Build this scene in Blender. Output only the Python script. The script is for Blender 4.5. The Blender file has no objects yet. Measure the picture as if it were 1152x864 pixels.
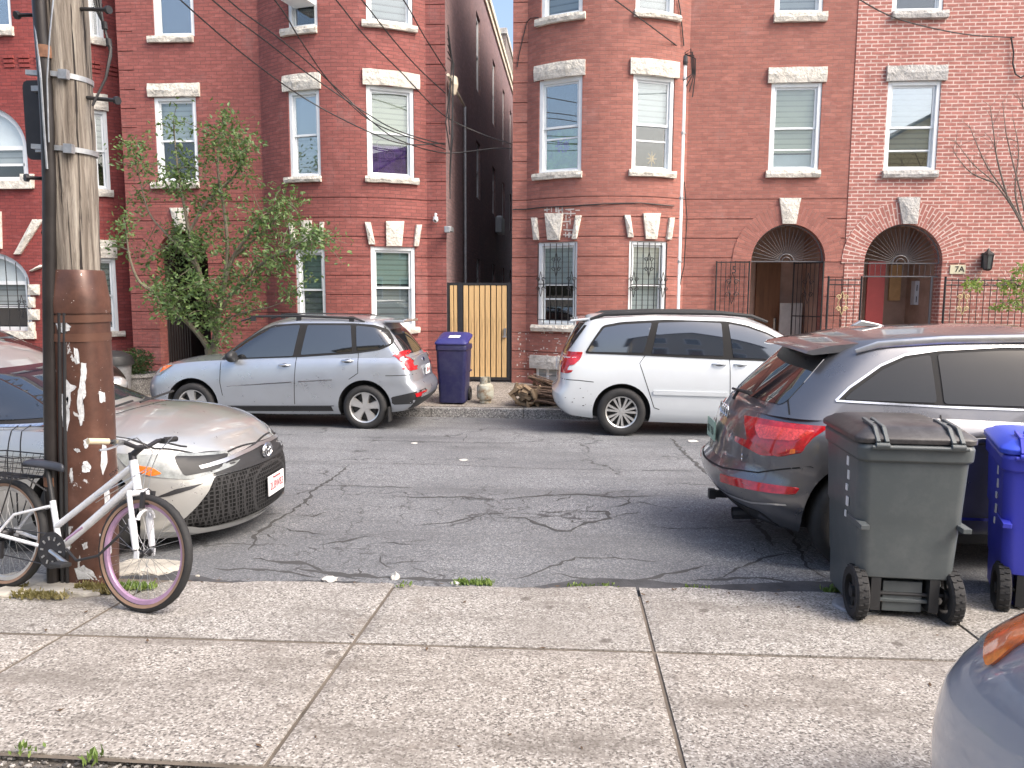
import bpy, bmesh, math, random
from math import radians as R, sin, cos, pi, atan2, sqrt, hypot
from mathutils import Vector, Matrix, geometry
from mathutils.bvhtree import BVHTree

scene = bpy.context.scene
COL = scene.collection
random.seed(7)

# ------------------------------------------------------------------ camera
CAM = Vector((0, 0, 2.10))
YAW, PITCH, ROLL, FPX = R(4.46), R(6.75), R(0.24), 865.0
cam_d = bpy.data.cameras.new('camera')
cam_o = bpy.data.objects.new('camera', cam_d)
COL.objects.link(cam_o)
cam_d.sensor_width = 36
cam_d.lens = FPX / 1152 * 36
cam_d.clip_start = 0.05
cam_d.clip_end = 2000
FWD = Vector((-sin(YAW) * cos(PITCH), cos(YAW) * cos(PITCH), -sin(PITCH)))
r0 = Vector((cos(YAW), sin(YAW), 0))
u0 = r0.cross(FWD)
RIGHT = (r0 * cos(ROLL) + u0 * sin(ROLL)).normalized()
UP = RIGHT.cross(FWD).normalized()
m = Matrix((RIGHT, UP, -FWD)).transposed().to_4x4()
m.translation = CAM
cam_o.matrix_world = m
scene.camera = cam_o

# ------------------------------------------------------------------ world, sun, exposure
SUN_EL, SUN_AZ = R(48), R(118)          # azimuth measured clockwise from +Y
world = bpy.data.worlds.new('World')
scene.world = world
world.use_nodes = True
wn = world.node_tree
wn.nodes.clear()
sky = wn.nodes.new('ShaderNodeTexSky')
sky.sky_type = 'NISHITA'
sky.sun_disc = False
sky.sun_elevation = SUN_EL
sky.sun_rotation = SUN_AZ
sky.air_density = 1.0
sky.dust_density = 6.0
sky.ozone_density = 1.0
bg = wn.nodes.new('ShaderNodeBackground')
bg.inputs['Strength'].default_value = 0.15
wo = wn.nodes.new('ShaderNodeOutputWorld')
wn.links.new(sky.outputs[0], bg.inputs[0])
wn.links.new(bg.outputs[0], wo.inputs[0])
sun_d = bpy.data.lights.new('sun', 'SUN')
sun_d.energy = 0.95
sun_d.angle = R(26)
sun_d.color = (1.0, 0.94, 0.87)
sun_o = bpy.data.objects.new('sun', sun_d)
COL.objects.link(sun_o)
sv = Vector((sin(SUN_AZ) * cos(SUN_EL), cos(SUN_AZ) * cos(SUN_EL), sin(SUN_EL)))
sun_o.rotation_euler = sv.to_track_quat('Z', 'Y').to_euler()
sun_o.location = (0, 0, 30)
vs = scene.view_settings
vs.view_transform = 'Standard'
vs.look = 'None'
vs.gamma = 1
vs.use_curve_mapping = False
vs.exposure = 1.30
try:
    scene.cycles.use_denoising = True
    scene.cycles.max_bounces = 8
    scene.cycles.transparent_max_bounces = 24
except Exception:
    pass

# ------------------------------------------------------------------ survey helpers
def ray(px, py):
    return (FWD + RIGHT * ((px - 576) / FPX) - UP * ((py - 432) / FPX))
def onY(px, py, Y):
    d = ray(px, py)
    return CAM + d * (Y / d.y)
def onZ(px, py, Z):
    d = ray(px, py)
    return CAM + d * ((Z - CAM.z) / d.z)
PROF = [(-60, .52), (2.0, .44), (2.49, .43), (4.56, .312), (4.562, .285), (5.4, .27), (11, .10), (12.7, .01)]
PROF_ALL = PROF + [(12.7001, .172), (15.3, .31), (400, .31)]
def ground(Y, prof=None):
    p = prof or PROF_ALL
    for (a, za), (b, zb) in zip(p, p[1:]):
        if Y <= b:
            t = (Y - a) / (b - a)
            return za + (zb - za) * t
    return p[-1][1]
def onG(px, py):
    d = ray(px, py)
    lo, hi = 1.0, 60.0
    for _ in range(50):
        mid = (lo + hi) / 2
        p = CAM + d * (mid / d.y)
        if p.z > ground(p.y): lo = mid
        else: hi = mid
    p = CAM + d * (lo / d.y)
    p.z = ground(p.y)
    return p

# ------------------------------------------------------------------ object helpers
def obj(name, me, mat=None, parent=None, loc=None, rot=None):
    if isinstance(me, bmesh.types.BMesh):
        bm = me
        me = bpy.data.meshes.new(name)
        bm.to_mesh(me)
        bm.free()
    o = bpy.data.objects.new(name, me)
    COL.objects.link(o)
    if mat is not None:
        for mm in (mat if isinstance(mat, (list, tuple)) else [mat]):
            me.materials.append(mm)
    if parent is not None: o.parent = parent
    if loc is not None: o.location = loc
    if rot is not None: o.rotation_euler = rot
    return o
def tag(o, label=None, cat=None, group=None, kind=None):
    if label: o['label'] = label
    if cat: o['category'] = cat
    if group: o['group'] = group
    if kind: o['kind'] = kind
    return o
def empty(name, loc=(0, 0, 0), rot=(0, 0, 0)):
    o = bpy.data.objects.new(name, None)
    o.empty_display_size = .2
    o.location = loc
    o.rotation_euler = rot
    COL.objects.link(o)
    return o
def smooth(o, ang=35):
    me = o.data
    for p in me.polygons: p.use_smooth = True
    try: me.set_sharp_from_angle(angle=R(ang))
    except Exception: pass
    return o
def copy_tree(o, parent=None):
    c = o.copy()
    COL.objects.link(c)
    if parent is not None: c.parent = parent
    for ch in list(o.children):
        copy_tree(ch, c)
    return c

def box(bm, c, s, rot=None, mi=0):
    """box by centre and full size"""
    hx, hy, hz = s[0] / 2, s[1] / 2, s[2] / 2
    vs_ = []
    for x, y, z in ((-1,-1,-1),(1,-1,-1),(1,1,-1),(-1,1,-1),(-1,-1,1),(1,-1,1),(1,1,1),(-1,1,1)):
        v = Vector((x * hx, y * hy, z * hz))
        if rot is not None: v = rot @ v
        vs_.append(bm.verts.new(v + Vector(c)))
    fs = []
    for f in ((0,3,2,1),(4,5,6,7),(0,1,5,4),(1,2,6,5),(2,3,7,6),(3,0,4,7)):
        fc = bm.faces.new([vs_[i] for i in f]); fc.material_index = mi; fs.append(fc)
    return vs_
def box2(bm, a, b, mi=0):
    a, b = Vector(a), Vector(b)
    return box(bm, (a + b) / 2, [abs(b[i] - a[i]) for i in range(3)], mi=mi)
def beam(bm, a, b, w, h, up=(0, 0, 1)):
    a, b = Vector(a), Vector(b)
    d = (b - a); L = d.length
    if L < 1e-6: return
    z = d.normalized(); x = Vector(up).cross(z)
    if x.length < 1e-4: x = Vector((1, 0, 0)).cross(z)
    x.normalize(); y = z.cross(x)
    rot = Matrix((x, y, z)).transposed()
    box(bm, (a + b) / 2, (w, h, L), rot)
def tube(bm, pts, r, n=8, cap=True, closed=False, flat=None):
    """swept round tube; r number or list"""
    pts = [Vector(p) for p in pts]
    N = len(pts)
    rr = r if isinstance(r, (list, tuple)) else [r] * N
    rings = []
    prev = None
    for i, p in enumerate(pts):
        if closed:
            t = pts[(i + 1) % N] - pts[i - 1]
        else:
            t = pts[min(i + 1, N - 1)] - pts[max(i - 1, 0)]
        if t.length < 1e-9: t = Vector((0, 0, 1))
        t.normalize()
        if prev is None:
            a = Vector((0, 0, 1)) if abs(t.z) < .9 else Vector((1, 0, 0))
            x = a.cross(t).normalized()
        else:
            x = prev - t * prev.dot(t)
            if x.length < 1e-6: x = Vector((1, 0, 0)).cross(t)
            x.normalize()
        prev = x
        y = t.cross(x)
        rings.append([bm.verts.new(p + (x * cos(2 * pi * k / n) + y * sin(2 * pi * k / n) * (flat or 1)) * rr[i]) for k in range(n)])
    rng = range(N) if closed else range(N - 1)
    for i in rng:
        A, B = rings[i], rings[(i + 1) % N]
        for k in range(n):
            bm.faces.new((A[k], A[(k + 1) % n], B[(k + 1) % n], B[k]))
    if cap and not closed:
        bm.faces.new(list(reversed(rings[0])))
        bm.faces.new(rings[-1])
def lathe(bm, prof, n=32, origin=(0, 0, 0), axis='Z', close=False):
    """prof: list of (r, h) swept about axis"""
    o = Vector(origin)
    rings = []
    for r_, h in prof:
        ring = []
        if r_ < 1e-6:
            v = (0, 0, h)
            ring = [v]
        else:
            ring = [(r_ * cos(2 * pi * k / n), r_ * sin(2 * pi * k / n), h) for k in range(n)]
        out = []
        for x, y, z in ring:
            if axis == 'Y': x, y, z = x, z, y
            elif axis == 'X': x, y, z = z, x, y
            out.append(bm.verts.new(o + Vector((x, y, z))))
        rings.append(out)
    for A, B in zip(rings, rings[1:]):
        for k in range(n):
            k2 = (k + 1) % n
            if len(A) == 1 and len(B) == 1: continue
            if len(A) == 1: bm.faces.new((A[0], B[k2], B[k]))
            elif len(B) == 1: bm.faces.new((A[k], A[k2], B[0]))
            else: bm.faces.new((A[k], A[k2], B[k2], B[k]))
def prism(bm, poly, a, b, axis='Y', mi=0):
    """extrude 2-D polygon along axis from a to b. axis Y: poly=(x,z); axis Z: (x,y); axis X: (y,z)"""
    def P(u, v, h):
        return {'Y': (u, h, v), 'Z': (u, v, h), 'X': (h, u, v)}[axis]
    A = [bm.verts.new(P(u, v, a)) for u, v in poly]
    B = [bm.verts.new(P(u, v, b)) for u, v in poly]
    n = len(poly)
    f1 = bm.faces.new(A); f2 = bm.faces.new(list(reversed(B)))
    f1.material_index = f2.material_index = mi
    for i in range(n):
        f = bm.faces.new((A[i], B[i], B[(i + 1) % n], A[(i + 1) % n])); f.material_index = mi
    bmesh.ops.recalc_face_normals(bm, faces=bm.faces[:])
def bevel_mod(o, w=.01, seg=2, ang=40):
    b = o.modifiers.new('bevel', 'BEVEL'); b.width = w; b.segments = seg
    b.limit_method = 'ANGLE'; b.angle_limit = R(ang)
    try: b.harden_normals = False
    except Exception: pass
    return o
def split_islands(o, m=None):
    """turn every loose piece of a mesh into a part of its own"""
    bm = bmesh.new(); bm.from_mesh(o.data); seen = set(); groups = []
    for v in bm.verts:
        if v in seen: continue
        st = [v]; seen.add(v); g = []
        while st:
            a = st.pop(); g.append(a)
            for e in a.link_edges:
                b = e.other_vert(a)
                if b not in seen: seen.add(b); st.append(b)
        groups.append(g)
    out = []
    for g in groups:
        gs = set(g); nb = bmesh.new(); mp = {v: nb.verts.new(v.co) for v in g}
        for f in bm.faces:
            if f.verts[0] in gs:
                nf = nb.faces.new([mp[v] for v in f.verts]); nf.smooth = f.smooth
        n_ = obj(o.name.split('.')[0], nb, list(o.data.materials), o.parent); n_.location = o.location; n_.rotation_euler = o.rotation_euler; out.append(n_)
    bm.free(); bpy.data.objects.remove(o)
    return out
def recalc(bm):
    bmesh.ops.recalc_face_normals(bm, faces=bm.faces[:])

# ------------------------------------------------------------------ materials
class NT:
    def __init__(s, name):
        s.m = bpy.data.materials.new(name); s.m.use_nodes = True
        s.t = s.m.node_tree; s.n = s.t.nodes; s.n.clear()
        s.out = s.n.new('ShaderNodeOutputMaterial')
        s.b = s.n.new('ShaderNodeBsdfPrincipled')
        s.l = s.t.links
        s.l.new(s.b.outputs[0], s.out.inputs[0])
    def new(s, t, **k):
        n = s.n.new(t)
        for a, v in k.items():
            if hasattr(n, a): setattr(n, a, v)
        return n
    def link(s, a, b): s.l.new(a, b)
    def set(s, **k):
        for a, v in k.items(): s.b.inputs[a.replace('_', ' ')].default_value = v
    def coord(s, kind='Object'):
        return s.new('ShaderNodeTexCoord').outputs[kind]
    def noise(s, scale, detail=4, rough=.6, vec=None, dist=0):
        n = s.new('ShaderNodeTexNoise')
        n.inputs['Scale'].default_value = scale; n.inputs['Detail'].default_value = detail
        n.inputs['Roughness'].default_value = rough; n.inputs['Distortion'].default_value = dist
        if vec is not None: s.link(vec, n.inputs['Vector'])
        return n.outputs['Fac']
    def voro(s, scale, vec=None, feature='F1', out='Distance', rand=1):
        n = s.new('ShaderNodeTexVoronoi'); n.feature = feature
        n.inputs['Scale'].default_value = scale
        n.inputs['Randomness'].default_value = rand
        if vec is not None: s.link(vec, n.inputs['Vector'])
        return n.outputs[out]
    def ramp(s, fac, stops, interp='LINEAR'):
        r = s.new('ShaderNodeValToRGB'); r.color_ramp.interpolation = interp
        e = r.color_ramp.elements
        while len(e) < len(stops): e.new(.5)
        for x, (p, c) in zip(e, stops):
            x.position = p; x.color = c if len(c) == 4 else (*c, 1)
        s.link(fac, r.inputs[0]); return r.outputs[0]
    def mix(s, f, a, b, mode='MIX'):
        n = s.new('ShaderNodeMix'); n.data_type = 'RGBA'; n.blend_type = mode
        for sock, v in ((n.inputs[0], f), (n.inputs[6], a), (n.inputs[7], b)):
            if isinstance(v, (int, float)): sock.default_value = v
            elif isinstance(v, tuple): sock.default_value = v if len(v) == 4 else (*v, 1)
            else: s.link(v, sock)
        return n.outputs[2]
    def math(s, op, a, b=0.0, clamp=False):
        n = s.new('ShaderNodeMath'); n.operation = op; n.use_clamp = clamp
        for sock, v in ((n.inputs[0], a), (n.inputs[1], b)):
            if isinstance(v, (int, float)): sock.default_value = v
            else: s.link(v, sock)
        return n.outputs[0]
    def mapping(s, vec, scale=(1, 1, 1), loc=(0, 0, 0), rot=(0, 0, 0)):
        n = s.new('ShaderNodeMapping')
        n.inputs['Scale'].default_value = scale; n.inputs['Location'].default_value = loc
        n.inputs['Rotation'].default_value = rot
        s.link(vec, n.inputs['Vector']); return n.outputs[0]
    def bump(s, h, strength=.4, dist=.01):
        n = s.new('ShaderNodeBump'); n.inputs['Strength'].default_value = strength
        n.inputs['Distance'].default_value = dist
        s.link(h, n.inputs['Height']); s.link(n.outputs[0], s.b.inputs['Normal'])
    def color(s, c): s.link(c, s.b.inputs['Base Color'])
    def rough(s, c): s.link(c, s.b.inputs['Roughness'])

def mat(name, c, rough=.5, metal=0.0, var=.12, scale=8, bump=0.0, bscale=40, coat=0.0, spec=.5):
    """plain surface with a little tonal variation and optional fine relief"""
    n = NT(name)
    n.set(Roughness=rough, Metallic=metal)
    n.b.inputs['Coat Weight'].default_value = coat
    n.b.inputs['Coat Roughness'].default_value = .04
    n.b.inputs['Specular IOR Level'].default_value = spec
    v = n.coord()
    f = n.noise(scale, 5, .65, v)
    lo = tuple(max(0, x * (1 - var)) for x in c); hi = tuple(min(1, x * (1 + var)) for x in c)
    n.color(n.ramp(f, [(.3, lo), (.7, hi)]))
    if bump:
        n.bump(n.noise(bscale, 3, .6, v), bump, .01)
    return n.m

M = {}
M['white_paint'] = mat('white_paint', (.74, .78, .80), .45, var=.06, scale=3)
M['black_iron'] = mat('black_iron', (.018, .018, .02), .5, bump=.2)
M['dark_metal'] = mat('dark_metal', (.05, .05, .055), .45, .6)
M['steel'] = mat('steel', (.55, .56, .57), .3, .9)
M['chrome'] = mat('chrome', (.75, .76, .78), .12, 1.0, var=.03)
M['galv'] = mat('galvanised', (.42, .44, .46), .45, .7, var=.2, scale=20)
M['black_plastic'] = mat('black_plastic', (.022, .023, .025), .55, bump=.1, bscale=200)
M['rubber'] = mat('rubber', (.020, .020, .021), .75, var=.3, scale=6, bump=.3, bscale=60)
M['cable'] = mat('cable', (.02, .02, .022), .6)
M['glass_dark'] = mat('dark_glass', (.012, .014, .016), .03, var=.05, spec=.9)
M['glass_dark'].node_tree.nodes['Principled BSDF'].inputs['IOR'].default_value = 1.85
M['red_lens'] = mat('red_lens', (.42, .012, .018), .12, coat=1, var=.35, scale=30)
M['amber'] = mat('amber_lens', (.75, .16, .02), .15, coat=1, var=.3, scale=40)
M['clear_lens'] = mat('clear_lens', (.24, .26, .26), .22, coat=.5, var=.4, scale=15)
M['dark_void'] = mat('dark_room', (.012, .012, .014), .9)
# ------------------------------------------------------------------ surface materials
def asphalt():
    n = NT('asphalt')
    v = n.coord()
    grit = n.voro(130, v, 'F1', 'Color')
    g = n.new('ShaderNodeSeparateColor'); n.link(grit, g.inputs[0])
    base = n.ramp(g.outputs[0], [(0, (.07, .074, .080)), (.42, (.145, .152, .162)), (.8, (.215, .224, .236)), (1, (.38, .385, .39))])
    big = n.noise(.55, 6, .6, v)
    base = n.mix(n.ramp(big, [(.42, (0, 0, 0)), (.62, (.55, .55, .55))]), base, (.088, .092, .10))
    strk = n.noise(1.0, 5, .65, n.mapping(v, (.35, 2.2, 1)))
    base = n.mix(n.ramp(strk, [(.50, (0, 0, 0)), (.70, (.6, .6, .6))]), base, (.092, .095, .10))
    fine = n.noise(1.6, 5, .7, v)
    vv = n.new('ShaderNodeVectorMath'); vv.operation = 'ADD'
    nt = n.new('ShaderNodeTexNoise'); nt.inputs['Scale'].default_value = 3.5; nt.inputs['Detail'].default_value = 6
    n.link(v, nt.inputs['Vector'])
    sc = n.new('ShaderNodeVectorMath'); sc.operation = 'SCALE'; sc.inputs['Scale'].default_value = .55
    n.link(nt.outputs['Color'], sc.inputs[0]); n.link(v, vv.inputs[0]); n.link(sc.outputs[0], vv.inputs[1])
    e = n.voro(.55, n.mapping(vv.outputs[0], (.7, 1.2, 1)), 'DISTANCE_TO_EDGE')
    crack = n.ramp(e, [(0, (1, 1, 1)), (.007, (.6, .6, .6)), (.013, (0, 0, 0))])
    gate = n.ramp(fine, [(.46, (0, 0, 0)), (.56, (1, 1, 1))])
    ck = n.mix(1.0, crack, gate, 'MULTIPLY')
    base = n.mix(ck, base, (.045, .045, .048))
    # narrower net of finer cracks in worn zones
    e2 = n.voro(2.6, vv.outputs[0], 'DISTANCE_TO_EDGE')
    c2 = n.ramp(e2, [(0, (.9, .9, .9)), (.014, (.5, .5, .5)), (.028, (0, 0, 0))])
    g2 = n.ramp(n.noise(.8, 3, .5, n.mapping(v, (1, 1, 1), (5, 3, 0))), [(.49, (0, 0, 0)), (.60, (1, 1, 1))])
    base = n.mix(n.mix(1.0, c2, g2, 'MULTIPLY'), base, (.05, .05, .052))
    n.color(base)
    n.set(Roughness=.86)
    n.bump(n.math('SUBTRACT', g.outputs[1], ck), .5, .006)
    return n.m
def aggregate(name='aggregate_concrete', tone=1.0, warm=0.0, scale=115):
    n = NT(name)
    v = n.coord()
    c = n.voro(scale, v, 'F1', 'Color')
    s1 = n.new('ShaderNodeSeparateColor'); n.link(c, s1.inputs[0])
    T = lambda a, b, d: (min(1, a * tone * (1 + warm)), b * tone, d * tone * (1 - warm))
    base = n.ramp(s1.outputs[0], [(0, T(.07, .065, .06)), (.13, T(.15, .135, .125)), (.30, T(.34, .315, .285)),
                                  (.60, T(.45, .42, .38)), (.82, T(.58, .55, .505)), (1, T(.82, .79, .74))])
    d = n.voro(scale, v, 'F1', 'Distance')
    base = n.mix(n.ramp(d, [(.35, (0, 0, 0)), (.8, (.4, .4, .4))]), base, T(.34, .31, .27))
    big = n.noise(1.3, 6, .62, v)
    base = n.mix(n.ramp(big, [(.45, (0, 0, 0)), (.68, (.50, .50, .50))]), base, T(.26, .235, .21))
    st = n.noise(4.2, 4, .7, n.mapping(v, (1, 1, 1), (9, 2, 0)))
    base = n.mix(n.ramp(st, [(.60, (0, 0, 0)), (.74, (.55, .55, .55))]), base, T(.21, .17, .14))
    # slab to slab tone, worn paths, small dark gum and leaf stains
    sl = n.new('ShaderNodeTexWhiteNoise'); sl.noise_dimensions = '1D'
    sx = n.new('ShaderNodeSeparateXYZ'); n.link(v, sx.inputs[0])
    n.link(n.math('FLOOR', n.math('DIVIDE', n.math('ADD', sx.outputs[0], 1.07), 1.5)), sl.inputs['W'])
    base = n.mix(n.math('MULTIPLY', sl.outputs['Value'], .22), base, T(.27, .235, .19))
    gum = n.voro(2.6, v); gn = n.noise(14, 3, .6, v)
    base = n.mix(n.ramp(n.math('ADD', gum, n.math('MULTIPLY', gn, .10)), [(.11, (.75, .75, .75)), (.145, (0, 0, 0))]), base, T(.12, .10, .085))
    lk = n.noise(2.2, 7, .75, n.mapping(v, (.5, 1.4, 1), (2, 5, 0), (0, 0, .6)))
    base = n.mix(n.ramp(lk, [(.50, (0, 0, 0)), (.66, (.68, .68, .68))]), base, T(.19, .168, .145))
    n.color(base); n.set(Roughness=.85)
    n.bump(d, .25, .003)
    return n.m
def granite():
    n = NT('granite')
    v = n.coord()
    c = n.voro(70, v, 'F1', 'Color')
    s1 = n.new('ShaderNodeSeparateColor'); n.link(c, s1.inputs[0])
    b = n.ramp(s1.outputs[0], [(0, (.08, .08, .085)), (.35, (.2, .2, .2)), (.8, (.34, .335, .325)), (1, (.5, .49, .47))])
    b = n.mix(n.ramp(n.noise(3, 5, .7, v), [(.45, (0, 0, 0)), (.7, (.7, .7, .7))]), b, (.12, .11, .10))
    n.color(b); n.set(Roughness=.8); n.bump(n.noise(25, 4, .7, v), .7, .02)
    return n.m
def brick(name, c1, c2, mortar, msize=.010, grime=.5, bias=0.0, stain=(.10, .035, .045), bump=.5):
    n = NT(name)
    uv = n.coord('UV')
    # wobble so courses are not ruler straight
    w = n.new('ShaderNodeTexNoise'); w.inputs['Scale'].default_value = 1.3; n.link(uv, w.inputs['Vector'])
    sc = n.new('ShaderNodeVectorMath'); sc.operation = 'SCALE'; sc.inputs['Scale'].default_value = .02
    n.link(w.outputs['Color'], sc.inputs[0])
    ad = n.new('ShaderNodeVectorMath'); ad.operation = 'ADD'; n.link(uv, ad.inputs[0]); n.link(sc.outputs[0], ad.inputs[1])
    b = n.new('ShaderNodeTexBrick')
    b.inputs['Scale'].default_value = 1.0
    b.inputs['Brick Width'].default_value = .213
    b.inputs['Row Height'].default_value = .0677
    b.inputs['Mortar Size'].default_value = msize
    b.inputs['Mortar Smooth'].default_value = .25
    b.inputs['Bias'].default_value = bias
    b.inputs['Color1'].default_value = (*c1, 1); b.inputs['Color2'].default_value = (*c2, 1)
    b.inputs['Mortar'].default_value = (*mortar, 1)
    n.link(ad.outputs[0], b.inputs['Vector'])
    col = b.outputs['Color']
    # individual darker and lighter bricks
    per = n.noise(1.0, 2, .5, n.mapping(uv, (5.2, 15.5, 1)))
    col = n.mix(n.ramp(per, [(.48, (0, 0, 0)), (.68, (.6, .6, .6))]), col, tuple(x * .58 for x in c1))
    lt = n.noise(1.0, 2, .5, n.mapping(uv, (4.5, 13.5, 1), (3, 7, 0)))
    col = n.mix(n.ramp(lt, [(.55, (0, 0, 0)), (.70, (.5, .5, .5))]), col, tuple(min(1, x * 1.5 + .03) for x in c2))
    gr_ = n.noise(70, 2, .6, uv)
    col = n.mix(n.ramp(gr_, [(.48, (0, 0, 0)), (.72, (.6, .6, .6))]), col, tuple(x * .45 for x in c1))
    gl_ = n.noise(55, 2, .6, n.mapping(uv, (1, 2.2, 1), (8, 2, 0)))
    col = n.mix(n.ramp(gl_, [(.58, (0, 0, 0)), (.72, (.4, .4, .4))]), col, tuple(min(1, x * 1.6 + .05) for x in c2))
    big = n.noise(.8, 7, .68, uv)
    col = n.mix(n.ramp(big, [(.44, (0, 0, 0)), (.72, (grime, grime, grime))]), col, stain)
    wash = n.noise(1.1, 6, .7, n.mapping(uv, (1, .55, 1), (4, 11, 0)))
    col = n.mix(n.ramp(wash, [(.57, (0, 0, 0)), (.78, (.34, .34, .34))]), col, (.36, .25, .24))
    n.color(col); n.set(Roughness=.82)
    h = n.math('SUBTRACT', n.math('MULTIPLY', n.noise(22, 4, .6, uv), .35), b.outputs['Fac'])
    n.bump(h, bump, .008)
    return n.m
def stone(name='rough_limestone', c=(.68, .65, .58)):
    n = NT(name)
    v = n.coord()
    f = n.noise(9, 6, .7, v)
    b = n.ramp(f, [(.3, tuple(x * .62 for x in c)), (.5, c), (.75, tuple(min(1, x * 1.22) for x in c))])
    b = n.mix(n.ramp(n.noise(26, 3, .8, v), [(.58, (0, 0, 0)), (.72, (.5, .5, .5))]), b, tuple(x * .4 for x in c))
    n.color(b); n.set(Roughness=.85)
    n.bump(n.noise(11, 5, .65, v), 1.0, .05)
    return n.m
def pane_mat(name='window_pane', tint=(.93, .96, .96), refl=.05):
    n = NT(name)
    n.n.remove(n.b)
    tr = n.new('ShaderNodeBsdfTransparent'); tr.inputs[0].default_value = (*tint, 1)
    gl = n.new('ShaderNodeBsdfGlossy'); gl.inputs['Roughness'].default_value = .015
    gl.inputs[0].default_value = (.95, .98, 1, 1)
    fr = n.new('ShaderNodeLayerWeight'); fr.inputs['Blend'].default_value = .35
    f = n.math('ADD', n.math('MULTIPLY', fr.outputs['Fresnel'], .7), refl, True)
    mx = n.new('ShaderNodeMixShader')
    n.link(f, mx.inputs[0]); n.link(tr.outputs[0], mx.inputs[1]); n.link(gl.outputs[0], mx.inputs[2])
    n.link(mx.outputs[0], n.out.inputs[0])
    return n.m
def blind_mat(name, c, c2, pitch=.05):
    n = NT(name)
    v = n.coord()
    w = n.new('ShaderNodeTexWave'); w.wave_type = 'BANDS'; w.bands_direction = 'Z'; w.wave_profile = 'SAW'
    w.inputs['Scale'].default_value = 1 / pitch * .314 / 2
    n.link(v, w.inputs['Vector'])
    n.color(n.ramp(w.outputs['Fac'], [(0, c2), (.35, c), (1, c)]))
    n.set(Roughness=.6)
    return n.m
def wood(name, c, dark=.45, scale=(18, 18, .9), rough=.7, bump=.3):
    n = NT(name)
    v = n.mapping(n.coord(), scale)
    f = n.noise(1.0, 6, .7, v, .4)
    col = n.ramp(f, [(.3, tuple(x * dark for x in c)), (.5, c), (.72, tuple(min(1, x * 1.2) for x in c))])
    n.color(col); n.set(Roughness=rough); n.bump(f, bump, .01)
    return n.m
M['asphalt'] = asphalt()
M['aggregate'] = aggregate(tone=.74, warm=.005)
M['aggregate_b'] = aggregate('aggregate_strip', .74, -.02)
M['far_walk'] = aggregate('far_concrete', .62, .02, 60)
M['granite'] = granite()
M['brick_A'] = brick('dark_red_brick', (.29, .056, .050), (.22, .045, .042), (.10, .03, .032), .006, .35, stain=(.09, .022, .028))
M['brick_B'] = brick('red_brick', (.33, .102, .088), (.255, .080, .070), (.14, .064, .058), .007, .28, stain=(.15, .045, .045))
M['brick_C'] = brick('worn_red_brick', (.40, .155, .120), (.29, .110, .088), (.25, .13, .11), .007, .32, stain=(.20, .085, .075))
M['brick_D'] = brick('repointed_brick', (.45, .175, .142), (.35, .135, .112), (.70, .56, .50), .011, .35, stain=(.18, .07, .065))
M['brick_alley'] = brick('sooty_brick', (.36, .22, .21), (.26, .165, .17), (.24, .19, .19), .009, .6, stain=(.18, .14, .15), bump=1.0)
M['brick_grey'] = brick('weathered_grey_brick', (.20, .15, .13), (.14, .11, .10), (.35, .33, .31), .014, .3, stain=(.1, .09, .08))
M['stone'] = stone()
M['stone_grey'] = stone('grey_limestone', (.50, .49, .47))
M['pane'] = pane_mat()
M['pane_sky'] = pane_mat('bright_window_pane', refl=.22)
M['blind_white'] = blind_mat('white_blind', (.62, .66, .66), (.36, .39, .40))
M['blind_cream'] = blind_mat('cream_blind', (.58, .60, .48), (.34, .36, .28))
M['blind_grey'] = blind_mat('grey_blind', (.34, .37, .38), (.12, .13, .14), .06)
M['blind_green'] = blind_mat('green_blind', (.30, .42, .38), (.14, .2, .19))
M['shade'] = mat('roller_shade', (.60, .66, .68), .7, var=.08, scale=2)
M['cedar'] = wood('cedar', (.60, .40, .19), .6, (14, 14, 1.2))
M['door_brown'] = wood('brown_door', (.16, .075, .035), .6, (8, 8, 1))
M['door_red'] = mat('red_door', (.26, .035, .035), .5)
M['cream_trim'] = mat('cream_trim', (.62, .55, .43), .6, var=.2, scale=4)

# ------------------------------------------------------------------ ground
def strip(name, prof, x0, x1, m, nx=40, label=None, kind='structure', dz=0.0):
    bm = bmesh.new()
    xs = [x0 + (x1 - x0) * i / nx for i in range(nx + 1)]
    rows = [[bm.verts.new((x, y, z + dz)) for x in xs] for y, z in prof]
    for a, b in zip(rows, rows[1:]):
        for i in range(nx):
            bm.faces.new((a[i], a[i + 1], b[i + 1], b[i]))
    o = obj(name, bm, m)
    tag(o, label=label, kind=kind)
    return o
M['soil'] = mat('soil', (.12, .10, .08), .95, var=.4, scale=3, bump=.6, bscale=12)
gp = [(-300, .38), (2.40, .34), (2.9, .22), (4.7, .14), (12.7, -.14), (13.3, -.02), (15.6, .20), (400, .20)]
strip('ground', gp, -400, 400, M['soil'], 20, 'bare soil ground beneath the street and houses')
strip('road', [(3.9, .24), (4.3, .283), (4.7, .285), (5.4, .27), (11, .10), (12.3, .026), (12.75, .01)], -120, 120, M['asphalt'], 60,
      'worn grey asphalt street with cracks')
random.seed(3)
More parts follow.
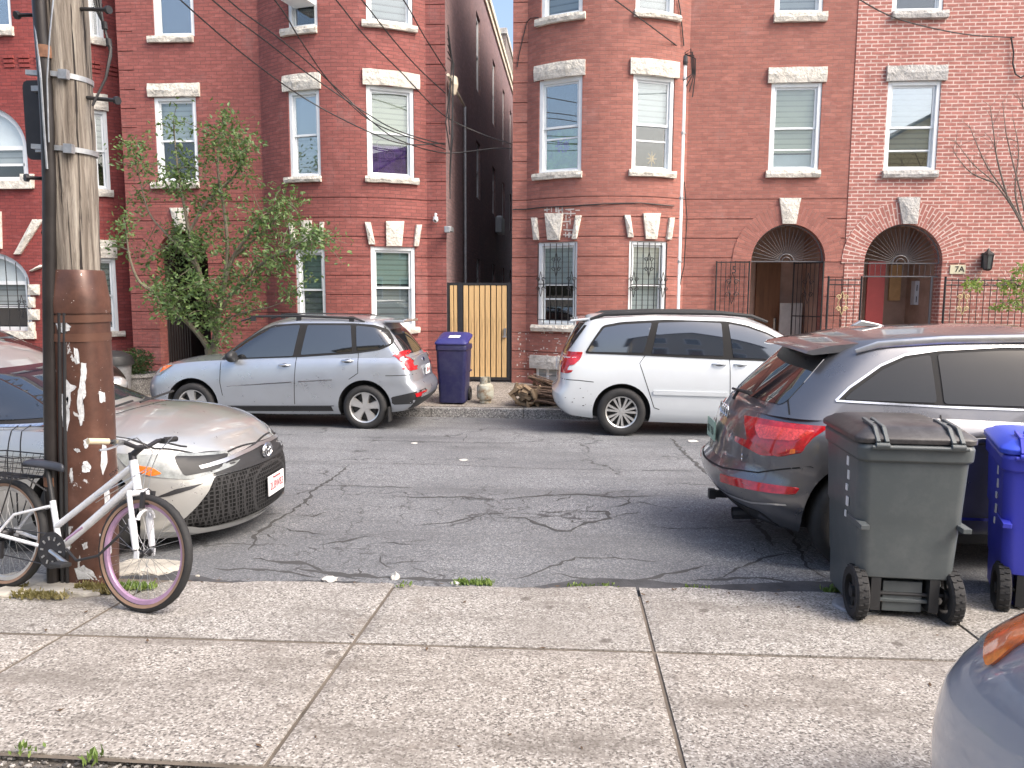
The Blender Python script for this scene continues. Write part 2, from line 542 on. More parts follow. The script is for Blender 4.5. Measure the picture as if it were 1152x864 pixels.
# near sidewalk: slabs with open joints, street edge slightly ragged
def slab(bm, x0, x1, y0, y1, ragged=False):
    nx = max(2, int((x1 - x0) / .05)); ny = 8
    top = []
    for j in range(ny + 1):
        row = []
        for i in range(nx + 1):
            x = x0 + (x1 - x0) * i / nx; y = y0 + (y1 - y0) * j / ny
            z = .43 - (y - 2.49) * .057
            y += (y - 2.49) / 2.07 * .045 * x
            if ragged and j == ny: y += random.uniform(-.010, .010) + .02 * sin(x * 3.1) + .012 * sin(x * 9.7)
            if i in (0, nx) or j in (0, ny): z -= .006
            row.append(bm.verts.new((x, y, z)))
        top.append(row)
    for j in range(ny):
        for i in range(nx):
            bm.faces.new((top[j][i], top[j][i + 1], top[j + 1][i + 1], top[j + 1][i]))
    rim = [top[0][i] for i in range(nx + 1)] + [top[j][nx] for j in range(1, ny + 1)] + \
          [top[ny][i] for i in range(nx - 1, -1, -1)] + [top[j][0] for j in range(ny - 1, 0, -1)]
    low = [bm.verts.new((v.co.x, v.co.y, v.co.z - .09)) for v in rim]
    n = len(rim)
    for i in range(n):
        bm.faces.new((rim[i], low[i], low[(i + 1) % n], rim[(i + 1) % n]))
bm = bmesh.new(); bm2 = bmesh.new()
jx = [-22.0, -20.5, -19, -17.5, -16, -14.5, -13, -11.5, -10, -8.5, -7.05, -5.55, -4.05, -2.56, -1.07, .42, 2.10, 3.7, 5.2, 6.7, 8.2, 9.7, 11.2, 12.7, 14.2, 15.7, 17.2, 18.7, 20.2]
for a, b in zip(jx, jx[1:]):
    slab(bm, a + .010, b - .010, 2.49, 3.597)
    slab(bm2, a + .010, b - .010, 3.627, 4.56, True)
o = obj('sidewalk', bm, M['aggregate']); tag(o, 'speckled aggregate concrete sidewalk slabs', kind='structure')
o = obj('sidewalk_edge_strip', bm2, M['aggregate_b']); tag(o, 'paler concrete slabs along the street edge', kind='structure')
# dirt in the joints
strip('sidewalk_joint_dirt', [(2.47, .418), (4.45, .306)], -22, 20.2, M['soil'], 20, 'dark dirt in the sidewalk joints')
# verge of gravel in front of the sidewalk
strip('gravel_verge', [(-2, .41), (2.2, .405), (2.50, .395)], -22, 20, mat('gravel_soil', (.10, .09, .08), .95, var=.6, scale=30, bump=1, bscale=60), 40, 'dark gravelly verge')
# far kerb and sidewalk
bm = bmesh.new()
x = -60.0
random.seed(11)
while x < 60:
    L = random.uniform(1.5, 2.3)
    box2(bm, (x + .004, 12.7, -.1), (x + L - .004, 12.85, .172 + random.uniform(-.004, .004)))
    x += L
o = obj('kerb', bm, M['granite']); bevel_mod(o, .012, 2); tag(o, 'grey granite kerb across the street', kind='structure')
strip('far_sidewalk', [(12.85, .176), (15.9, .345)], -60, 60, M['far_walk'], 30, 'pale concrete sidewalk before the brick houses')
strip('alley_floor', [(15.9, .34), (50, .34)], -2.56, -1.19, M['far_walk'], 4, 'concrete floor of the alley')

# ------------------------------------------------------------------ facades
class Path:
    def __init__(s, pts):
        s.p = [Vector((a, b)) for a, b in pts]
        s.s = [0.0]
        for a, b in zip(s.p, s.p[1:]): s.s.append(s.s[-1] + (b - a).length)
    def seg(s, t):
        for i in range(len(s.p) - 1):
            if t <= s.s[i + 1] or i == len(s.p) - 2: return i
    def at(s, t, d=0.0):
        i = s.seg(t); a, b = s.p[i], s.p[i + 1]
        L = s.s[i + 1] - s.s[i]; k = (t - s.s[i]) / L
        q = a + (b - a) * k
        n = s.nrm(t)
        return q + n * d
    def nrm(s, t):
        # smoothed outward normal (toward the street)
        i = s.seg(t)
        def N(j):
            j = max(0, min(len(s.p) - 2, j)); d = (s.p[j + 1] - s.p[j]).normalized(); return Vector((d.y, -d.x))
        k = (t - s.s[i]) / (s.s[i + 1] - s.s[i])
        n0 = N(i)
        if abs(N(i - 1).angle(n0, 0)) < .2 and k < .5: n0 = (N(i - 1) * (.5 - k) + n0 * (.5 + k))
        elif abs(N(i + 1).angle(N(i), 0)) < .2 and k >= .5: n0 = (N(i + 1) * (k - .5) + n0 * (1.5 - k))
        return n0.normalized()
    def hit(s, px, py):
        """length along the path and height where the sight line meets it"""
        d = ray(px, py); best = None
        for i in range(len(s.p) - 1):
            a, b = s.p[i], s.p[i + 1]; e = b - a
            den = d.x * e.y - d.y * e.x
            if abs(den) < 1e-9: continue
            t = (a.x * e.y - a.y * e.x) / den
            u = (a.x * d.y - a.y * d.x) / den
            if t > 0 and -1e-6 <= u <= 1 + 1e-6 and (best is None or t < best[0]):
                best = (t, s.s[i] + u * e.length)
        if best is None:
            raise ValueError('no hit %s' % px)
        return best[1], CAM.z + d.z * best[0]
def arc(cx, cy, r, a0, a1, n=20):
    return [(cx + r * sin(a0 + (a1 - a0) * i / n), cy - r * cos(a0 + (a1 - a0) * i / n)) for i in range(n + 1)]
def uniq(v, eps=1e-4):
    v = sorted(v); out = [v[0]]
    for x in v[1:]:
        if x - out[-1] > eps: out.append(x)
    return out
def wall_mesh(path, z0, z1, opens, grooves=(), gr=None, depth=.16, uoff=0.0):
    """opens: (s0,s1,za,zb); grooves: heights; gr(s,z)->bool limits them"""
    S = uniq([0, path.s[-1]] + path.s + [v for o in opens for v in o[:2]])
    S = [s_ for s_ in S if 0 <= s_ <= path.s[-1]]
    Z = [z0, z1] + [v for o in opens for v in o[2:4] if z0 < v < z1]
    gs = [(g, g + .016) for g in grooves if z0 < g < z1 - .02]
    for a, b in gs: Z += [a, b]
    if gr is not None and hasattr(gr, 'breaks'): S = [v for v in uniq(S + gr.breaks) if 0 <= v <= path.s[-1]]
    Z = uniq(Z)
    bm = bmesh.new(); uvl = bm.loops.layers.uv.new('UVMap')
    def D(i, j):
        if i < 0 or j < 0 or i >= len(S) - 1 or j >= len(Z) - 1: return 'edge'
        sc, zc = (S[i] + S[i + 1]) / 2, (Z[j] + Z[j + 1]) / 2
        for o in opens:
            if o[0] < sc < o[1] and o[2] < zc < o[3]: return None
        for a, b in gs:
            if a < zc < b and (gr is None or gr(sc, zc)): return -.022
        return 0.0
    cache = {}
    def V(s, z, d):
        k = (round(s, 5), round(z, 5), round(d, 4))
        if k not in cache:
            q = path.at(s, d); cache[k] = bm.verts.new((q.x, q.y, z))
        return cache[k]
    def F(c):
        try: f = bm.faces.new([V(*x) for x in c])
        except ValueError: return
        for lp, (s, z, d) in zip(f.loops, c): lp[uvl].uv = (s + uoff + (d if abs(c[0][0] - c[2][0]) < 1e-6 else 0), z + (d if abs(c[0][1] - c[2][1]) < 1e-6 else 0))
    for i in range(len(S) - 1):
        for j in range(len(Z) - 1):
            d = D(i, j)
            if d is None: continue
            a, b, c, e = S[i], S[i + 1], Z[j], Z[j + 1]
            F([(a, c, d), (b, c, d), (b, e, d), (a, e, d)])
            for (ii, jj, c0, c1) in ((i - 1, j, (a, e), (a, c)), (i + 1, j, (b, c), (b, e)), (i, j - 1, (a, c), (b, c)), (i, j + 1, (b, e), (a, e))):
                dn = D(ii, jj)
                if dn == 'edge': continue
                if dn is None: dn = -depth
                if dn < d - 1e-6:
                    F([(c0[0], c0[1], d), (c0[0], c0[1], dn), (c1[0], c1[1], dn), (c1[0], c1[1], d)])
    return bm
def stone_block(bm, path, s0, s1, za, zb, proud=.03, back=-.05, skew=0.0, ragged=.008, n=6):
    """rough faced block following the wall; skew widens the top"""
    F, B = [], []
    for j in (0, 1):
        z = (za, zb)[j]; k = skew if j else 0
        for i in range(n + 1):
            s = (s0 - k) + (s1 - s0 + 2 * k) * i / n
            q = path.at(max(0.001, min(path.s[-1] - .001, s)), proud + random.uniform(-ragged, ragged)); F.append(bm.verts.new((q.x, q.y, z + random.uniform(-ragged, ragged) * .7)))
            q = path.at(max(0.001, min(path.s[-1] - .001, s)), back); B.append(bm.verts.new((q.x, q.y, z)))
    m_ = n + 1
    mid = []
    for i in range(m_):
        s = s0 + (s1 - s0) * i / n
        q = path.at(max(0.001, min(path.s[-1] - .001, s)), proud + random.uniform(.008, .03)); mid.append(bm.verts.new((q.x, q.y, (za + zb) / 2 + random.uniform(-.02, .02) * (zb - za) * 4)))
    for i in range(n):
        bm.faces.new((F[i], F[i + 1], mid[i + 1], mid[i])); bm.faces.new((mid[i], mid[i + 1], F[m_ + i + 1], F[m_ + i]))
        bm.faces.new((F[m_ + i], F[m_ + i + 1], B[m_ + i + 1], B[m_ + i])); bm.faces.new((F[i + 1], F[i], B[i], B[i + 1]))
    bm.faces.new((F[0], mid[0], F[m_], B[m_], B[0]))
    bm.faces.new((F[n], B[n], B[m_ + n], F[m_ + n], mid[n]))
def window(house, path, box_px, kind='white', sill=None, lintel=None, opens=None, upper='blind_white', lower=None,
           fill=.5, proud=-.03, sash=True, extra=None, pane='pane', lint_mat='stone', low_bar=None):
    """double hung sash window. box_px=(x0,x1,ytop,ybot) outer casing in survey pixels"""
    x0, x1, yt, yb = box_px
    ym = (yt + yb) / 2
    s0, _ = path.hit(x0, ym); s1, _ = path.hit(x1, ym)
    sm = (s0 + s1) / 2
    # heights from the middle of the window
    xm = (x0 + x1) / 2
    z1 = path.hit(xm, yt)[1]; z0 = path.hit(xm, yb)[1]
    opens.append((s0, s1, z0, z1))
    p0, p1 = path.at(s0, proud), path.at(s1, proud)
    ctr = (p0 + p1) / 2
    t = (p1 - p0); w = t.length; t.normalize()
    n = Vector((t.y, -t.x)); ang = atan2(t.y, t.x)
    h = z1 - z0
    # local frame: x along wall, y into wall, z up
    root = bmesh.new()
    cw = .075
    box2(root, (-w/2, -.01, 0), (-w/2 + cw, .12, h)); box2(root, (w/2 - cw, -.01, 0), (w/2, .12, h))
    box2(root, (-w/2 + cw, -.012, h - cw), (w/2 - cw, .118, h)); box2(root, (-w/2 + cw, -.02, 0), (w/2 - cw, .118, .05))
    fr = obj('window', root, M['white_paint'], house, (ctr.x, ctr.y, z0), (0, 0, ang))
    bevel_mod(fr, .006, 1)
    iw = w / 2 - cw
    bm = bmesh.new()
    b0, b1 = .05, h - cw
    midz = (b0 + b1) / 2
    sw = .038
    for (a, b, yy) in ((midz - .02, b1, .03), (b0, midz + .02, .062)):
        box2(bm, (-iw + .002, yy, a), (-iw + sw, yy + .03, b)); box2(bm, (iw - sw, yy, a), (iw - .002, yy + .03, b))
        box2(bm, (-iw + sw, yy + .001, b - sw), (iw - sw, yy + .029, b)); box2(bm, (-iw + sw, yy + .001, a), (iw - sw, yy + .029, a + sw))
    if low_bar: box2(bm, (-iw + sw, .057, b0 + low_bar * (midz - b0)), (iw - sw, .062, b0 + low_bar * (midz - b0) + .03))
    obj('sash', bm, M['white_paint'], fr)
    for (a, b, yy) in ((midz - .02 + sw, b1 - sw, .045), (b0 + sw, midz + .02 - sw, .077)):
        bm = bmesh.new(); box2(bm, (-iw + sw, yy, a), (iw - sw, yy + .004, b))
        obj('pane', bm, M[pane], fr)
    if upper:
        bm = bmesh.new(); zz = b1 - (b1 - b0) * fill
        box2(bm, (-iw, .112, zz), (iw, .118, b1))
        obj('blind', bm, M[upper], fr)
    if lower:
        bm = bmesh.new(); box2(bm, (-iw, .122, b0), (iw, .128, b1 - (b1 - b0) * (fill + .02)))
        obj('curtain', bm, M[lower], fr)
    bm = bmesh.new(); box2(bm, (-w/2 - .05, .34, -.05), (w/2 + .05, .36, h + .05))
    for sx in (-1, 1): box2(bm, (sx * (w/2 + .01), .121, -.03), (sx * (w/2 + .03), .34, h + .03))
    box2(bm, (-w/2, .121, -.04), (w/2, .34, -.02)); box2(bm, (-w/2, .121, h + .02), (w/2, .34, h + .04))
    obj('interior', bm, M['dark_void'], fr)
    inv = Matrix.Translation((ctr.x, ctr.y, z0)) @ Matrix.Rotation(ang, 4, 'Z')
    inv = inv.inverted()
    def blockobj(nm, bm, mt):
        bm.transform(inv); recalc(bm); ob = obj(nm, bm, mt, fr); return ob
    if sill:
        bm = bmesh.new(); za = path.hit(xm, sill[3])[1]
        sa = path.hit(sill[0], (sill[2] + sill[3]) / 2)[0]; sb = path.hit(sill[1], (sill[2] + sill[3]) / 2)[0]
        stone_block(bm, path, sa, sb, za, z0 + .002, .07, -.12, 0, .01)
        blockobj('sill', bm, M[lint_mat])
    if lintel:
        bm = bmesh.new(); zb = path.hit(xm, lintel[2])[1]
        sa = path.hit(lintel[0], (lintel[2] + lintel[3]) / 2)[0]; sb = path.hit(lintel[1], (lintel[2] + lintel[3]) / 2)[0]
        stone_block(bm, path, sa, sb, z1 - .002, zb, .045, -.12, 0, .01)
        blockobj('lintel', bm, M[lint_mat])
    if extra: extra(fr, w, h, iw, b0, midz, b1)
    return fr, (s0, s1, z0, z1)
def wedge(bm, path, spec):
    """rough keystone / voussoir: spec = bottom (x0,x1,y) top (x0,x1,y) in survey pixels"""
    (a0, a1, ya), (b0, b1, yb) = spec
    P = []
    for x, y in ((a0, ya), (a1, ya), (b1, yb), (b0, yb)):
        P.append(path.hit(x, y))
    F = [bm.verts.new((*path.at(s, .05), z)) for s, z in P]
    B = [bm.verts.new((*path.at(s, -.03), z)) for s, z in P]
    cs = sum(p[0] for p in P) / 4; cz = sum(p[1] for p in P) / 4
    c = bm.verts.new((*path.at(cs, .085), cz))
    for i in range(4):
        j = (i + 1) % 4
        bm.faces.new((F[i], F[j], c)); bm.faces.new((F[j], F[i], B[i], B[j]))
    recalc(bm)
def arch_fill(bm, uvl, path, s0, s1, zspring, ztop_arch, zrect, depth=.3, n=24):
    """wall between a round arch and the flat top of its rectangular opening, plus the soffit"""
    cs, hw = (s0 + s1) / 2, (s1 - s0) / 2; hh = ztop_arch - zspring
    ps = []
    for i in range(n + 1):
        a = pi - pi * i / n
        ps.append((cs + hw * cos(a), zspring + hh * sin(a)))
    def V(s, z, d): q = path.at(s, d); return bm.verts.new((q.x, q.y, z))
    for (sa, za), (sb, zb) in zip(ps, ps[1:]):
        for c in ([(sa, za, 0), (sb, zb, 0), (sb, zrect, 0), (sa, zrect, 0)], [(sa, za, 0), (sa, za, -depth), (sb, zb, -depth), (sb, zb, 0)]):
            f = bm.faces.new([V(*x) for x in c])
            for lp, (s, z, d) in zip(f.loops, c): lp[uvl].uv = (s, z + d)
def arch_ring(name, house, path, s0, s1, zs, zt, thick, mt, gap=None):
    """ring of radial bricks round an arch"""
    cs, hw, hh = (s0 + s1) / 2, (s1 - s0) / 2, zt - zs
    bm = bmesh.new(); n = 40; uvl = bm.loops.layers.uv.new('UVMap')
    rows = []
    for i in range(n + 1):
        a = pi * i / n
        rows.append([(cs + (hw + k) * cos(a), zs + (hh + k) * sin(a), a) for k in (0, thick)])
    for A, B in zip(rows, rows[1:]):
        c = [(A[0], .012), (A[1], .012), (B[1], .012), (B[0], .012)]
        f = bm.faces.new([bm.verts.new((*path.at(p[0], d), p[1])) for p, d in c])
        for lp, (p, d), k in zip(f.loops, c, (0, 1, 1, 0)): lp[uvl].uv = (k * thick, p[2] * (hw + thick * .5))
        for kk in (0, 1):
            bm.faces.new([bm.verts.new((*path.at(p[0], d), p[1])) for p, d in ((A[kk], .012), (B[kk], .012), (B[kk], -.02), (A[kk], -.02))])
    bmesh.ops.remove_doubles(bm, verts=bm.verts[:], dist=.0005); recalc(bm)
    return obj(name, bm, mt, house)
YF = 15.3
def X(px, py=330, Y=YF): return onY(px, py, Y).x
def grooves_zone(s0=None, s1=None, ztop=99, quoin=()):
    def g(s, z):
        if z < ztop and (s0 is None or s0 <= s <= s1): return True
        for a, b in quoin:
            if a < s < b: return True
        return False
    g.breaks = [v for q in quoin for v in q]
    return g
BASE = .20
TOP = 10.2
# ------------------------------------------------------------------ brick houses
GZ = [2.05 + .368 * k for k in range(-5, 24)]
def bow(xa, xb, h=42, n=22):
    c = (xa + xb) / 2; r = (xb - xa) / 2 / sin(R(h))
    return arc(c, YF + r * cos(R(h)), r, -R(h), R(h), n)
def scroll(bm, c, r, sgn=1, turns=1.2, tk=.007, plane=None):
    pts = []
    for i in range(15):
        a = i / 14 * turns * 2 * pi; rr = r * (1 - .7 * i / 14)
        pts.append(Vector((c[0] + sgn * rr * cos(a), c[1], c[2] + rr * sin(a))))
    tube(bm, pts, tk, 5)
def bars_grille(w, z0, z1, n, y=-.09, tk=.009, arch=None):
    bm = bmesh.new()
    for i in range(n):
        x = -w / 2 + w * i / (n - 1)
        zt = z1 if arch is None else arch(x)
        tube(bm, [(x, y, z0), (x, y, zt)], tk, 5)
    for z in (z0 + .08, (z0 + z1) / 2):
        tube(bm, [(-w / 2, y, z), (w / 2, y, z)], tk, 5)
    for (cx, cz) in ((0, z1 - (z1 - z0) * .26), (-w * .42, (z0 + z1) / 2), (w * .42, (z0 + z1) / 2)):
        for sx in (-1, 1):
            for sz in (-1, 1):
                scroll(bm, (cx + sx * .055, y - .006, cz + sz * .09), .045, sx)
        for sx in (-1, 1):
            tube(bm, [(cx, y - .006, cz + .24), (cx + sx * .06, y - .006, cz), (cx, y - .006, cz - .24)], .006, 5)
    return bm
def grille(y=-.075, n=7):
    def f(fr, w, h, iw, b0, mz, b1):
        bm = bars_grille(w - .04, .02, h - .03, n, y)
        obj('window_grille', bm, M['black_iron'], fr)
    return f
def house_root(name, label, x, group=None):
    o = empty(name, (x, YF, .3)); o['label'] = label; o['category'] = 'house'
    return o
def relink(o, root):
    """parent while keeping world coordinates"""
    o.parent = root; o.location = Vector(o.location) - Vector(root.location)
# ---- helper for a house: everything is built in world coordinates under an Empty at the origin-side base
class House:
    def __init__(s, name, label, pts, brickm, quoin=None, gtop=None, top=TOP):
        s.root = empty(name); tag(s.root, label, 'house')
        s.path = Path(pts); s.opens = []; s.brick = brickm; s.quoin = quoin; s.gtop = gtop; s.top = top
        s.arches = []
    def win(s, b, **k):
        return window(s.root, s.path, b, opens=s.opens, **k)
    def archdoor(s, x0, x1, ytop, yspring, zb=.34, thick=.36, ring=True, ringmat=None):
        s0 = s.path.hit(x0, yspring)[0]; s1 = s.path.hit(x1, yspring)[0]; xm = (x0 + x1) / 2
        zt = s.path.hit(xm, ytop)[1]; zs = s.path.hit(xm, yspring)[1]
        s.opens.append((s0, s1, zb, zt + .02)); s.arches.append((s0, s1, zs, zt))
        if ring: arch_ring('arch', s.root, s.path, s0, s1, zs, zt, thick, ringmat or s.brick)
        return s0, s1, zs, zt
    def finish(s, depth=.3, grz=None, uoff=0):
        qs = []
        if s.quoin:
            for a, b in s.quoin: qs.append((a, b))
        g = grooves_zone(0, 999, s.gtop, qs) if s.gtop else None
        bm = wall_mesh(s.path, BASE, s.top, s.opens, GZ if s.gtop else (), g, depth, uoff)
        uvl = bm.loops.layers.uv['UVMap']
        for s0, s1, zs, zt in s.arches: arch_fill(bm, uvl, s.path, s0, s1, zs, zt, zt + .02, depth)
        w = obj('wall', bm, s.brick, s.root)
        return w
    def cornice(s, m='cream_trim'):
        bm = bmesh.new()
        S = uniq(s.path.s)
        prof = [(0.0, s.top - .35), (.12, s.top - .30), (.14, s.top - .1), (.30, s.top), (.30, s.top + .1), (-.3, s.top + .1)]
        rows = []
        for s_ in S: rows.append([bm.verts.new((*s.path.at(min(max(s_, .001), s.path.s[-1] - .001), d), z)) for d, z in prof])
        for A, B in zip(rows, rows[1:]):
            for i in range(len(prof) - 1): bm.faces.new((A[i], A[i + 1], B[i + 1], B[i]))
        recalc(bm); obj('cornice', bm, M[m], s.root)

def back_shell(root, pts, top, m, name='side_wall'):
    """plain side and rear walls plus a flat roof closing the house"""
    bm = bmesh.new(); uvl = bm.loops.layers.uv.new('UVMap'); u = 0
    for a, b in zip(pts, pts[1:]):
        L = hypot(b[0] - a[0], b[1] - a[1])
        f = bm.faces.new([bm.verts.new(v) for v in ((a[0], a[1], BASE), (b[0], b[1], BASE), (b[0], b[1], top), (a[0], a[1], top))])
        for lp, c in zip(f.loops, ((u, BASE), (u + L, BASE), (u + L, top), (u, top))): lp[uvl].uv = c
        u += L
    obj(name, bm, m, root)
M['roofing'] = mat('roofing', (.06, .06, .06), .9)
def flat_roof(root, x0, x1, y0, y1, z):
    bm = bmesh.new(); box2(bm, (x0, y0, z - .15), (x1, y1, z - .02)); obj('roof', bm, M['roofing'], root)
DEEP = 33.5

# ======== middle house with the left-hand bow (B)
xB0, xB1, xBa, xBb = X(147), X(502.5), X(300), X(481)
B = House('bow_fronted_house', 'deep red brick bow fronted row house behind the leafy street tree', [(xB0, YF), (xBa - .001, YF)] + bow(xBa, xBb) + [(xB1, YF)], M['brick_B'])
B.quoin = [(B.path.s[-1] - (xB1 - xBb), B.path.s[-1] + 1), (-1, .32)]; B.gtop = 3.9
B.win((171, 217, -60, 41), sill=(167, 218, 41, 48), upper='blind_grey', fill=.15, pane='pane_sky')
wB3L, _ = B.win((322.5, 356, -75, 31), sill=(318, 357, 31, 39), upper='blind_white', fill=.3)
B.win((411, 464, -70, 26), sill=(407, 468, 26, 33), upper='blind_grey', fill=.95)
B.win((175, 222, 109, 205), sill=(171, 225, 205, 212), lintel=(167, 225, 94, 109), upper='blind_white', fill=.5)
B.win((325, 360, 101, 199), sill=(322, 362, 199, 205), lintel=(319, 361, 83, 101), upper='shade', fill=.5, lower='blind_white', pane='pane_sky')
M['purple_cloth'] = mat('purple_cloth', (.12, .05, .22), .8, var=.5, scale=12)
def medallion(fr, w, h, iw, b0, mz, b1):
    bm = bmesh.new()
    for r_ in (.05, .10): tube(bm, [(r_ * cos(a / 24 * 2 * pi), .114, (b0 + mz) / 2 + r_ * sin(a / 24 * 2 * pi)) for a in range(24)], .006, 5, closed=True)
    for sx in (-1, 1): tube(bm, [(sx * .22, .114, b0 + .08), (sx * .24, .114, mz - .15), (sx * .16, .114, mz - .1), (0, .114, mz - .08)], .005, 5)
    obj('curtain_pattern', bm, mat('mauve_thread', (.22, .10, .30), .8), fr)
B.win((412.5, 466, 97, 199), sill=(411, 470, 199, 206), lintel=(408, 471, 80, 97), upper='blind_cream', fill=.62, lower='purple_cloth', extra=medallion)
B.win((333, 366, 280, 370), upper='blind_green', fill=.5, lower='blind_grey', sill=(330, 367, 370, 377))
B.win((417.5, 467.5, 277.5, 368), sill=(414, 471, 368, 375), upper='blind_green', fill=.45, lower='blind_grey')
bm = bmesh.new()
wedge(bm, B.path, ((434.5, 451.5, 277), (434, 454, 249))); wedge(bm, B.path, ((415, 422, 275), (410.5, 417, 250))); wedge(bm, B.path, ((465, 470, 277), (467.5, 473.5, 253)))
wedge(bm, B.path, ((341, 350, 272), (340, 351, 248))); wedge(bm, B.path, ((329, 334, 272), (326, 331, 250))); wedge(bm, B.path, ((359, 363, 272), (361, 365, 250)))
wedge(bm, B.path, ((199, 209, 260), (192, 213, 234)))
split_islands(obj('keystone', bm, M['stone'], B.root))
s0, s1, zs, zt = B.archdoor(176, 234, 260, 296)
B.finish()
B.cornice()
# dark entrance recess
def recess(root, path, s0, s1, zb, zt, depth, m, name='porch_recess'):
    p, q = path.at(s0 + .002, -.3), path.at(s1 - .002, -.3); bm = bmesh.new()
    a, b = p.x, q.x; y0, y1 = p.y, p.y + depth
    def quad(*v): bm.faces.new([bm.verts.new(x) for x in v])
    zt += .05
    quad((a, y0, zb), (b, y0, zb), (b, y1, zb), (a, y1, zb)); quad((a, y0, zt), (a, y1, zt), (b, y1, zt), (b, y0, zt))
    quad((a, y0, zb), (a, y1, zb), (a, y1, zt), (a, y0, zt)); quad((b, y0, zb), (b, y0, zt), (b, y1, zt), (b, y1, zb))
    quad((a, y1, zb), (b, y1, zb), (b, y1, zt), (a, y1, zt))
    obj(name, bm, m, root); return a, b, y0, y1
M['porch_dark'] = mat('porch_void', (.045, .03, .03), .8)  # near-black walls put the unlit void of the entrance into the colour
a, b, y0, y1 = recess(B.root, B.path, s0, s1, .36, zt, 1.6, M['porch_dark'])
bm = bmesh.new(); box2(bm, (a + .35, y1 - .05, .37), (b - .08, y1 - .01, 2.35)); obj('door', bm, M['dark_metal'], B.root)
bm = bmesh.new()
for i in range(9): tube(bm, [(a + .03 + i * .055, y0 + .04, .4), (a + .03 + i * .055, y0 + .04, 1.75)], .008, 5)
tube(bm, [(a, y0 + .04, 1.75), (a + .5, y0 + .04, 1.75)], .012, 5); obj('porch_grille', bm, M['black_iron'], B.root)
# the alley wall of this house
AP = Path([(xB1, YF), (xB1, DEEP)])
aw_open = []
def alley_windows():
    rows = [(7.25, 9.15), (4.55, 6.0), (2.0, 3.0)]
    ys = [(20.1, 20.95), (24.1, 24.95), (27.5, 28.3), (30.6, 31.4)]
    for ri, (za, zb) in enumerate(rows):
        for (ya, yb) in ys:
            aw_open.append((ya - YF, yb - YF, za, zb))
            bm = bmesh.new()
            X0 = xB1 - .05
            box2(bm, (X0 - .05, ya + .002, za + .002), (X0, ya + .10, zb - .002)); box2(bm, (X0 - .05, yb - .10, za + .002), (X0, yb - .002, zb - .002))
            box2(bm, (X0 - .049, ya + .10, zb - .1), (X0 - .001, yb - .10, zb - .002)); box2(bm, (X0 - .049, ya + .10, (za + zb) / 2 - .03), (X0 - .001, yb - .10, (za + zb) / 2 + .03))
            box2(bm, (X0 - .049, ya + .10, za + .002), (X0 - .001, yb - .10, za + .09))
            fr = obj('window', bm, M['white_paint'], B.root)
            bm = bmesh.new(); box2(bm, (X0 - .04, ya + .1, za + .09), (X0 - .03, yb - .1, zb - .1)); obj('pane', bm, M['glass_dark'], fr)
alley_windows()
bm = wall_mesh(AP, BASE, TOP, aw_open, (), None, .2)
obj('alley_side_wall', bm, M['brick_alley'], B.root)
bm = bmesh.new(); box2(bm, (xB1 - .1, YF + .4, TOP - .02), (xB1 + .10, DEEP, TOP + .16)); box2(bm, (xB1 + .002, YF + .4, TOP - .22), (xB1 + .05, DEEP, TOP - .022)); obj('parapet_coping', bm, M['cream_trim'], B.root)
back_shell(B.root, [(xB1, DEEP), (xB0, DEEP), (xB0, YF)], TOP, M['brick_alley'])
flat_roof(B.root, xB0 + .05, xB1 - .15, YF + .1, DEEP, TOP)
# air conditioner in its upper bow window
ac = empty('window_air_conditioner', wB3L.location + Vector((0.03, 0, .58)), wB3L.rotation_euler)
tag(ac, 'boxy white air conditioner sticking out of a top floor bow window', 'air conditioner')
bm = bmesh.new(); box2(bm, (-.24, -.42, -.2), (.24, .03, .2)); o = obj('housing', bm, M['white_paint'], ac); bevel_mod(o, .015)
bm = bmesh.new()
for i in range(12): box2(bm, (-.21, -.432, -.17 + i * .028), (.21, -.421, -.155 + i * .028))
obj('front_louvre', bm, M['galv'], ac)
bm = bmesh.new()
for i in range(9): box2(bm, (-.252, -.38 + i * .04, -.15), (-.241, -.36 + i * .04, .15))
obj('side_vent', bm, M['galv'], ac)

# ======== middle house with the right-hand bow (C)
xC0, xC1, xCa, xCb = X(576), X(948), X(592), X(768)
C_ = House('bow_fronted_house', 'worn red brick bow fronted row house with white downpipe, behind the white minivan', [(xC0, YF), (xCa, YF)] + bow(xCa, xCb) + [(xC1, YF)], M['brick_C'])
C_.quoin = [(-1, xCa - xC0)]; C_.gtop = 3.9
C_.win((609, 656, -80, 17), sill=(604, 659, 17, 25), upper=None, lower='blind_grey', fill=.5)
C_.win((716, 760, -80, 14), sill=(713, 764, 14, 21), upper=None, lower='blind_grey', fill=.5)
C_.win((873, 928, -80, 15), sill=(870, 930, 17, 25), upper='blind_grey', fill=.98)
M['green_cloth'] = mat('green_cloth', (.22, .46, .12), .8, var=.6, scale=6)
M['violet'] = mat('violet_petals', (.16, .10, .55), .8, var=.6, scale=30)
def flower(fr, w, h, iw, b0, mz, b1):
    bm = bmesh.new()
    random.seed(2)
    for i in range(60):
        a, r_ = random.uniform(0, 2 * pi), .14 * sqrt(random.random())
        c = Vector((r_ * cos(a) + .0, .112 + random.uniform(-.006, .006), mz - .32 + r_ * sin(a)))
        rot = Matrix.Rotation(random.uniform(0, pi), 3, 'Y')
        box(bm, c, (.05, .004, .02), rot)
    f = obj('hanging_ornament', bm, M['violet'], fr)
C_.win((606, 654.5, 87, 194), sill=(601, 655, 194, 201), lintel=(602, 658.5, 70, 88), upper=None, fill=.5, lower='green_cloth', extra=flower, pane='pane_sky', low_bar=.72)
M['gold'] = mat('gold', (.5, .30, .08), .5, .3)
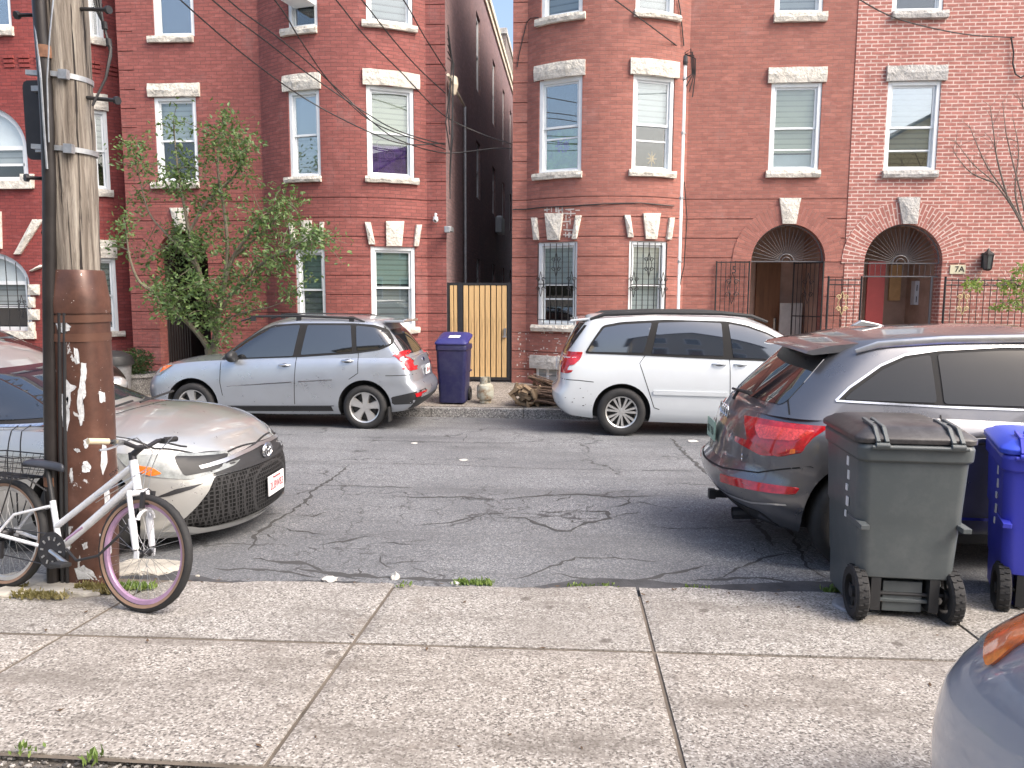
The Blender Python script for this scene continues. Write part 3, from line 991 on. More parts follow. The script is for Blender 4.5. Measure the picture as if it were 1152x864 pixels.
def star(fr, w, h, iw, b0, mz, b1):
    bm = bmesh.new()
    for k in range(8):
        a = k * pi / 4; tube(bm, [(.06, .114, b0 + .2), (.06 + .11 * cos(a), .114, b0 + .2 + .14 * sin(a))], [.02, .004], 5)
    obj('star_ornament', bm, M['gold'], fr)
C_.win((711.5, 758, 85, 192), sill=(707, 758.5, 192, 199), lintel=(709, 763, 67, 86), upper='blind_white', fill=.52, low_bar=.62, extra=star)
C_.win((866, 923, 93, 192), sill=(861, 922, 193, 200), lintel=(864, 930, 76, 92.5), upper='blind_cream', fill=.8, lower='shade', low_bar=.45)
C_.win((605, 649, 272, 366), sill=(599.5, 650, 366, 373), upper='blind_white', fill=.5, low_bar=.6, extra=grille())
C_.win((707, 749, 271, 368), sill=(703, 752, 368, 375), upper='blind_white', fill=.98, extra=grille())
bm = bmesh.new()
wedge(bm, C_.path, ((617, 630, 270), (614, 634, 240))); wedge(bm, C_.path, ((601.5, 607, 270), (599, 604.5, 245))); wedge(bm, C_.path, ((643.5, 649, 269), (648, 654.5, 242.5)))
wedge(bm, C_.path, ((726, 738, 269), (723, 742, 240))); wedge(bm, C_.path, ((706, 712, 267), (702, 708.5, 242))); wedge(bm, C_.path, ((749, 754, 269.5), (752, 757.5, 245)))
wedge(bm, C_.path, ((880, 895, 252), (876.5, 900.5, 223)))
split_islands(obj('keystone', bm, M['stone'], C_.root))
# whitened mortar left from an old canopy, above the left bow window
bm = bmesh.new()
random.seed(9)
for i in range(70):
    px = random.gauss(634, 12); py = random.choice([236, 240.4, 244.8, 249, 254, 259, 264]) + random.uniform(-.6, .6)
    if 614 < px < 634 and py > 240 or abs(px - 634) > 20: continue
    s_, z_ = C_.path.hit(px, py); L = random.uniform(.01, .09); H = .010
    if random.random() < .35: L, H = .010, .05
    q0, q1 = C_.path.at(s_ - L, .004), C_.path.at(s_ + L, .004)
    bm.faces.new([bm.verts.new(v) for v in ((*q0, z_ - H), (*q1, z_ - H), (*q1, z_ + H), (*q0, z_ + H))])
for i in range(90):
    px = random.uniform(580, 650); py = random.uniform(374, 425); s_, z_ = C_.path.hit(px, py)
    L, H = random.choice([(.05, .006), (.012, .02), (.02, .008), (.008, .008)])
    q0, q1 = C_.path.at(s_ - L, .004), C_.path.at(s_ + L, .004)
    bm.faces.new([bm.verts.new(v) for v in ((*q0, z_ - H), (*q1, z_ - H), (*q1, z_ + H), (*q0, z_ + H))])
obj('mortar_remains', bm, mat('old_mortar', (.58, .52, .48), .9), C_.root)['kind'] = 'stuff'
# basement window
sa, zb_ = C_.path.hit(601, 423); sb, _ = C_.path.hit(627, 423); z1b = C_.path.hit(614, 415)[1]; z0b = C_.path.hit(614, 430)[1]
C_.opens.append((sa, sb, z0b, z1b))
bm = bmesh.new(); stone_block(bm, C_.path, sa - .08, sb + .08, z1b, C_.path.hit(614, 400)[1], .05, -.1); recalc(bm); obj('basement_lintel', bm, M['stone_grey'], C_.root)
pa, pb = C_.path.at(sa + .01, -.08), C_.path.at(sb - .01, -.08)
bm = bmesh.new(); tz = z0b + .01
beam(bm, (*pa, (tz + z1b) / 2), (*pb, (tz + z1b) / 2), .02, z1b - tz); fr = obj('basement_window', bm, M['blind_grey'], C_.root)
bm = bmesh.new()
for k in (0.03, .5, .97):
    q = pa.lerp(pb, k); box2(bm, (q.x - .025, q.y - .03, tz), (q.x + .025, q.y - .012, z1b - .002))
obj('frame', bm, M['white_paint'], fr)
s0, s1, zs, zt = C_.archdoor(845, 928, 252, 294)
C_.finish(uoff=3.33)
C_.cornice()
def fanlight(root, path, s0, s1, zs, zt, y=-.12, m='black_iron', rays=23):
    bm = bmesh.new(); cs, hw, hh = (s0 + s1) / 2, (s1 - s0) / 2, zt - zs
    def P(s, z): q = path.at(s, y); return Vector((q.x, q.y, z))
    for r0_, tk in ((.985, .016), (.2, .010), (.12, .008)):
        tube(bm, [P(cs + hw * r0_ * cos(pi * k / 28), zs + hh * r0_ * sin(pi * k / 28)) for k in range(29)], tk, 5)
    for k in range(1, rays):
        a = pi * k / rays
        tube(bm, [P(cs + hw * .2 * cos(a), zs + hh * .2 * sin(a)), P(cs + hw * .98 * cos(a), zs + hh * .98 * sin(a))], .0055, 4)
    tube(bm, [P(s0 + .01, zs), P(s1 - .01, zs)], .014, 5)
    o = obj('iron_fanlight', bm, M[m], root); return o
M['old_iron'] = mat('weathered_iron', (.14, .14, .15), .5, .4)
fanlight(C_.root, C_.path, s0, s1, zs, zt, m='old_iron')
M['porch_brown'] = mat('porch_plaster', (.36, .25, .20), .8, var=.25, scale=2)
a, b, y0, y1 = recess(C_.root, C_.path, s0, s1, .36, zt, 1.1, M['porch_brown'])
bm = bmesh.new(); v0, v1 = onY(850, 330, y1 - .05).x, onY(877, 330, y1 - .05).x; box2(bm, (v0, y1 - .08, .4), (v1, y1 - .01, 2.75)); dr = obj('door', bm, M['door_brown'], C_.root)
bm = bmesh.new(); box2(bm, (v1 - .12, y1 - .13, 1.35), (v1 - .07, y1 - .085, 1.6)); obj('handle', bm, M['chrome'], dr)
bm = bmesh.new(); v0, v1 = onY(878, 330, y1 - .3).x, onY(903, 330, y1 - .3).x; box2(bm, (v0, y1 - .32, .4), (v1, y1 - .28, onY(890, 341, y1 - .3).z)); obj('entry_panel', bm, mat('panel_grey', (.45, .45, .43), .6), C_.root)
def iron_leaf(w, h, n, scrolls=True, plate=None):
    bm = bmesh.new()
    for i in range(n): tube(bm, [(w * i / (n - 1), 0, 0), (w * i / (n - 1), 0, h)], .007 if 0 < i < n - 1 else .016, 5)
    for z in (.1, h - .02, h * .55): tube(bm, [(0, 0, z), (w, 0, z)], .012, 5)
    if scrolls:
        for cz in (h * .3, h * .78):
            for sx in (-1, 1):
                for sz in (-1, 1): scroll(bm, (w / 2 + sx * .07, -.008, cz + sz * .12), .055, sx)
            for sx in (-1, 1): tube(bm, [(w / 2, -.01, cz + .3), (w / 2 + sx * .09, -.01, cz), (w / 2, -.01, cz - .3)], .006, 5)
    return bm
pL, pR = C_.path.at(s0, 0), C_.path.at(s1, 0)
gz = .38
ig = obj('iron_gate', iron_leaf(.62, zs - gz, 8), M['black_iron'], C_.root, (pL.x - .66, pL.y - .05, gz))
def text_obj(name, body, size, loc, rot, m, parent=None, ext=.004, align='CENTER', xs=1.0):
    cu = bpy.data.curves.new(name, 'FONT'); cu.body = body; cu.size = size; cu.extrude = ext; cu.align_x = align; cu.align_y = 'CENTER'
    o = bpy.data.objects.new(name, cu); COL.objects.link(o)
    bpy.context.view_layer.update()
    me = bpy.data.meshes.new_from_object(o.evaluated_get(bpy.context.evaluated_depsgraph_get()))
    bpy.data.objects.remove(o)
    o = obj(name, me, m, parent, loc, rot); o.scale = (xs, 1, 1)
    return o
text_obj('house_number', '5', .19, (.33, -.03, zs - gz - .17), (R(90), 0, 0), M['black_iron'], ig)
obj('iron_gate', iron_leaf(.66, zs - gz, 8), M['black_iron'], C_.root, (pR.x - .02, pR.y + .0, gz), (0, 0, R(128)))
flat_roof(C_.root, xC0 + .1, xC1, YF + .1, DEEP, TOP)
back_shell(C_.root, [(xC0, YF), (xC0, DEEP), (xC1, DEEP)], TOP, M['brick_alley'])

# ======== right-hand house with bright new mortar (D)
xD1 = X(1500)
D_ = House('flat_fronted_house', 'red brick row house with bright white mortar at the right edge', [(xC1 + .001, YF - .012), (xD1, YF - .012)], M['brick_D'])
D_.gtop = None
D_.win((1006, 1064, -80, 13), sill=(1003, 1066, 14, 21), upper='blind_grey', fill=.6, lint_mat='stone_grey')
D_.win((996.5, 1056, 91, 192), sill=(992, 1054, 192, 200), lintel=(997, 1065, 74, 91), upper='blind_white', fill=.80, low_bar=.42, lint_mat='stone_grey', pane='pane_sky')
D_.win((1215, 1275, 91, 192), sill=(1212, 1278, 192, 200), lintel=(1212, 1280, 74, 91), upper='blind_white', fill=.8, lint_mat='stone_grey')
D_.win((1205, 1262, 275, 360), sill=(1200, 1266, 360, 367), lintel=(1200, 1266, 258, 275), upper='blind_white', fill=.8, lint_mat='stone_grey')
s0, s1, zs, zt = D_.archdoor(972, 1060, 252, 296, thick=.42)
bm = bmesh.new(); wedge(bm, D_.path, ((1015, 1031, 252), (1009.5, 1034.5, 222))); obj('keystone', bm, M['stone_grey'], D_.root)
D_.finish(uoff=7.7); D_.cornice()
fanlight(D_.root, D_.path, s0, s1, zs, zt, m='old_iron')
a, b, y0, y1 = recess(D_.root, D_.path, s0, s1, .36, zt, 1.2, M['porch_brown'])
def PXR(x0_, x1_, Y): return onY(x0_, 330, Y).x, onY(x1_, 330, Y).x
u0, u1 = PXR(974.5, 994, y0 + .3)
bm = bmesh.new(); box2(bm, (u0, y0 + .27, .4), (u1, y0 + .32, 2.75)); obj('door', bm, M['door_red'], D_.root)
bm = bmesh.new(); u0, u1 = PXR(1000, 1013, y1 - .05); box2(bm, (u0, y1 - .05, onY(1006, 338, y1).z), (u1, y1 - .01, onY(1006, 298, y1).z)); obj('inner_door_panel', bm, mat('tan_panel', (.55, .34, .16), .6), D_.root)
bm = bmesh.new(); u0, u1 = PXR(1029, 1051, y1 - .6); zq0, zq1 = onY(1040, 343, y1 - .6).z, onY(1040, 316, y1 - .6).z; box2(bm, (u0, y1 - .6, zq0), (u1, y1 - .42, zq1)); mb = obj('mailbox_cabinet', bm, mat('mailbox_white', (.50, .53, .58), .5), D_.root)
bm = bmesh.new()
for r_ in range(2):
    for c in range(5): box2(bm, (u0 + .03 + c * (u1 - u0 - .04) / 5, y1 - .605, zq0 + .05 + r_ * .23), (u0 + .045 + c * (u1 - u0 - .04) / 5, y1 - .601, zq0 + .17 + r_ * .23))
split_islands(obj('mail_slot', bm, M['dark_metal'], mb))
bm = bmesh.new(); yq = YF + .1; pl = D_.path.at(s0, 0).x; pr = D_.path.at(s1, 0).x; z3 = D_.path.hit(1015, 311)[1]
tube(bm, [(pl + .01, yq, z3), (pr - .01, yq, z3)], .014, 5)
for i in range(14): tube(bm, [(pl + (pr - pl) * (i + .5) / 14, yq, z3), (pl + (pr - pl) * (i + .5) / 14, yq, zs)], .005, 4)
tube(bm, [(pr - .12, yq, .36), (pr - .12, yq, z3)], .022, 6); tube(bm, [(pl + .02, yq, .36), (pl + .02, yq, z3)], .02, 6)
obj('entry_grille', bm, M['old_iron'], D_.root)
bm = bmesh.new(); q = D_.path.hit(1077, 303); p = D_.path.at(q[0], .012); box2(bm, (p.x - .14, p.y - .01, q[1] - .085), (p.x + .14, p.y + .02, q[1] + .085))
np_ = obj('number_plate', bm, mat('cream_plate', (.62, .58, .42), .5, var=.05), D_.root)
text_obj('house_number', '7A', .15, (p.x + .03, p.y - .014, q[1]), (R(90), 0, 0), M['black_iron'], np_)
flat_roof(D_.root, xC1, xD1, YF + .1, DEEP, TOP)
back_shell(D_.root, [(xD1, YF), (xD1, DEEP), (xC1, DEEP)], TOP, M['brick_C'])
# wall lantern
q = D_.path.hit(1107, 293); p = D_.path.at(q[0], 0)
ln = empty('wall_lantern', (p.x, p.y, q[1])); tag(ln, 'black carriage lantern on the white mortared brick beside the right arched door', 'lantern')
bm = bmesh.new(); lathe(bm, [(0, .23), (.02, .20), (.035, .17), (.11, .12), (.115, .10), (.0, .10)], 6, (0, -.14, 0)); lathe(bm, [(0, -.2), (.06, -.19), (.08, -.16), (0, -.16)], 6, (0, -.14, 0))
for k in range(6): tube(bm, [(.10 * cos(k * pi / 3), -.14 + .10 * sin(k * pi / 3), .11), (.075 * cos(k * pi / 3), -.14 + .075 * sin(k * pi / 3), -.17)], .007, 4)
obj('lantern_cage', bm, M['black_iron'], ln)
bm = bmesh.new(); lathe(bm, [(.094, .10), (.07, -.16)], 6, (0, -.14, 0)); obj('glass', bm, mat('lantern_glass', (.10, .11, .11), .15), ln)
bm = bmesh.new(); box2(bm, (-.05, -.02, -.14), (.05, 0, .14)); tube(bm, [(0, 0, .05), (0, -.08, .14), (0, -.14, .17)], .012, 6); obj('bracket', bm, M['black_iron'], ln)

# ======== left house with arched windows (A)
xAa = X(38); rA = 2.05
A_ = House('arched_window_house', 'dark red brick house with arched stone trimmed windows at the left edge', [(X(-560), YF), (xAa - .001, YF)] + arc(xAa, YF + rA, rA, 0, R(66), 22), M['brick_A'])
A_.win((-30, 10, -70, 31), sill=(-33, 16, 31, 41), upper='blind_white', fill=.3, pane='pane_sky')
A_.win((97, 114, -70, 42), sill=(96, 118, 42, 50), upper='blind_white', fill=.3)
A_.win((103, 122.5, 124, 213), sill=(102, 127, 213, 221), lintel=(100, 121, 106, 124), upper='blind_grey', fill=.5)
A_.win((108, 132, 290, 373), sill=(106, 140, 373, 379), lintel=(105, 131, 270, 290), upper='blind_grey', fill=.5)
def arched_window(H, x0, x1, ytop, yspr, ybot, grilled=False, sill=None):
    path = H.path; s0 = path.hit(x0, yspr)[0]; s1 = path.hit(x1, yspr)[0]; xm = (x0 + x1) / 2
    zt, zs_, zb = path.hit(xm, ytop)[1], path.hit(xm, yspr)[1], path.hit(xm, ybot)[1]
    H.opens.append((s0, s1, zb, zt + .02)); H.arches.append((s0, s1, zs_, zt))
    c = path.at((s0 + s1) / 2, -.06); w = s1 - s0; h = zt - zb; hs = zs_ - zb
    bm = bmesh.new(); cw = .11; n = 24
    out = [(-w/2, 0)] + [(-w/2 * cos(pi * k / n), hs + (h - hs) * sin(pi * k / n)) for k in range(n + 1)] + [(w/2, 0)]
    inn = [(-w/2 + cw, .09)] + [(-(w/2 - cw) * cos(pi * k / n), hs + (h - hs - cw) * sin(pi * k / n)) for k in range(n + 1)] + [(w/2 - cw, .09)]
    for i in range(len(out) - 1):
        f = [bm.verts.new((x, yy, z)) for x, z, yy in ((*out[i], 0), (*out[i+1], 0), (*inn[i+1], 0), (*inn[i], 0))]; bm.faces.new(f)
        f = [bm.verts.new((x, yy, z)) for x, z, yy in ((*inn[i], 0), (*inn[i+1], 0), (*inn[i+1], .08), (*inn[i], .08))]; bm.faces.new(f)
    box2(bm, (-w/2, -.01, 0), (w/2, .08, .09)); 
    fr = obj('window', bm, M['white_paint'], H.root, (c.x, c.y, zb))
    bm = bmesh.new(); box2(bm, (-w/2 + cw, .03, hs - .04), (w/2 - cw, .07, hs + .04)); box2(bm, (-w/2 + cw, .03, hs * .5 - .02), (w/2 - cw, .07, hs * .5 + .03))
    for sx in (-1, 1): box2(bm, (sx * (w/2 - cw), .03, .09), (sx * (w/2 - cw - .05), .07, hs - .04))
    obj('sash', bm, M['white_paint'], fr)
    bm = bmesh.new(); bm.faces.new([bm.verts.new((x, .05, z)) for x, z in inn]); obj('pane', bm, M['pane'], fr)
    bm = bmesh.new(); box2(bm, (-w/2, .10, hs * .55), (w/2, .11, hs)); obj('blind', bm, M['blind_grey'], fr)
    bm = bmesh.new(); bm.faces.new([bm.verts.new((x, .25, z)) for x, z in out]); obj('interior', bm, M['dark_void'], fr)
    bm = bmesh.new(); bm.faces.new([bm.verts.new((x, .11, z)) for x, z in inn[1:-1]]); obj('arch_panel', bm, M['white_paint'], fr)
    if sill:
        bm = bmesh.new(); box2(bm, (-w/2 - .08, -.14, -.16), (w/2 + .08, .1, -.002)); obj('sill', bm, M['stone'], fr)
    if grilled:
        g = bars_grille(w - .04, .02, hs, 9, -.1, arch=lambda x: hs + (h - hs) * sqrt(max(0, 1 - (x / (w / 2)) ** 2)) - .02)
        obj('window_grille', g, M['black_iron'], fr)
    return s0, s1, zs_, zt
arched_window(A_, -58, 30, 120, 166, 204, sill=True)
s0a, s1a, zsa, zta = arched_window(A_, -60, 33, 283, 318, 372, True, sill=True)
bm = bmesh.new()
wedge(bm, A_.path, ((17, 24, 286), (38, 50, 247))); wedge(bm, A_.path, ((34, 38, 305), (46, 56, 298))); wedge(bm, A_.path, ((-4, 3, 280), (-8, 2, 238)))
for k in range(4): wedge(bm, A_.path, ((33, 40 + (k % 2) * 5, 374 - k * 14), (33, 40 + (k % 2) * 5, 362 - k * 14)))
wedge(bm, A_.path, ((24, 39, 212), (24, 39, 196)))
split_islands(obj('voussoir', bm, M['stone'], A_.root))
bm = bmesh.new()
for i in range(60):                       # corbelled brick teeth
    s_ = .02 + A_.path.s[-1] * .0 + (A_.path.s[-1] - 6.5) + i * .105 * (6.4 / 6.3)
    if s_ > A_.path.s[-1] - .05: break
    zc = A_.path.hit(20, 64)[1]
    if i % 3 != 2:
        for k in range(3):
            p, q = A_.path.at(s_, .0), A_.path.at(s_ + .09, .0); nn = A_.path.nrm(s_) 
            d = .05 - k * .014
            c = (p + q) / 2 + nn * (d / 2)
            box(bm, (c.x, c.y, zc - k * .085), (.1, d, .06), Matrix.Rotation(atan2(q.y - p.y, q.x - p.x), 3, 'Z'))
split_islands(obj('corbel_brick', bm, M['brick_A'], A_.root))
A_.finish(uoff=1.1); A_.cornice()
back_shell(A_.root, [(X(-560), DEEP), (X(-560), YF)], TOP, M['brick_A'])
flat_roof(A_.root, X(-560), A_.path.p[-1].x, YF + 2, DEEP, TOP)
eA = A_.path.p[-1]
bm = bmesh.new(); box2(bm, (eA.x - .3, eA.y, BASE), (xB0 - .002, eA.y + .2, TOP)); obj('recess_wall', bm, M['brick_A'], A_.root)

# ======== brick block seen at the end of the alley
yb = 37.0
bx0, bx1 = onY(540, 60, yb).x - 6, onY(569, 60, yb).x; bz = onY(560, 38, yb).z
fb = empty('distant_brick_block'); tag(fb, 'weathered grey brown brick block rising beyond the alley', 'building')
p_ = Path([(bx0, yb), (bx1, yb)])
obj('wall', wall_mesh(p_, .2, bz, [], ()), M['brick_grey'], fb)
back_shell(fb, [(bx1, yb), (bx1, yb + 9), (bx0, yb + 9), (bx0, yb)], bz, M['brick_grey'])
bm = bmesh.new(); box2(bm, (bx0, yb - .05, bz), (bx1 + .05, yb + 9, bz + .25)); obj('coping', bm, M['stone_grey'], fb)

# ======== clapboard houses on the near side of the street (behind the photographer, seen in reflections)
M['clap_yellow'] = blind_mat('yellow_clapboard', (.78, .64, .34), (.48, .38, .20), .12)
M['clap_grey'] = blind_mat('grey_clapboard', (.55, .52, .44), (.30, .29, .25), .12)
M['shingle'] = mat('shingle', (.07, .065, .06), .9)
def clap(x0, x1, y, h, mt, label, ridge):
    r_ = empty('clapboard_house', ((x0 + x1) / 2, y, .4)); tag(r_, label, 'house'); w = (x1 - x0) / 2
    bm = bmesh.new(); box2(bm, (-w, -9, 0), (w, 0, h)); prism(bm, [(-w, h), (w, h), (0, h + ridge)], -9, 0, 'Y'); obj('wall', bm, mt, r_)
    bm = bmesh.new()
    for sx in (-1, 1): beam(bm, (sx * (w + .35), -4.5, h - .3), (0, -4.5, h + ridge + .12), 9.6, .12, up=(1, 0, 0))
    obj('roof', bm, M['shingle'], r_)
    for z in (1.0, 3.7, 6.2):
        for k in (-.6, -.1, .5):
            bm = bmesh.new(); box2(bm, (k * w - .5, .01, z), (k * w + .5, .05, z + 1.6)); f = obj('window', bm, M['white_paint'], r_)
            bm = bmesh.new(); box2(bm, (k * w - .4, .051, z + .1), (k * w + .4, .06, z + 1.5)); obj('pane', bm, M['glass_dark'], f)
clap(-9.5, -1.2, -9, 8.4, M['clap_yellow'], 'yellow clapboard house with steep gable across from the bow fronts', 3.2)
clap(1.5, 9.5, -10, 8.0, M['clap_grey'], 'grey clapboard house with low gable across from the bow fronts', 2.4)
clap(13, 22, -10, 8.0, M['clap_yellow'], 'yellow clapboard house with low gable further along the street', 2.4)
# ------------------------------------------------------------------ alley gate, pipes, meters
gy = YF + .06
zb_, zt_ = .345, onY(540, 318, gy).z
xg0, xg1 = onY(502.5, 330, gy).x + .01, onY(575.5, 330, gy).x - .01
gt = empty('alley_gate', ((xg0 + xg1) / 2, gy, zb_)); tag(gt, 'tall gate of upright cedar slats in a black frame closing the alley', 'gate')
w_, h_ = (xg1 - xg0) / 2, zt_ - zb_
xp = onY(518, 330, gy).x - (xg0 + xg1) / 2
bm = bmesh.new()
box2(bm, (-w_, -.03, .01), (-w_ + .05, .03, h_)); box2(bm, (w_ - .07, -.03, .01), (w_, .03, h_)); box2(bm, (xp - .05, -.035, .01), (xp + .05, .03, h_))
box2(bm, (-w_ + .05, -.028, h_ - .05), (xp - .05, .028, h_ - .002)); box2(bm, (xp + .05, -.028, h_ - .05), (w_ - .07, .028, h_ - .002)); box2(bm, (-w_ + .05, -.028, .012), (xp - .05, .028, .06)); box2(bm, (xp + .05, -.028, .012), (w_ - .07, .028, .07))
obj('gate_frame', bm, M['dark_metal'], gt)
random.seed(4)
def slats(x0, x1, n):
    d = (x1 - x0) / n
    for i in range(n):
        bm = bmesh.new(); box2(bm, (-d * .41, -.024 + random.uniform(-.004, .004), .065), (d * .41, .0, h_ - .055)); o = obj('slat', bm, M['cedar'], gt, (x0 + d * (i + .5), 0, 0)); bevel_mod(o, .004, 1)
        o.rotation_euler = (0, random.uniform(-.002, .002), 0)
slats(-w_ + .055, xp - .055, 2); slats(xp + .055, w_ - .075, 8)
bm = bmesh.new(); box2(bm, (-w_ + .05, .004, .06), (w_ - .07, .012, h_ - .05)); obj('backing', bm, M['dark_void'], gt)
bm = bmesh.new(); zz = onY(569, 375, gy).z - zb_; box2(bm, (w_ - .14, -.06, zz - .08), (w_ - .09, -.03, zz + .10)); tube(bm, [(w_ - .16, -.05, zz - .07), (w_ - .08, -.09, zz - .07)], .012, 6); obj('latch', bm, M['steel'], gt)

def pipe(name, pts, r, m, label, cat, n=8, group=None, parts=None):
    bm = bmesh.new(); tube(bm, pts, r, n); o = obj(name, bm, m); smooth(o); tag(o, label, cat, group); return o
def wallX(px, py, Xw):
    d = ray(px, py); t = Xw / d.x; return CAM + d * t
dp = [wallX(523, y, xB1 + .07) for y in (120, 316)]
dp[1].y = dp[0].y; dp[1].z = .5
pipe('alley_conduit', dp, .035, M['galv'], 'pale grey conduit running down the sooty alley wall', 'conduit')
q0, q1, q2 = wallX(504, 84, xB1 + .1), wallX(510, 96, xB1 + .12), wallX(522, 119, xB1 + .1)
mt_ = empty('service_head', q0); tag(mt_, 'cream service head and slanted pipe high on the alley wall corner', 'electric fitting')
bm = bmesh.new(); tube(bm, [Vector((0, 0, 0)), q1 - q0, q2 - q0], .03, 8); obj('pipe', bm, M['cream_trim'], mt_)
bm = bmesh.new(); lathe(bm, [(0, .2), (.08, .15), (.10, 0), (.05, -.18), (0, -.2)], 10, q1 - q0); obj('weather_head', bm, M['cream_trim'], mt_)
bm = bmesh.new()
random.seed(8)
for k in range(6):
    a = Vector((0, 0, .3 + k * .1)); tube(bm, [Vector((.0, 0, .9 - k * .12)), Vector((.06, .1 + .05 * k, .3)), Vector((random.uniform(-.05, .1), random.uniform(-.2, .3), -.3 - .3 * k)), Vector((.03, -.02, -.8 - .3 * k))], .012, 5)
obj('loose_wires', bm, M['cable'], mt_)
# flood light box beside the camera
p = wallX(505, 258, xB1 + .08)
bm = bmesh.new(); box(bm, (0, 0, 0), (.14, .32, .10)); box(bm, (.0, -.2, -.02), (.10, .1, .12)); o = obj('flood_light', bm, M['galv'], None, p); bevel_mod(o, .01); tag(o, 'small grey flood light on the alley corner above the gate', 'flood light')
# security camera
q = B.path.hit(491, 248); p = B.path.at(q[0], 0)
sc_ = empty('security_camera', (p.x, p.y, q[1])); tag(sc_, 'small white dome security camera on red brick beside the alley', 'camera')
bm = bmesh.new(); lathe(bm, [(0, .0), (.05, 0), (.05, -.03), (0, -.03)], 14, (0, -.10, .06)); tube(bm, [(0, 0, .12), (0, -.10, .12), (0, -.10, .05)], .02, 8); obj('bracket', bm, M['white_paint'], sc_)
bm = bmesh.new(); bmesh.ops.create_uvsphere(bm, u_segments=16, v_segments=10, radius=.055, matrix=Matrix.Translation((0, -.10, 0))); o = obj('camera_dome', bm, M['white_paint'], sc_); smooth(o)
bm = bmesh.new(); bmesh.ops.create_uvsphere(bm, u_segments=12, v_segments=8, radius=.03, matrix=Matrix.Translation((0.0, -.137, -.012))); o = obj('lens', bm, M['glass_dark'], sc_); smooth(o)
# white downpipe between the bow and the flat wall of the pale brick house
def onwall(H, px, py, d=.05):
    s_, z_ = H.path.hit(px, py); q = H.path.at(s_, d); return Vector((q.x, q.y, z_))
a_, b_ = onwall(C_, 769.5, 72, .06), onwall(C_, 757, 352, .06)
cxp = (a_.x + b_.x) / 2 + .02
dp_ = empty('downpipe', (cxp, YF - .06, .32)); tag(dp_, 'white service pipe climbing the pale brick wall right of the bow', 'pipe')
bm = bmesh.new(); tube(bm, [(0, 0, .3), (0, 0, a_.z - .32)], .045, 10); o = obj('pipe', bm, M['white_paint'], dp_); smooth(o)
bm = bmesh.new()
for z in (1.2, 2.4, 3.6, 4.8, 5.8): lathe(bm, [(.052, -.02), (.058, -.02), (.058, .02), (.052, .02)], 12, (0, 0, z)); box2(bm, (-.07, .03, z - .015), (.07, .055, z + .015))
obj('clamp', bm, M['galv'], dp_)
bm = bmesh.new(); lathe(bm, [(0, .18), (.05, .15), (.06, .04), (.05, -.02)], 10, (0, -.01, a_.z - .32)); obj('cap', bm, M['dark_metal'], dp_)
bm = bmesh.new()
for k in range(4): tube(bm, [Vector((-.05 + .03 * k, -.02, a_.z - .15)), Vector((.10 + .03 * k, -.05, a_.z - .05 - .06 * k)), Vector((.14 + .02 * k, -.03, a_.z - .5)), Vector((.06 * k - .02, -.04, a_.z - .62 - .1 * k))], .011, 5)
tube(bm, [Vector((.06, -.02, 3.9)), Vector((.13, -.02, 3.2)), Vector((.10, -.02, 2.3)), Vector((.02, -.02, 1.9))], .010, 5)
obj('loose_wires', bm, M['cable'], dp_)
# black cable across the bow at the level of the keystones
pts = [onwall(C_, x, y, .03) for x, y in ((577, 236), (592, 235.5), (610, 233.5), (640, 232), (680, 229.5), (720, 228.5), (745, 231), (757, 232))]
pipe('facade_cable', pts, .012, M['cable'], 'black cable strung across the bow above its ground floor windows', 'cable', 6)
pts = [onwall(C_, x, y, .03) for x, y in ((607, 20), (598, 21), (593, 25), (588, 45), (584, 62), (582, 76))]
pipe('facade_cable', pts, .009, M['cable'], 'thin cable looping down from the top left bow sill beside the alley', 'cable', 6)
pts = [onwall(C_, x, y, .03) for x, y in ((762, 0), (764, 12), (766, 30), (768, 52))]
pipe('facade_cable', pts, .012, M['cable'], 'black cable dropping down the brick to the top of the white pipe', 'cable', 6)
pts = [onwall(D_, x, y, .04) for x, y in ((1136, 42), (1139, 60), (1138, 72), (1141, 84), (1147, 88), (1160, 80))]
pipe('facade_cable', pts, .014, M['cable'], 'looped black service cable hanging on white mortared brick at top right', 'cable', 6)

# ------------------------------------------------------------------ overhead wires
def wire(pts, label, r=.011):
    P = []
    for x, y, Y in pts:
        if 300 < x < 495: Y = min(Y, 13.6 + .7 * (x - 300) / 195)
        P.append(onY(x, y, Y))
    out = []
    for i in range(len(P) - 1):
        p0_ = P[max(0, i - 1)]; p1_, p2_ = P[i], P[i + 1]; p3_ = P[min(len(P) - 1, i + 2)]
        for k in range(6):
            t = k / 6
            out.append(.5 * ((2 * p1_) + (p2_ - p0_) * t + (2 * p0_ - 5 * p1_ + 4 * p2_ - p3_) * t * t + (3 * p1_ - p0_ - 3 * p2_ + p3_) * t ** 3))
    out.append(P[-1])
    bm = bmesh.new(); tube(bm, out, r, 5); o = obj('overhead_wire', bm, M['cable']); smooth(o, 60)
    tag(o, label, 'wire', 'overhead service wires')
wire([(120, -80, 9), (203, 0, 10.5), (280, 66, 12.4), (345, 112, 13.8), (410, 146, 14.8), (455, 162, 15.1), (501, 161, 15.25)], 'leftmost service wire, sweeping from the top left to the alley corner')
wire([(150, -90, 9), (239, 0, 10.8), (300, 47, 12.2), (345, 82, 13.2), (410, 126, 14.5), (450, 148, 15.0), (501, 163, 15.25)], 'thick service wire just right of the leftmost, crossing the tall bow window')
wire([(170, -90, 9), (257, 0, 10.8), (310, 40, 12.2), (352, 75, 13.2), (388, 108, 14), (420, 138, 14.7), (450, 158, 15.2), (500, 172, 15.26), (555, 167, 15.5), (575, 167, 15.5)], 'service wire dropping steeply to the lower bow window and across the alley')
wire([(215, -110, 9), (309, 0, 11), (336, 42, 12.2), (365, 85, 13.4), (395, 118, 14.2), (430, 143, 14.9), (501, 168, 15.25)], 'service wire starting over the air conditioner and bending to the alley corner')
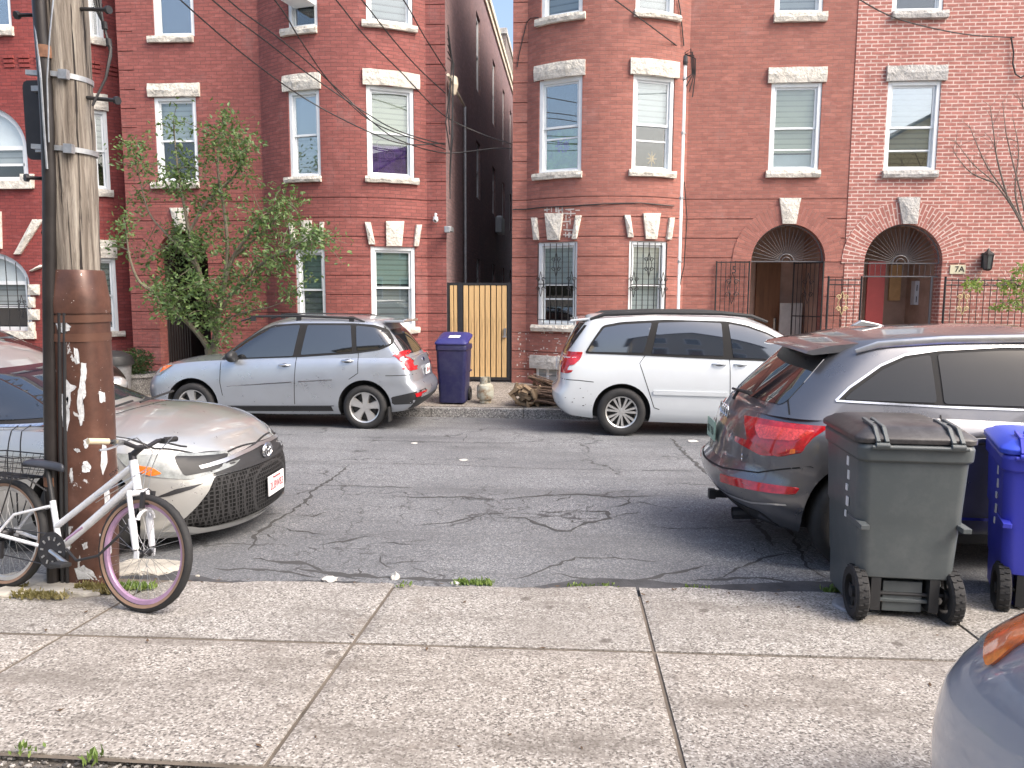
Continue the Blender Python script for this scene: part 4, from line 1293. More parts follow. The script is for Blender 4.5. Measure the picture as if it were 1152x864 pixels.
wire([(300, -90, 9), (378, 0, 11.5), (410, 40, 12.8), (450, 80, 14), (497, 128, 15.1), (540, 150, 15.6), (576, 162, 15.3)], 'long straight wire crossing above the right bow window of the left house')
wire([(330, -90, 9), (407, 0, 11.6), (440, 42, 13), (470, 76, 14.2), (501, 105, 15.1)], 'short wire ending near the service head on the alley corner')
wire([(400, -80, 9.5), (454, 0, 12), (478, 42, 13.6), (502, 80, 15.15)], 'steep short wire reaching the service head from the top')
wire([(610, -60, 11), (692, 0, 13.2), (730, 28, 14.4), (766, 55, 15.2)], 'wire slanting to the top of the white pipe')
wire([(880, -60, 11), (968, 0, 13), (1010, 21, 13.9), (1060, 34, 14.7), (1100, 40, 15.1), (1141, 42, 15.25)], 'wire drooping across the white mortared brick at top right')

# ------------------------------------------------------------------ iron fences on the right
def fence(px0, px1, Y, ztop, label, deco_px):
    x0_, x1_ = onY(px0, 340, Y).x, onY(px1, 340, Y).x; zg = ground(Y)
    f = empty('iron_fence', ((x0_ + x1_) / 2, Y, zg)); tag(f, label, 'fence', 'iron fences before the arched doors')
    w = (x1_ - x0_) / 2; h = ztop - zg
    bm = bmesh.new()
    for z in (.12, h - .03, h - .12): tube(bm, [(-w, 0, z), (w, 0, z)], .012, 5)
    for sx in (-1, 1): tube(bm, [(sx * w, 0, 0), (sx * w, 0, h + .04)], .02, 6)
    obj('fence_frame', bm, M['black_iron'], f)
    bm = bmesh.new(); n = int(2 * w / .11)
    for i in range(1, n): tube(bm, [(-w + 2 * w * i / n, 0, .03), (-w + 2 * w * i / n, 0, h)], .007, 5)
    obj('pickets', bm, M['black_iron'], f)
    bm = bmesh.new()
    for dx_ in deco_px:
        cx = onY(dx_, 340, Y).x - f.location.x; cz = onY(dx_, 341, Y).z - zg
        for sx in (-1, 1):
            for sz in (-1, 1): scroll(bm, (cx + sx * .06, -.015, cz + sz * .11), .05, sx, tk=.010)
            tube(bm, [(cx, -.015, cz + .22), (cx + sx * .08, -.015, cz), (cx, -.015, cz - .22)], .009, 5)
    obj('scroll_ornament', bm, mat('brass_paint', (.50, .40, .22), .5, .2), f)
zf = onY(940, 313, 15.0).z
fence(931, 968, 15.05, zf, 'short black iron fence with brass scroll between the two arched doors', (947,))
fence(1062, 1180, 15.05, zf, 'long black iron fence with brass scroll right of the last arched door', (1083,))

# ------------------------------------------------------------------ foliage helpers
def leaf_mat(name, a, b, c):
    n = NT(name); v = n.coord()
    oi = n.new('ShaderNodeTexNoise'); oi.inputs['Scale'].default_value = 9
    n.link(v, oi.inputs['Vector'])
    n.color(n.ramp(oi.outputs['Fac'], [(.32, a), (.5, b), (.68, c)]))
    n.set(Roughness=.5); n.b.inputs['Transmission Weight'].default_value = 0
    # leaves let some light through
    tl = n.new('ShaderNodeBsdfTranslucent'); tl.inputs[0].default_value = (b[0] * 1.6, b[1] * 1.6, b[2], 1)
    mx = n.new('ShaderNodeMixShader'); mx.inputs[0].default_value = .35
    n.link(n.b.outputs[0], mx.inputs[1]); n.link(tl.outputs[0], mx.inputs[2]); n.link(mx.outputs[0], n.out.inputs[0])
    return n.m
M['leaf'] = leaf_mat('leaf_green', (.05, .095, .042), (.105, .175, .065), (.20, .29, .10))
M['leaf_dark'] = leaf_mat('leaf_dark_green', (.03, .06, .02), (.06, .11, .04), (.11, .17, .06))
M['leaf_light'] = leaf_mat('leaf_light_green', (.09, .15, .04), (.17, .25, .07), (.28, .36, .11))
M['bark'] = wood('bark', (.16, .14, .10), .5, (12, 12, 3), .9, .8)
M['bark_pale'] = wood('pale_bark', (.17, .14, .12), .5, (12, 12, 3), .9, .5)
def leaf(bm, p, L, d=None):
    d = d or Vector((random.gauss(0, 1), random.gauss(0, 1), random.gauss(-.3, .8))).normalized()
    s = d.cross(Vector((random.gauss(0, 1), random.gauss(0, 1), random.gauss(0, 1)))).normalized() * L * .24
    n_ = d.cross(s).normalized() * L * .08
    a = bm.verts.new(p); b = bm.verts.new(p + d * L * .45 + s + n_); c = bm.verts.new(p + d * L); e = bm.verts.new(p + d * L * .45 - s + n_); mmid = bm.verts.new(p + d * L * .5)
    bm.faces.new((a, b, mmid)); bm.faces.new((b, c, mmid)); bm.faces.new((c, e, mmid)); bm.faces.new((e, a, mmid))
def bez(a, b, bend, n=7):
    mid = (a + b) / 2 + bend
    return [a * (1 - t) ** 2 + mid * 2 * t * (1 - t) + b * t * t for t in [i / n for i in range(n + 1)]]

# ------------------------------------------------------------------ street tree
random.seed(21)
TY = 13.35
tb = onY(243, 420, TY); tb.z = ground(TY)
tree = empty('street_tree', tb); tag(tree, 'young street tree with loose green crown behind the silver blue car', 'tree')
def T(px, py, dy=0): return onY(px, py, TY + dy) - tb
fork = T(236, 392)
bmT = bmesh.new(); bmL = bmesh.new()
tube(bmT, [Vector((0, 0, -.05)), T(241, 415), fork], [.13, .10, .095], 10)
def limb(path_px, r0_, r1_):
    P = [T(*p) for p in path_px]; n = len(P)
    out = []
    for i in range(n - 1):
        a = P[max(0, i - 1)]; b, c = P[i], P[i + 1]; d = P[min(n - 1, i + 2)]
        for k in range(4):
            t = k / 4
            out.append(.5 * ((2 * b) + (c - a) * t + (2 * a - 5 * b + 4 * c - d) * t * t + (3 * b - a - 3 * c + d) * t ** 3))
    out.append(P[-1])
    tube(bmT, out, [r0_ + (r1_ - r0_) * i / (len(out) - 1) for i in range(len(out))], 7)
    return out
limbs = []
limbs.append(limb([(240, 400), (243, 380), (245, 355), (252, 320), (262, 290), (282, 262), (300, 240, -.3)], .08, .016))
limbs.append(limb([(237, 396), (225, 378), (208, 360), (190, 342, -.2), (172, 328, -.4), (156, 316, -.5), (146, 290, -.6), (142, 260, -.6)], .055, .012))
limbs.append(limb([(243, 378), (236, 340), (222, 300), (213, 262), (206, 225), (200, 190, .2), (196, 150, .3)], .055, .010))
limbs.append(limb([(245, 355), (262, 330), (285, 305, -.4), (305, 290, -.7), (330, 278, -.9), (352, 262, -1.0)], .04, .008))
limbs.append(limb([(252, 320), (256, 280), (252, 235), (245, 190), (248, 150), (254, 122)], .04, .007))
limbs.append(limb([(222, 300), (205, 282), (186, 262, .3), (168, 240, .4), (158, 205, .4), (150, 170, .4)], .03, .007))
limbs.append(limb([(243, 372), (258, 358), (282, 350, -.3), (305, 345, -.5), (322, 338, -.6)], .025, .005))
limbs.append(limb([(213, 262), (232, 228), (262, 200), (275, 178, -.3), (282, 160, -.3)], .03, .006))
limbs.append(limb([(262, 290), (295, 262), (318, 240, .3), (338, 226, .4)], .025, .005))
# foliage masses traced from the photograph (centre px, radii px, leaves)
blobs = [(232, 300, 45, 34, 620, 0), (215, 335, 45, 26, 520, -.3), (262, 345, 32, 22, 300, .2), (246, 372, 18, 16, 170, 0), (250, 245, 42, 34, 420, .2), (290, 300, 38, 30, 360, -.4),
         (255, 140, 22, 26, 260, 0), (262, 175, 18, 22, 180, -.2), (215, 160, 26, 34, 210, .3), (188, 130, 18, 20, 60, .3), (150, 155, 20, 20, 120, .4), (165, 195, 22, 18, 170, .3), (190, 200, 18, 20, 110, .2),
         (140, 258, 16, 26, 110, -.6), (155, 225, 12, 12, 60, 0), (185, 300, 30, 30, 260, -.1), (180, 340, 22, 14, 180, -.3), (330, 240, 26, 26, 210, .3), (318, 215, 12, 14, 90, .3), (345, 275, 30, 22, 230, -.9), (365, 262, 18, 16, 80, -1),
         (385, 285, 12, 16, 35, -1), (320, 330, 16, 14, 70, -.5), (340, 305, 16, 12, 60, -.6), (285, 160, 8, 18, 50, -.3), (278, 195, 18, 12, 70, 0), (215, 255, 25, 25, 160, 0), (300, 262, 26, 22, 200, 0), (225, 205, 22, 24, 140, .1), (130, 165, 8, 22, 30, .4), (292, 215, 10, 14, 40, .1), (120, 275, 9, 9, 30, -.6), (240, 222, 20, 16, 90, -.3)]
ends = [p for l in limbs for p in l[3:]]
for cx, cy, rx, ry, nl, dy in blobs:
    ntw = max(3, nl // 26)
    for k in range(ntw):
        a, r_ = random.uniform(0, 2 * pi), sqrt(random.random())
        tip = T(cx + rx * r_ * cos(a), cy + ry * r_ * sin(a), dy + random.uniform(-.6, .6))
        near = min(ends, key=lambda e: (e - tip).length + random.uniform(0, .15))
        pts = bez(near, tip, Vector((random.uniform(-.08, .08), random.uniform(-.08, .08), random.uniform(0, .10))), 6)
        if (tip - near).length > 1.6: pts = pts[3:]
        tube(bmT, pts, [.009 - .0055 * i / (len(pts) - 1) for i in range(len(pts))], 4, cap=False)
        for i in range(int(nl * 1.5 / ntw)):
            t = pts[min(len(pts) - 1, int(random.uniform(.35, 1.2) * (len(pts) - 1)))]
            leaf(bmL, t + Vector((random.gauss(0, .10), random.gauss(0, .10), random.gauss(-.02, .09))), random.uniform(.06, .115))
obj('trunk', bmT, M['bark'], tree); obj('crown', bmL, M['leaf'], tree)

# ------------------------------------------------------------------ bare young tree on the right
random.seed(5)
RY = 14.3
rb = onY(1168, 420, RY); rb.z = ground(RY)
rt = empty('bare_branched_tree', rb); tag(rt, 'bare twiggy young tree with a few low leaves at the right edge', 'tree')
bmT = bmesh.new(); bmL = bmesh.new()
def T(px, py, dy=0): return onY(px, py, RY + dy) - rb
limbs = []
tube(bmT, [Vector((0, 0, -.05)), T(1166, 340), T(1158, 270)], [.06, .05, .04], 8)
for pp in ([(1158, 270), (1140, 235), (1118, 205), (1095, 185), (1076, 160)], [(1150, 250), (1130, 215), (1112, 190), (1100, 165), (1090, 140)], [(1158, 270), (1150, 225), (1140, 185), (1132, 150), (1128, 115)],
           [(1158, 270), (1165, 215), (1160, 160), (1150, 115)], [(1135, 228), (1122, 180), (1118, 150), (1114, 120)], [(1150, 250), (1142, 215), (1146, 170), (1140, 135)], [(1118, 205), (1092, 194), (1072, 170)],
           [(1160, 330), (1140, 318), (1118, 322), (1096, 312)], [(1163, 350), (1142, 342), (1120, 340)]):
    limbs.append(limb(pp, .018, .004))
ends = [p for l in limbs for p in l[2:]]
for k in range(110):
    e = random.choice(ends); d = Vector((random.gauss(-.1, .35), random.gauss(0, .3), random.uniform(.1, .5))); d = d.normalized() * random.uniform(.15, .5)
    tube(bmT, bez(e, e + d, Vector((0, 0, .03)), 4), [.004, .0035, .003, .0025, .002], 3, cap=False)
    if e.z < 3.0 - .3: pass
for cx, cy, rx, ry, nl in ((1095, 320, 12, 7, 110), (1135, 322, 16, 10, 130), (1150, 305, 10, 8, 70), (1142, 343, 18, 6, 90), (1120, 345, 8, 4, 30), (1160, 330, 14, 22, 150)):
    for i in range(nl):
        a, r_ = random.uniform(0, 2 * pi), sqrt(random.random())
        leaf(bmL, T(cx + rx * r_ * cos(a), cy + ry * r_ * sin(a), random.uniform(-.25, .25)), random.uniform(.06, .11))
obj('trunk', bmT, M['bark_pale'], rt); obj('leaves', bmL, M['leaf_light'], rt)

# tree beyond the alley
random.seed(14)
p = onY(573, 100, 41); ft = empty('distant_tree', (p.x, 41, .3)); tag(ft, 'sunlit green treetop glimpsed at the end of the alley', 'tree')
bm = bmesh.new(); tube(bm, [(0, 0, 0), (.1, 0, p.z * .5), (0, 0, p.z)], [.22, .16, .05], 8); obj('trunk', bm, M['bark'], ft)
bm = bmesh.new()
for i in range(2600):
    v = Vector((random.gauss(0, 1), random.gauss(0, 1), random.gauss(0, 1))).normalized() * random.random() ** .35
    leaf(bm, Vector((v.x * 1.6, v.y * 1.6, p.z - 1.7 + v.z * 2.4)), random.uniform(.16, .3))
obj('crown', bm, M['leaf_light'], ft)

# ------------------------------------------------------------------ planter, barrel
random.seed(6)
p = onY(154, 436, 13.6); zg = ground(13.6)
pl_ = empty('shrub_planter', (p.x, 13.6, zg)); tag(pl_, 'round clipped green shrub in a low grey planter before the red house', 'planter')
bm = bmesh.new(); lathe(bm, [(0, 0), (.30, 0), (.36, .30), (.40, .32), (.40, .38), (.34, .38), (.30, .32), (0, .32)], 20); o = obj('pot', bm, M['granite'], pl_); smooth(o)
bm = bmesh.new()
for i in range(1500):
    v = Vector((random.gauss(0, 1), random.gauss(0, 1), random.gauss(0, 1))).normalized() * random.random() ** .4
    leaf(bm, Vector((v.x * .34, v.y * .34, .58 + v.z * .27)), random.uniform(.04, .07))
obj('foliage', bm, M['leaf_dark'], pl_)
p = onY(127, 430, 12.95); zg = ground(12.95)
br = empty('trash_barrel', (p.x, 13.0, zg)); tag(br, 'grey trash barrel with domed black lid left of the shrub planter', 'barrel')
bm = bmesh.new(); lathe(bm, [(0, 0), (.24, 0), (.29, .62), (.31, .64), (.0, .64)], 24); o = obj('barrel_body', bm, M['galv'], br); smooth(o)
bm = bmesh.new(); lathe(bm, [(.33, .62), (.335, .68), (.30, .78), (.15, .86), (0, .88)], 24); o = obj('lid', bm, M['black_plastic'], br); smooth(o)

# ------------------------------------------------------------------ propane tank
p = onG(546, 453)
tk = empty('propane_tank', p); tag(tk, 'small rusty pale propane tank standing on the far sidewalk before the gate', 'gas tank')
n = NT('propane_paint'); v = n.coord(); n.color(n.ramp(n.noise(9, 5, .7, v), [(.38, (.45, .46, .40)), (.52, (.36, .35, .28)), (.66, (.22, .13, .07))])); n.set(Roughness=.6)
bm = bmesh.new(); lathe(bm, [(0, .03), (.08, .035), (.135, .07), (.15, .11), (.15, .26), (.135, .31), (.08, .345), (0, .35)], 24); o = obj('tank_body', bm, n.m, tk); smooth(o)
bm = bmesh.new(); lathe(bm, [(.10, 0), (.105, 0), (.105, .05), (.10, .05)], 20); obj('foot_ring', bm, n.m, tk)
bm = bmesh.new()
for k in range(14):
    a0, a1 = R(20 + k * 20), R(40 + k * 20)
    for f in ([(.095, a0, .33), (.095, a1, .33), (.085, a1, .45), (.085, a0, .45)],): bm.faces.new([bm.verts.new((r_ * cos(a), r_ * sin(a), z)) for r_, a, z in f])
so = obj('collar', bm, n.m, tk); sd = so.modifiers.new('solid', 'SOLIDIFY'); sd.thickness = .006
bm = bmesh.new(); lathe(bm, [(.02, .34), (.02, .40), (.035, .40), (.035, .43), (0, .43)], 10); obj('valve', bm, M['steel'], tk)

# ------------------------------------------------------------------ bundled sticks / old palm roots pile
random.seed(12)
a_, b_ = onG(585, 457), onG(630, 452)
zg = ground(13.1)
pile = empty('stick_bundle', (a_.x, 13.15, zg)); tag(pile, 'bundle of dark sticks and roots dumped on the far kerb beside the minivan', 'stick bundle')
M['stick'] = wood('stick_bark', (.13, .085, .06), .4, (30, 30, 6), .9, .8); M['stick_pale'] = wood('cut_wood', (.26, .19, .12), .5, (30, 30, 6), .9, .6)
bm = bmesh.new()
for i in range(120):
    y = random.uniform(-.25, .35); hz = random.uniform(.02, .30) * (1 - abs(y) * .8)
    s_ = Vector((random.uniform(-.0, .25), y, hz + random.uniform(0, .06))); L = random.uniform(.4, .85)
    e_ = s_ + Vector((L, random.uniform(-.12, .12), -hz * .35 + random.uniform(-.05, .05)))
    tube(bm, bez(s_, e_, Vector((0, 0, random.uniform(.0, .08))), 4), random.uniform(.008, .02), 5)
for i in range(26):
    s_ = Vector((random.uniform(.10, .2), random.uniform(0, .2), random.uniform(.42, .50))); e_ = Vector((random.uniform(.7, 1.05), random.uniform(-.1, .3), random.uniform(.05, .3)))
    tube(bm, bez(s_, e_, Vector((0, 0, random.uniform(-.02, .05))), 5), random.uniform(.007, .013), 5)
obj('sticks', bm, M['stick'], pile)
bm = bmesh.new()
for i in range(46):
    c = Vector((random.uniform(-.12, .32), random.uniform(-.3, .2), random.uniform(.03, .30)))
    rot = Matrix.Rotation(random.uniform(0, pi), 3, 'Y') @ Matrix.Rotation(random.uniform(-.6, .6), 3, 'X')
    vs_ = box(bm, c, (random.uniform(.08, .22), random.uniform(.05, .12), random.uniform(.03, .07)), rot)
    for v in vs_: v.co += Vector((random.uniform(-.015, .015), random.uniform(-.015, .015), random.uniform(-.015, .015)))
obj('broken_chunks', bm, M['stick_pale'], pile)

# ------------------------------------------------------------------ cracks and scraps on the street
M['crack'] = mat('crack', (.055, .055, .056), .95)
def ribbon(bm, pts, w, dz=.003, jag=.02):
    P = [onG(*p) for p in pts]; fine = []
    for a, b in zip(P, P[1:]):
        n = max(2, int((b - a).length / .06))
        for k in range(n): fine.append(a.lerp(b, k / n) + Vector((random.uniform(-jag, jag), random.uniform(-jag, jag), 0)))
    fine.append(P[-1]); N = len(fine); L, Rr = [], []
    for i, p in enumerate(fine):
        t = (fine[min(N - 1, i + 1)] - fine[max(0, i - 1)]); t.z = 0; t.normalize(); nn = Vector((-t.y, t.x, 0))
        ww = w * random.uniform(.3, 1.5) * min(1, (i + .3) / 4, (N - i - .7) / 4) / 2
        z = ground(p.y) + dz
        L.append(bm.verts.new((p.x + nn.x * ww, p.y + nn.y * ww, z))); Rr.append(bm.verts.new((p.x - nn.x * ww, p.y - nn.y * ww, z)))
    for i in range(N - 1): bm.faces.new((L[i], Rr[i], Rr[i + 1], L[i + 1]))
random.seed(31)
bm = bmesh.new()
CR = [([(395, 522), (378, 536), (352, 552), (342, 566), (325, 577), (305, 590), (290, 600), (280, 620)], .03), ([(305, 590), (330, 597), (370, 602)], .02), ([(282, 628), (310, 632), (345, 635), (375, 648), (410, 652)], .05),
      ([(330, 578), (350, 582), (375, 575)], .02), ([(560, 563), (585, 560), (610, 558), (650, 556), (690, 559), (735, 558)], .035), ([(560, 582), (590, 583), (625, 597), (640, 597), (655, 590), (687, 583), (684, 576), (660, 575), (640, 576)], .035),
      ([(684, 572), (705, 567), (708, 560)], .03), ([(565, 655), (600, 645), (650, 628), (690, 628), (740, 632)], .022), ([(620, 645), (660, 652), (712, 655), (760, 645), (800, 636)], .04), ([(800, 655), (830, 640), (860, 628), (900, 622)], .022),
      ([(755, 493), (768, 508), (790, 528), (812, 545), (835, 562), (850, 590), (870, 615)], .04), ([(412, 521), (500, 523), (600, 527), (700, 529), (790, 530)], .012), ([(390, 495), (440, 496), (520, 498), (600, 499)], .02), ([(330, 545), (400, 547), (470, 549)], .02),
      ([(440, 558), (480, 560), (520, 559), (560, 563)], .03), ([(465, 592), (505, 588), (540, 580), (585, 575)], .02), ([(360, 614), (420, 603)], .03), ([(430, 634), (480, 632)], .03), ([(420, 610), (450, 612), (475, 613)], .02), ([(855, 520), (870, 560), (890, 600), (910, 640), (940, 655)], .03),
      ([(330, 640), (400, 648), (470, 652), (560, 655)], .05), ([(430, 625), (425, 632), (440, 640)], .03), ([(240, 640), (300, 642), (360, 650)], .04), ([(645, 575), (620, 577), (600, 575)], .025), ([(770, 655), (850, 650), (930, 660)], .03), ([(720, 593), (780, 595), (840, 593)], .012)]
for pts, w in CR: ribbon(bm, pts, w)
# short branching side cracks off the traced ones
for pts, w in CR:
    for (x, y) in pts[1:-1]:
        if random.random() < .7:
            a = random.uniform(0, 2 * pi); L = random.uniform(12, 42)
            q = [(x, y)]
            for k in range(3): q.append((q[-1][0] + L / 3 * cos(a) + random.uniform(-4, 4), min(655, q[-1][1] + L / 3 * sin(a) * .3 + random.uniform(-2, 2))))
            ribbon(bm, q, w * .55, .0025)
o = obj('road_cracks', bm, M['crack']); tag(o, 'dark branching cracks in the street surface', kind='structure')
# damp dark band in the near gutter
random.seed(44)
bm = bmesh.new(); nx = 120
M['gutter'] = mat('gutter_asphalt', (.055, .056, .06), .9, var=.4, scale=5, bump=.5, bscale=90)
rows = []
for i in range(nx + 1):
    x = -3.4 + 7.2 * i / nx; y0_ = 4.50 + .045 * x
    wv = .15 + .12 * sin(x * 1.7) + .08 * sin(x * 4.1 + 1) + random.uniform(-.012, .012)
    rows.append((bm.verts.new((x, y0_ - .05, .2865)), bm.verts.new((x, y0_ + max(.03, wv), .2885 - max(0, wv) * .004))))
for a, b in zip(rows, rows[1:]): bm.faces.new((a[0], b[0], b[1], a[1]))
o = obj('gutter_dirt', bm, M['gutter']); tag(o, 'dark grit lying along the sidewalk edge', kind='structure')
M['paper'] = mat('dirty_paper', (.50, .49, .46), .8, var=.25, scale=20)
def crumple(px, py, s, label, name='paper_scrap', m='paper', cat='litter', flat=.4, zoff=0):
    p = onG(px, py); bm = bmesh.new(); bmesh.ops.create_icosphere(bm, subdivisions=2, radius=s)
    for v in bm.verts:
        v.co *= random.uniform(.65, 1.15); v.co.z = max(0, v.co.z * flat + s * .12)
    o = obj(name, bm, M[m], None, p + Vector((0, 0, zoff)), (0, 0, random.uniform(0, 6))); o['label'] = label; o['category'] = cat
    return o
crumple(371, 653, .055, 'crumpled white paper by the sidewalk edge nearest the tan sedan')
crumple(445, 651, .035, 'upright torn white scrap at the end of a sidewalk joint', flat=1.2)
crumple(512, 657, .035, 'small white scrap beside a tuft of green weeds')
crumple(522, 518, .06, 'flat whitish smear of litter in the middle of the street', flat=.04)
crumple(779, 497, .08, 'flat white scrap near the rear of the dark grey car', flat=.12)
crumple(466, 499, .05, 'tiny white scrap in the far lane', flat=.15)
def weeds(px, py, rx, n, label, h=.05, name='weed_tuft', m='leaf_light'):
    p = onG(px, py); bm = bmesh.new()
    for i in range(n):
        c = Vector((random.uniform(-rx, rx), random.gauss(0, .02), 0)); leaf(bm, c, random.uniform(.5, 1) * h, Vector((random.gauss(0, .5), random.gauss(0, .5), 1)).normalized())
    o = obj(name, bm, M[m], None, p + Vector((0, 0, .0))); o['label'] = label; o['category'] = 'weeds'
weeds(532, 657.5, .13, 120, 'low bright green weeds at the sidewalk edge, centre'); weeds(665, 660, .16, 70, 'sparse weeds at the sidewalk edge right of centre', .03)
weeds(785, 662, .08, 40, 'tiny weed patch at the sidewalk edge before the grey bin', .03); weeds(936, 666, .06, 60, 'small weeds at the foot of the grey bin', .05)
weeds(105, 856, .03, 14, 'small broad leaved weed in the gravel at lower left', .06); weeds(30, 846, .05, 20, 'pale weed sprigs on the gravel edge at far lower left', .04)
weeds(455, 659, .05, 30, 'tiny weed in the head of the second sidewalk joint', .03)
# gravel pebbles in the verge
random.seed(77)
bm = bmesh.new()
for i in range(1500):
    x = random.uniform(-2.6, .6); y = random.uniform(2.26, 2.50); s = random.choice([.004, .006, .009, .013]) * random.uniform(.7, 1.3)
    mt4 = Matrix.Translation((x, y, .402 + s * .2)) @ Matrix.Rotation(random.uniform(0, 6), 4, 'Z') @ Matrix.Diagonal((s, s * random.uniform(.6, 1), s * .6, 1))
    bmesh.ops.create_icosphere(bm, subdivisions=1, radius=1, matrix=mt4)
n = NT('pebbles'); v = n.coord(); c = n.voro(40, v, 'F1', 'Color'); s1 = n.new('ShaderNodeSeparateColor'); n.link(c, s1.inputs[0])
n.color(n.ramp(s1.outputs[0], [(0, (.05, .05, .05)), (.6, (.16, .15, .14)), (1, (.5, .48, .45))])); n.set(Roughness=.9)
o = obj('gravel', bm, n.m); tag(o, 'loose pebbles along the verge', 'gravel', kind='stuff')
p = wallX(562.5, 254, xB1 + .12)
bm = bmesh.new(); box(bm, (0, 0, 0), (.22, .9, .5)); box(bm, (0, 0, .27), (.16, .5, .06)); o = obj('wall_box', bm, M['galv'], None, p); bevel_mod(o, .02); tag(o, 'pale grey utility box mounted far down the sooty alley wall', 'utility box')
# ------------------------------------------------------------------ cars
def kf(keys, x):
    """smooth interpolation through (x, v) keys"""
    if x <= keys[0][0]: return keys[0][1]
    if x >= keys[-1][0]: return keys[-1][1]
    n = len(keys)
    for i in range(n - 1):
        if x <= keys[i + 1][0]: break
    def sl(j):
        if j <= 0 or j >= n - 1:
            a, b = (0, 1) if j <= 0 else (n - 2, n - 1)
            return (keys[b][1] - keys[a][1]) / (keys[b][0] - keys[a][0])
        d0 = (keys[j][1] - keys[j-1][1]) / (keys[j][0] - keys[j-1][0]); d1 = (keys[j+1][1] - keys[j][1]) / (keys[j+1][0] - keys[j][0])
        if d0 * d1 <= 0: return 0
        return 2 * d0 * d1 / (d0 + d1)
    x0, v0 = keys[i]; x1, v1 = keys[i + 1]; h = x1 - x0; t = (x - x0) / h
    m0, m1 = sl(i) * h, sl(i + 1) * h
    return (2*t**3 - 3*t*t + 1) * v0 + (t**3 - 2*t*t + t) * m0 + (-2*t**3 + 3*t*t) * v1 + (t**3 - t*t) * m1

def car_paint(name, c, metal=.6, rough=.32, flake=True, coat=1.0, dust=.12):
    n = NT(name); v = n.coord()
    n.set(Metallic=metal, Roughness=rough)
    n.b.inputs['Coat Weight'].default_value = coat; n.b.inputs['Coat Roughness'].default_value = .04
    f = n.noise(3, 5, .6, v)
    n.color(n.mix(n.math('MULTIPLY', n.ramp(f, [(.45, (0, 0, 0)), (.75, (1, 1, 1))]), dust), c, (.30, .28, .26)))
    n.rough(n.ramp(n.noise(5, 6, .7, v), [(.3, (rough * .8,) * 3), (.75, (min(1, rough * 1.5),) * 3)]))
    return n.m

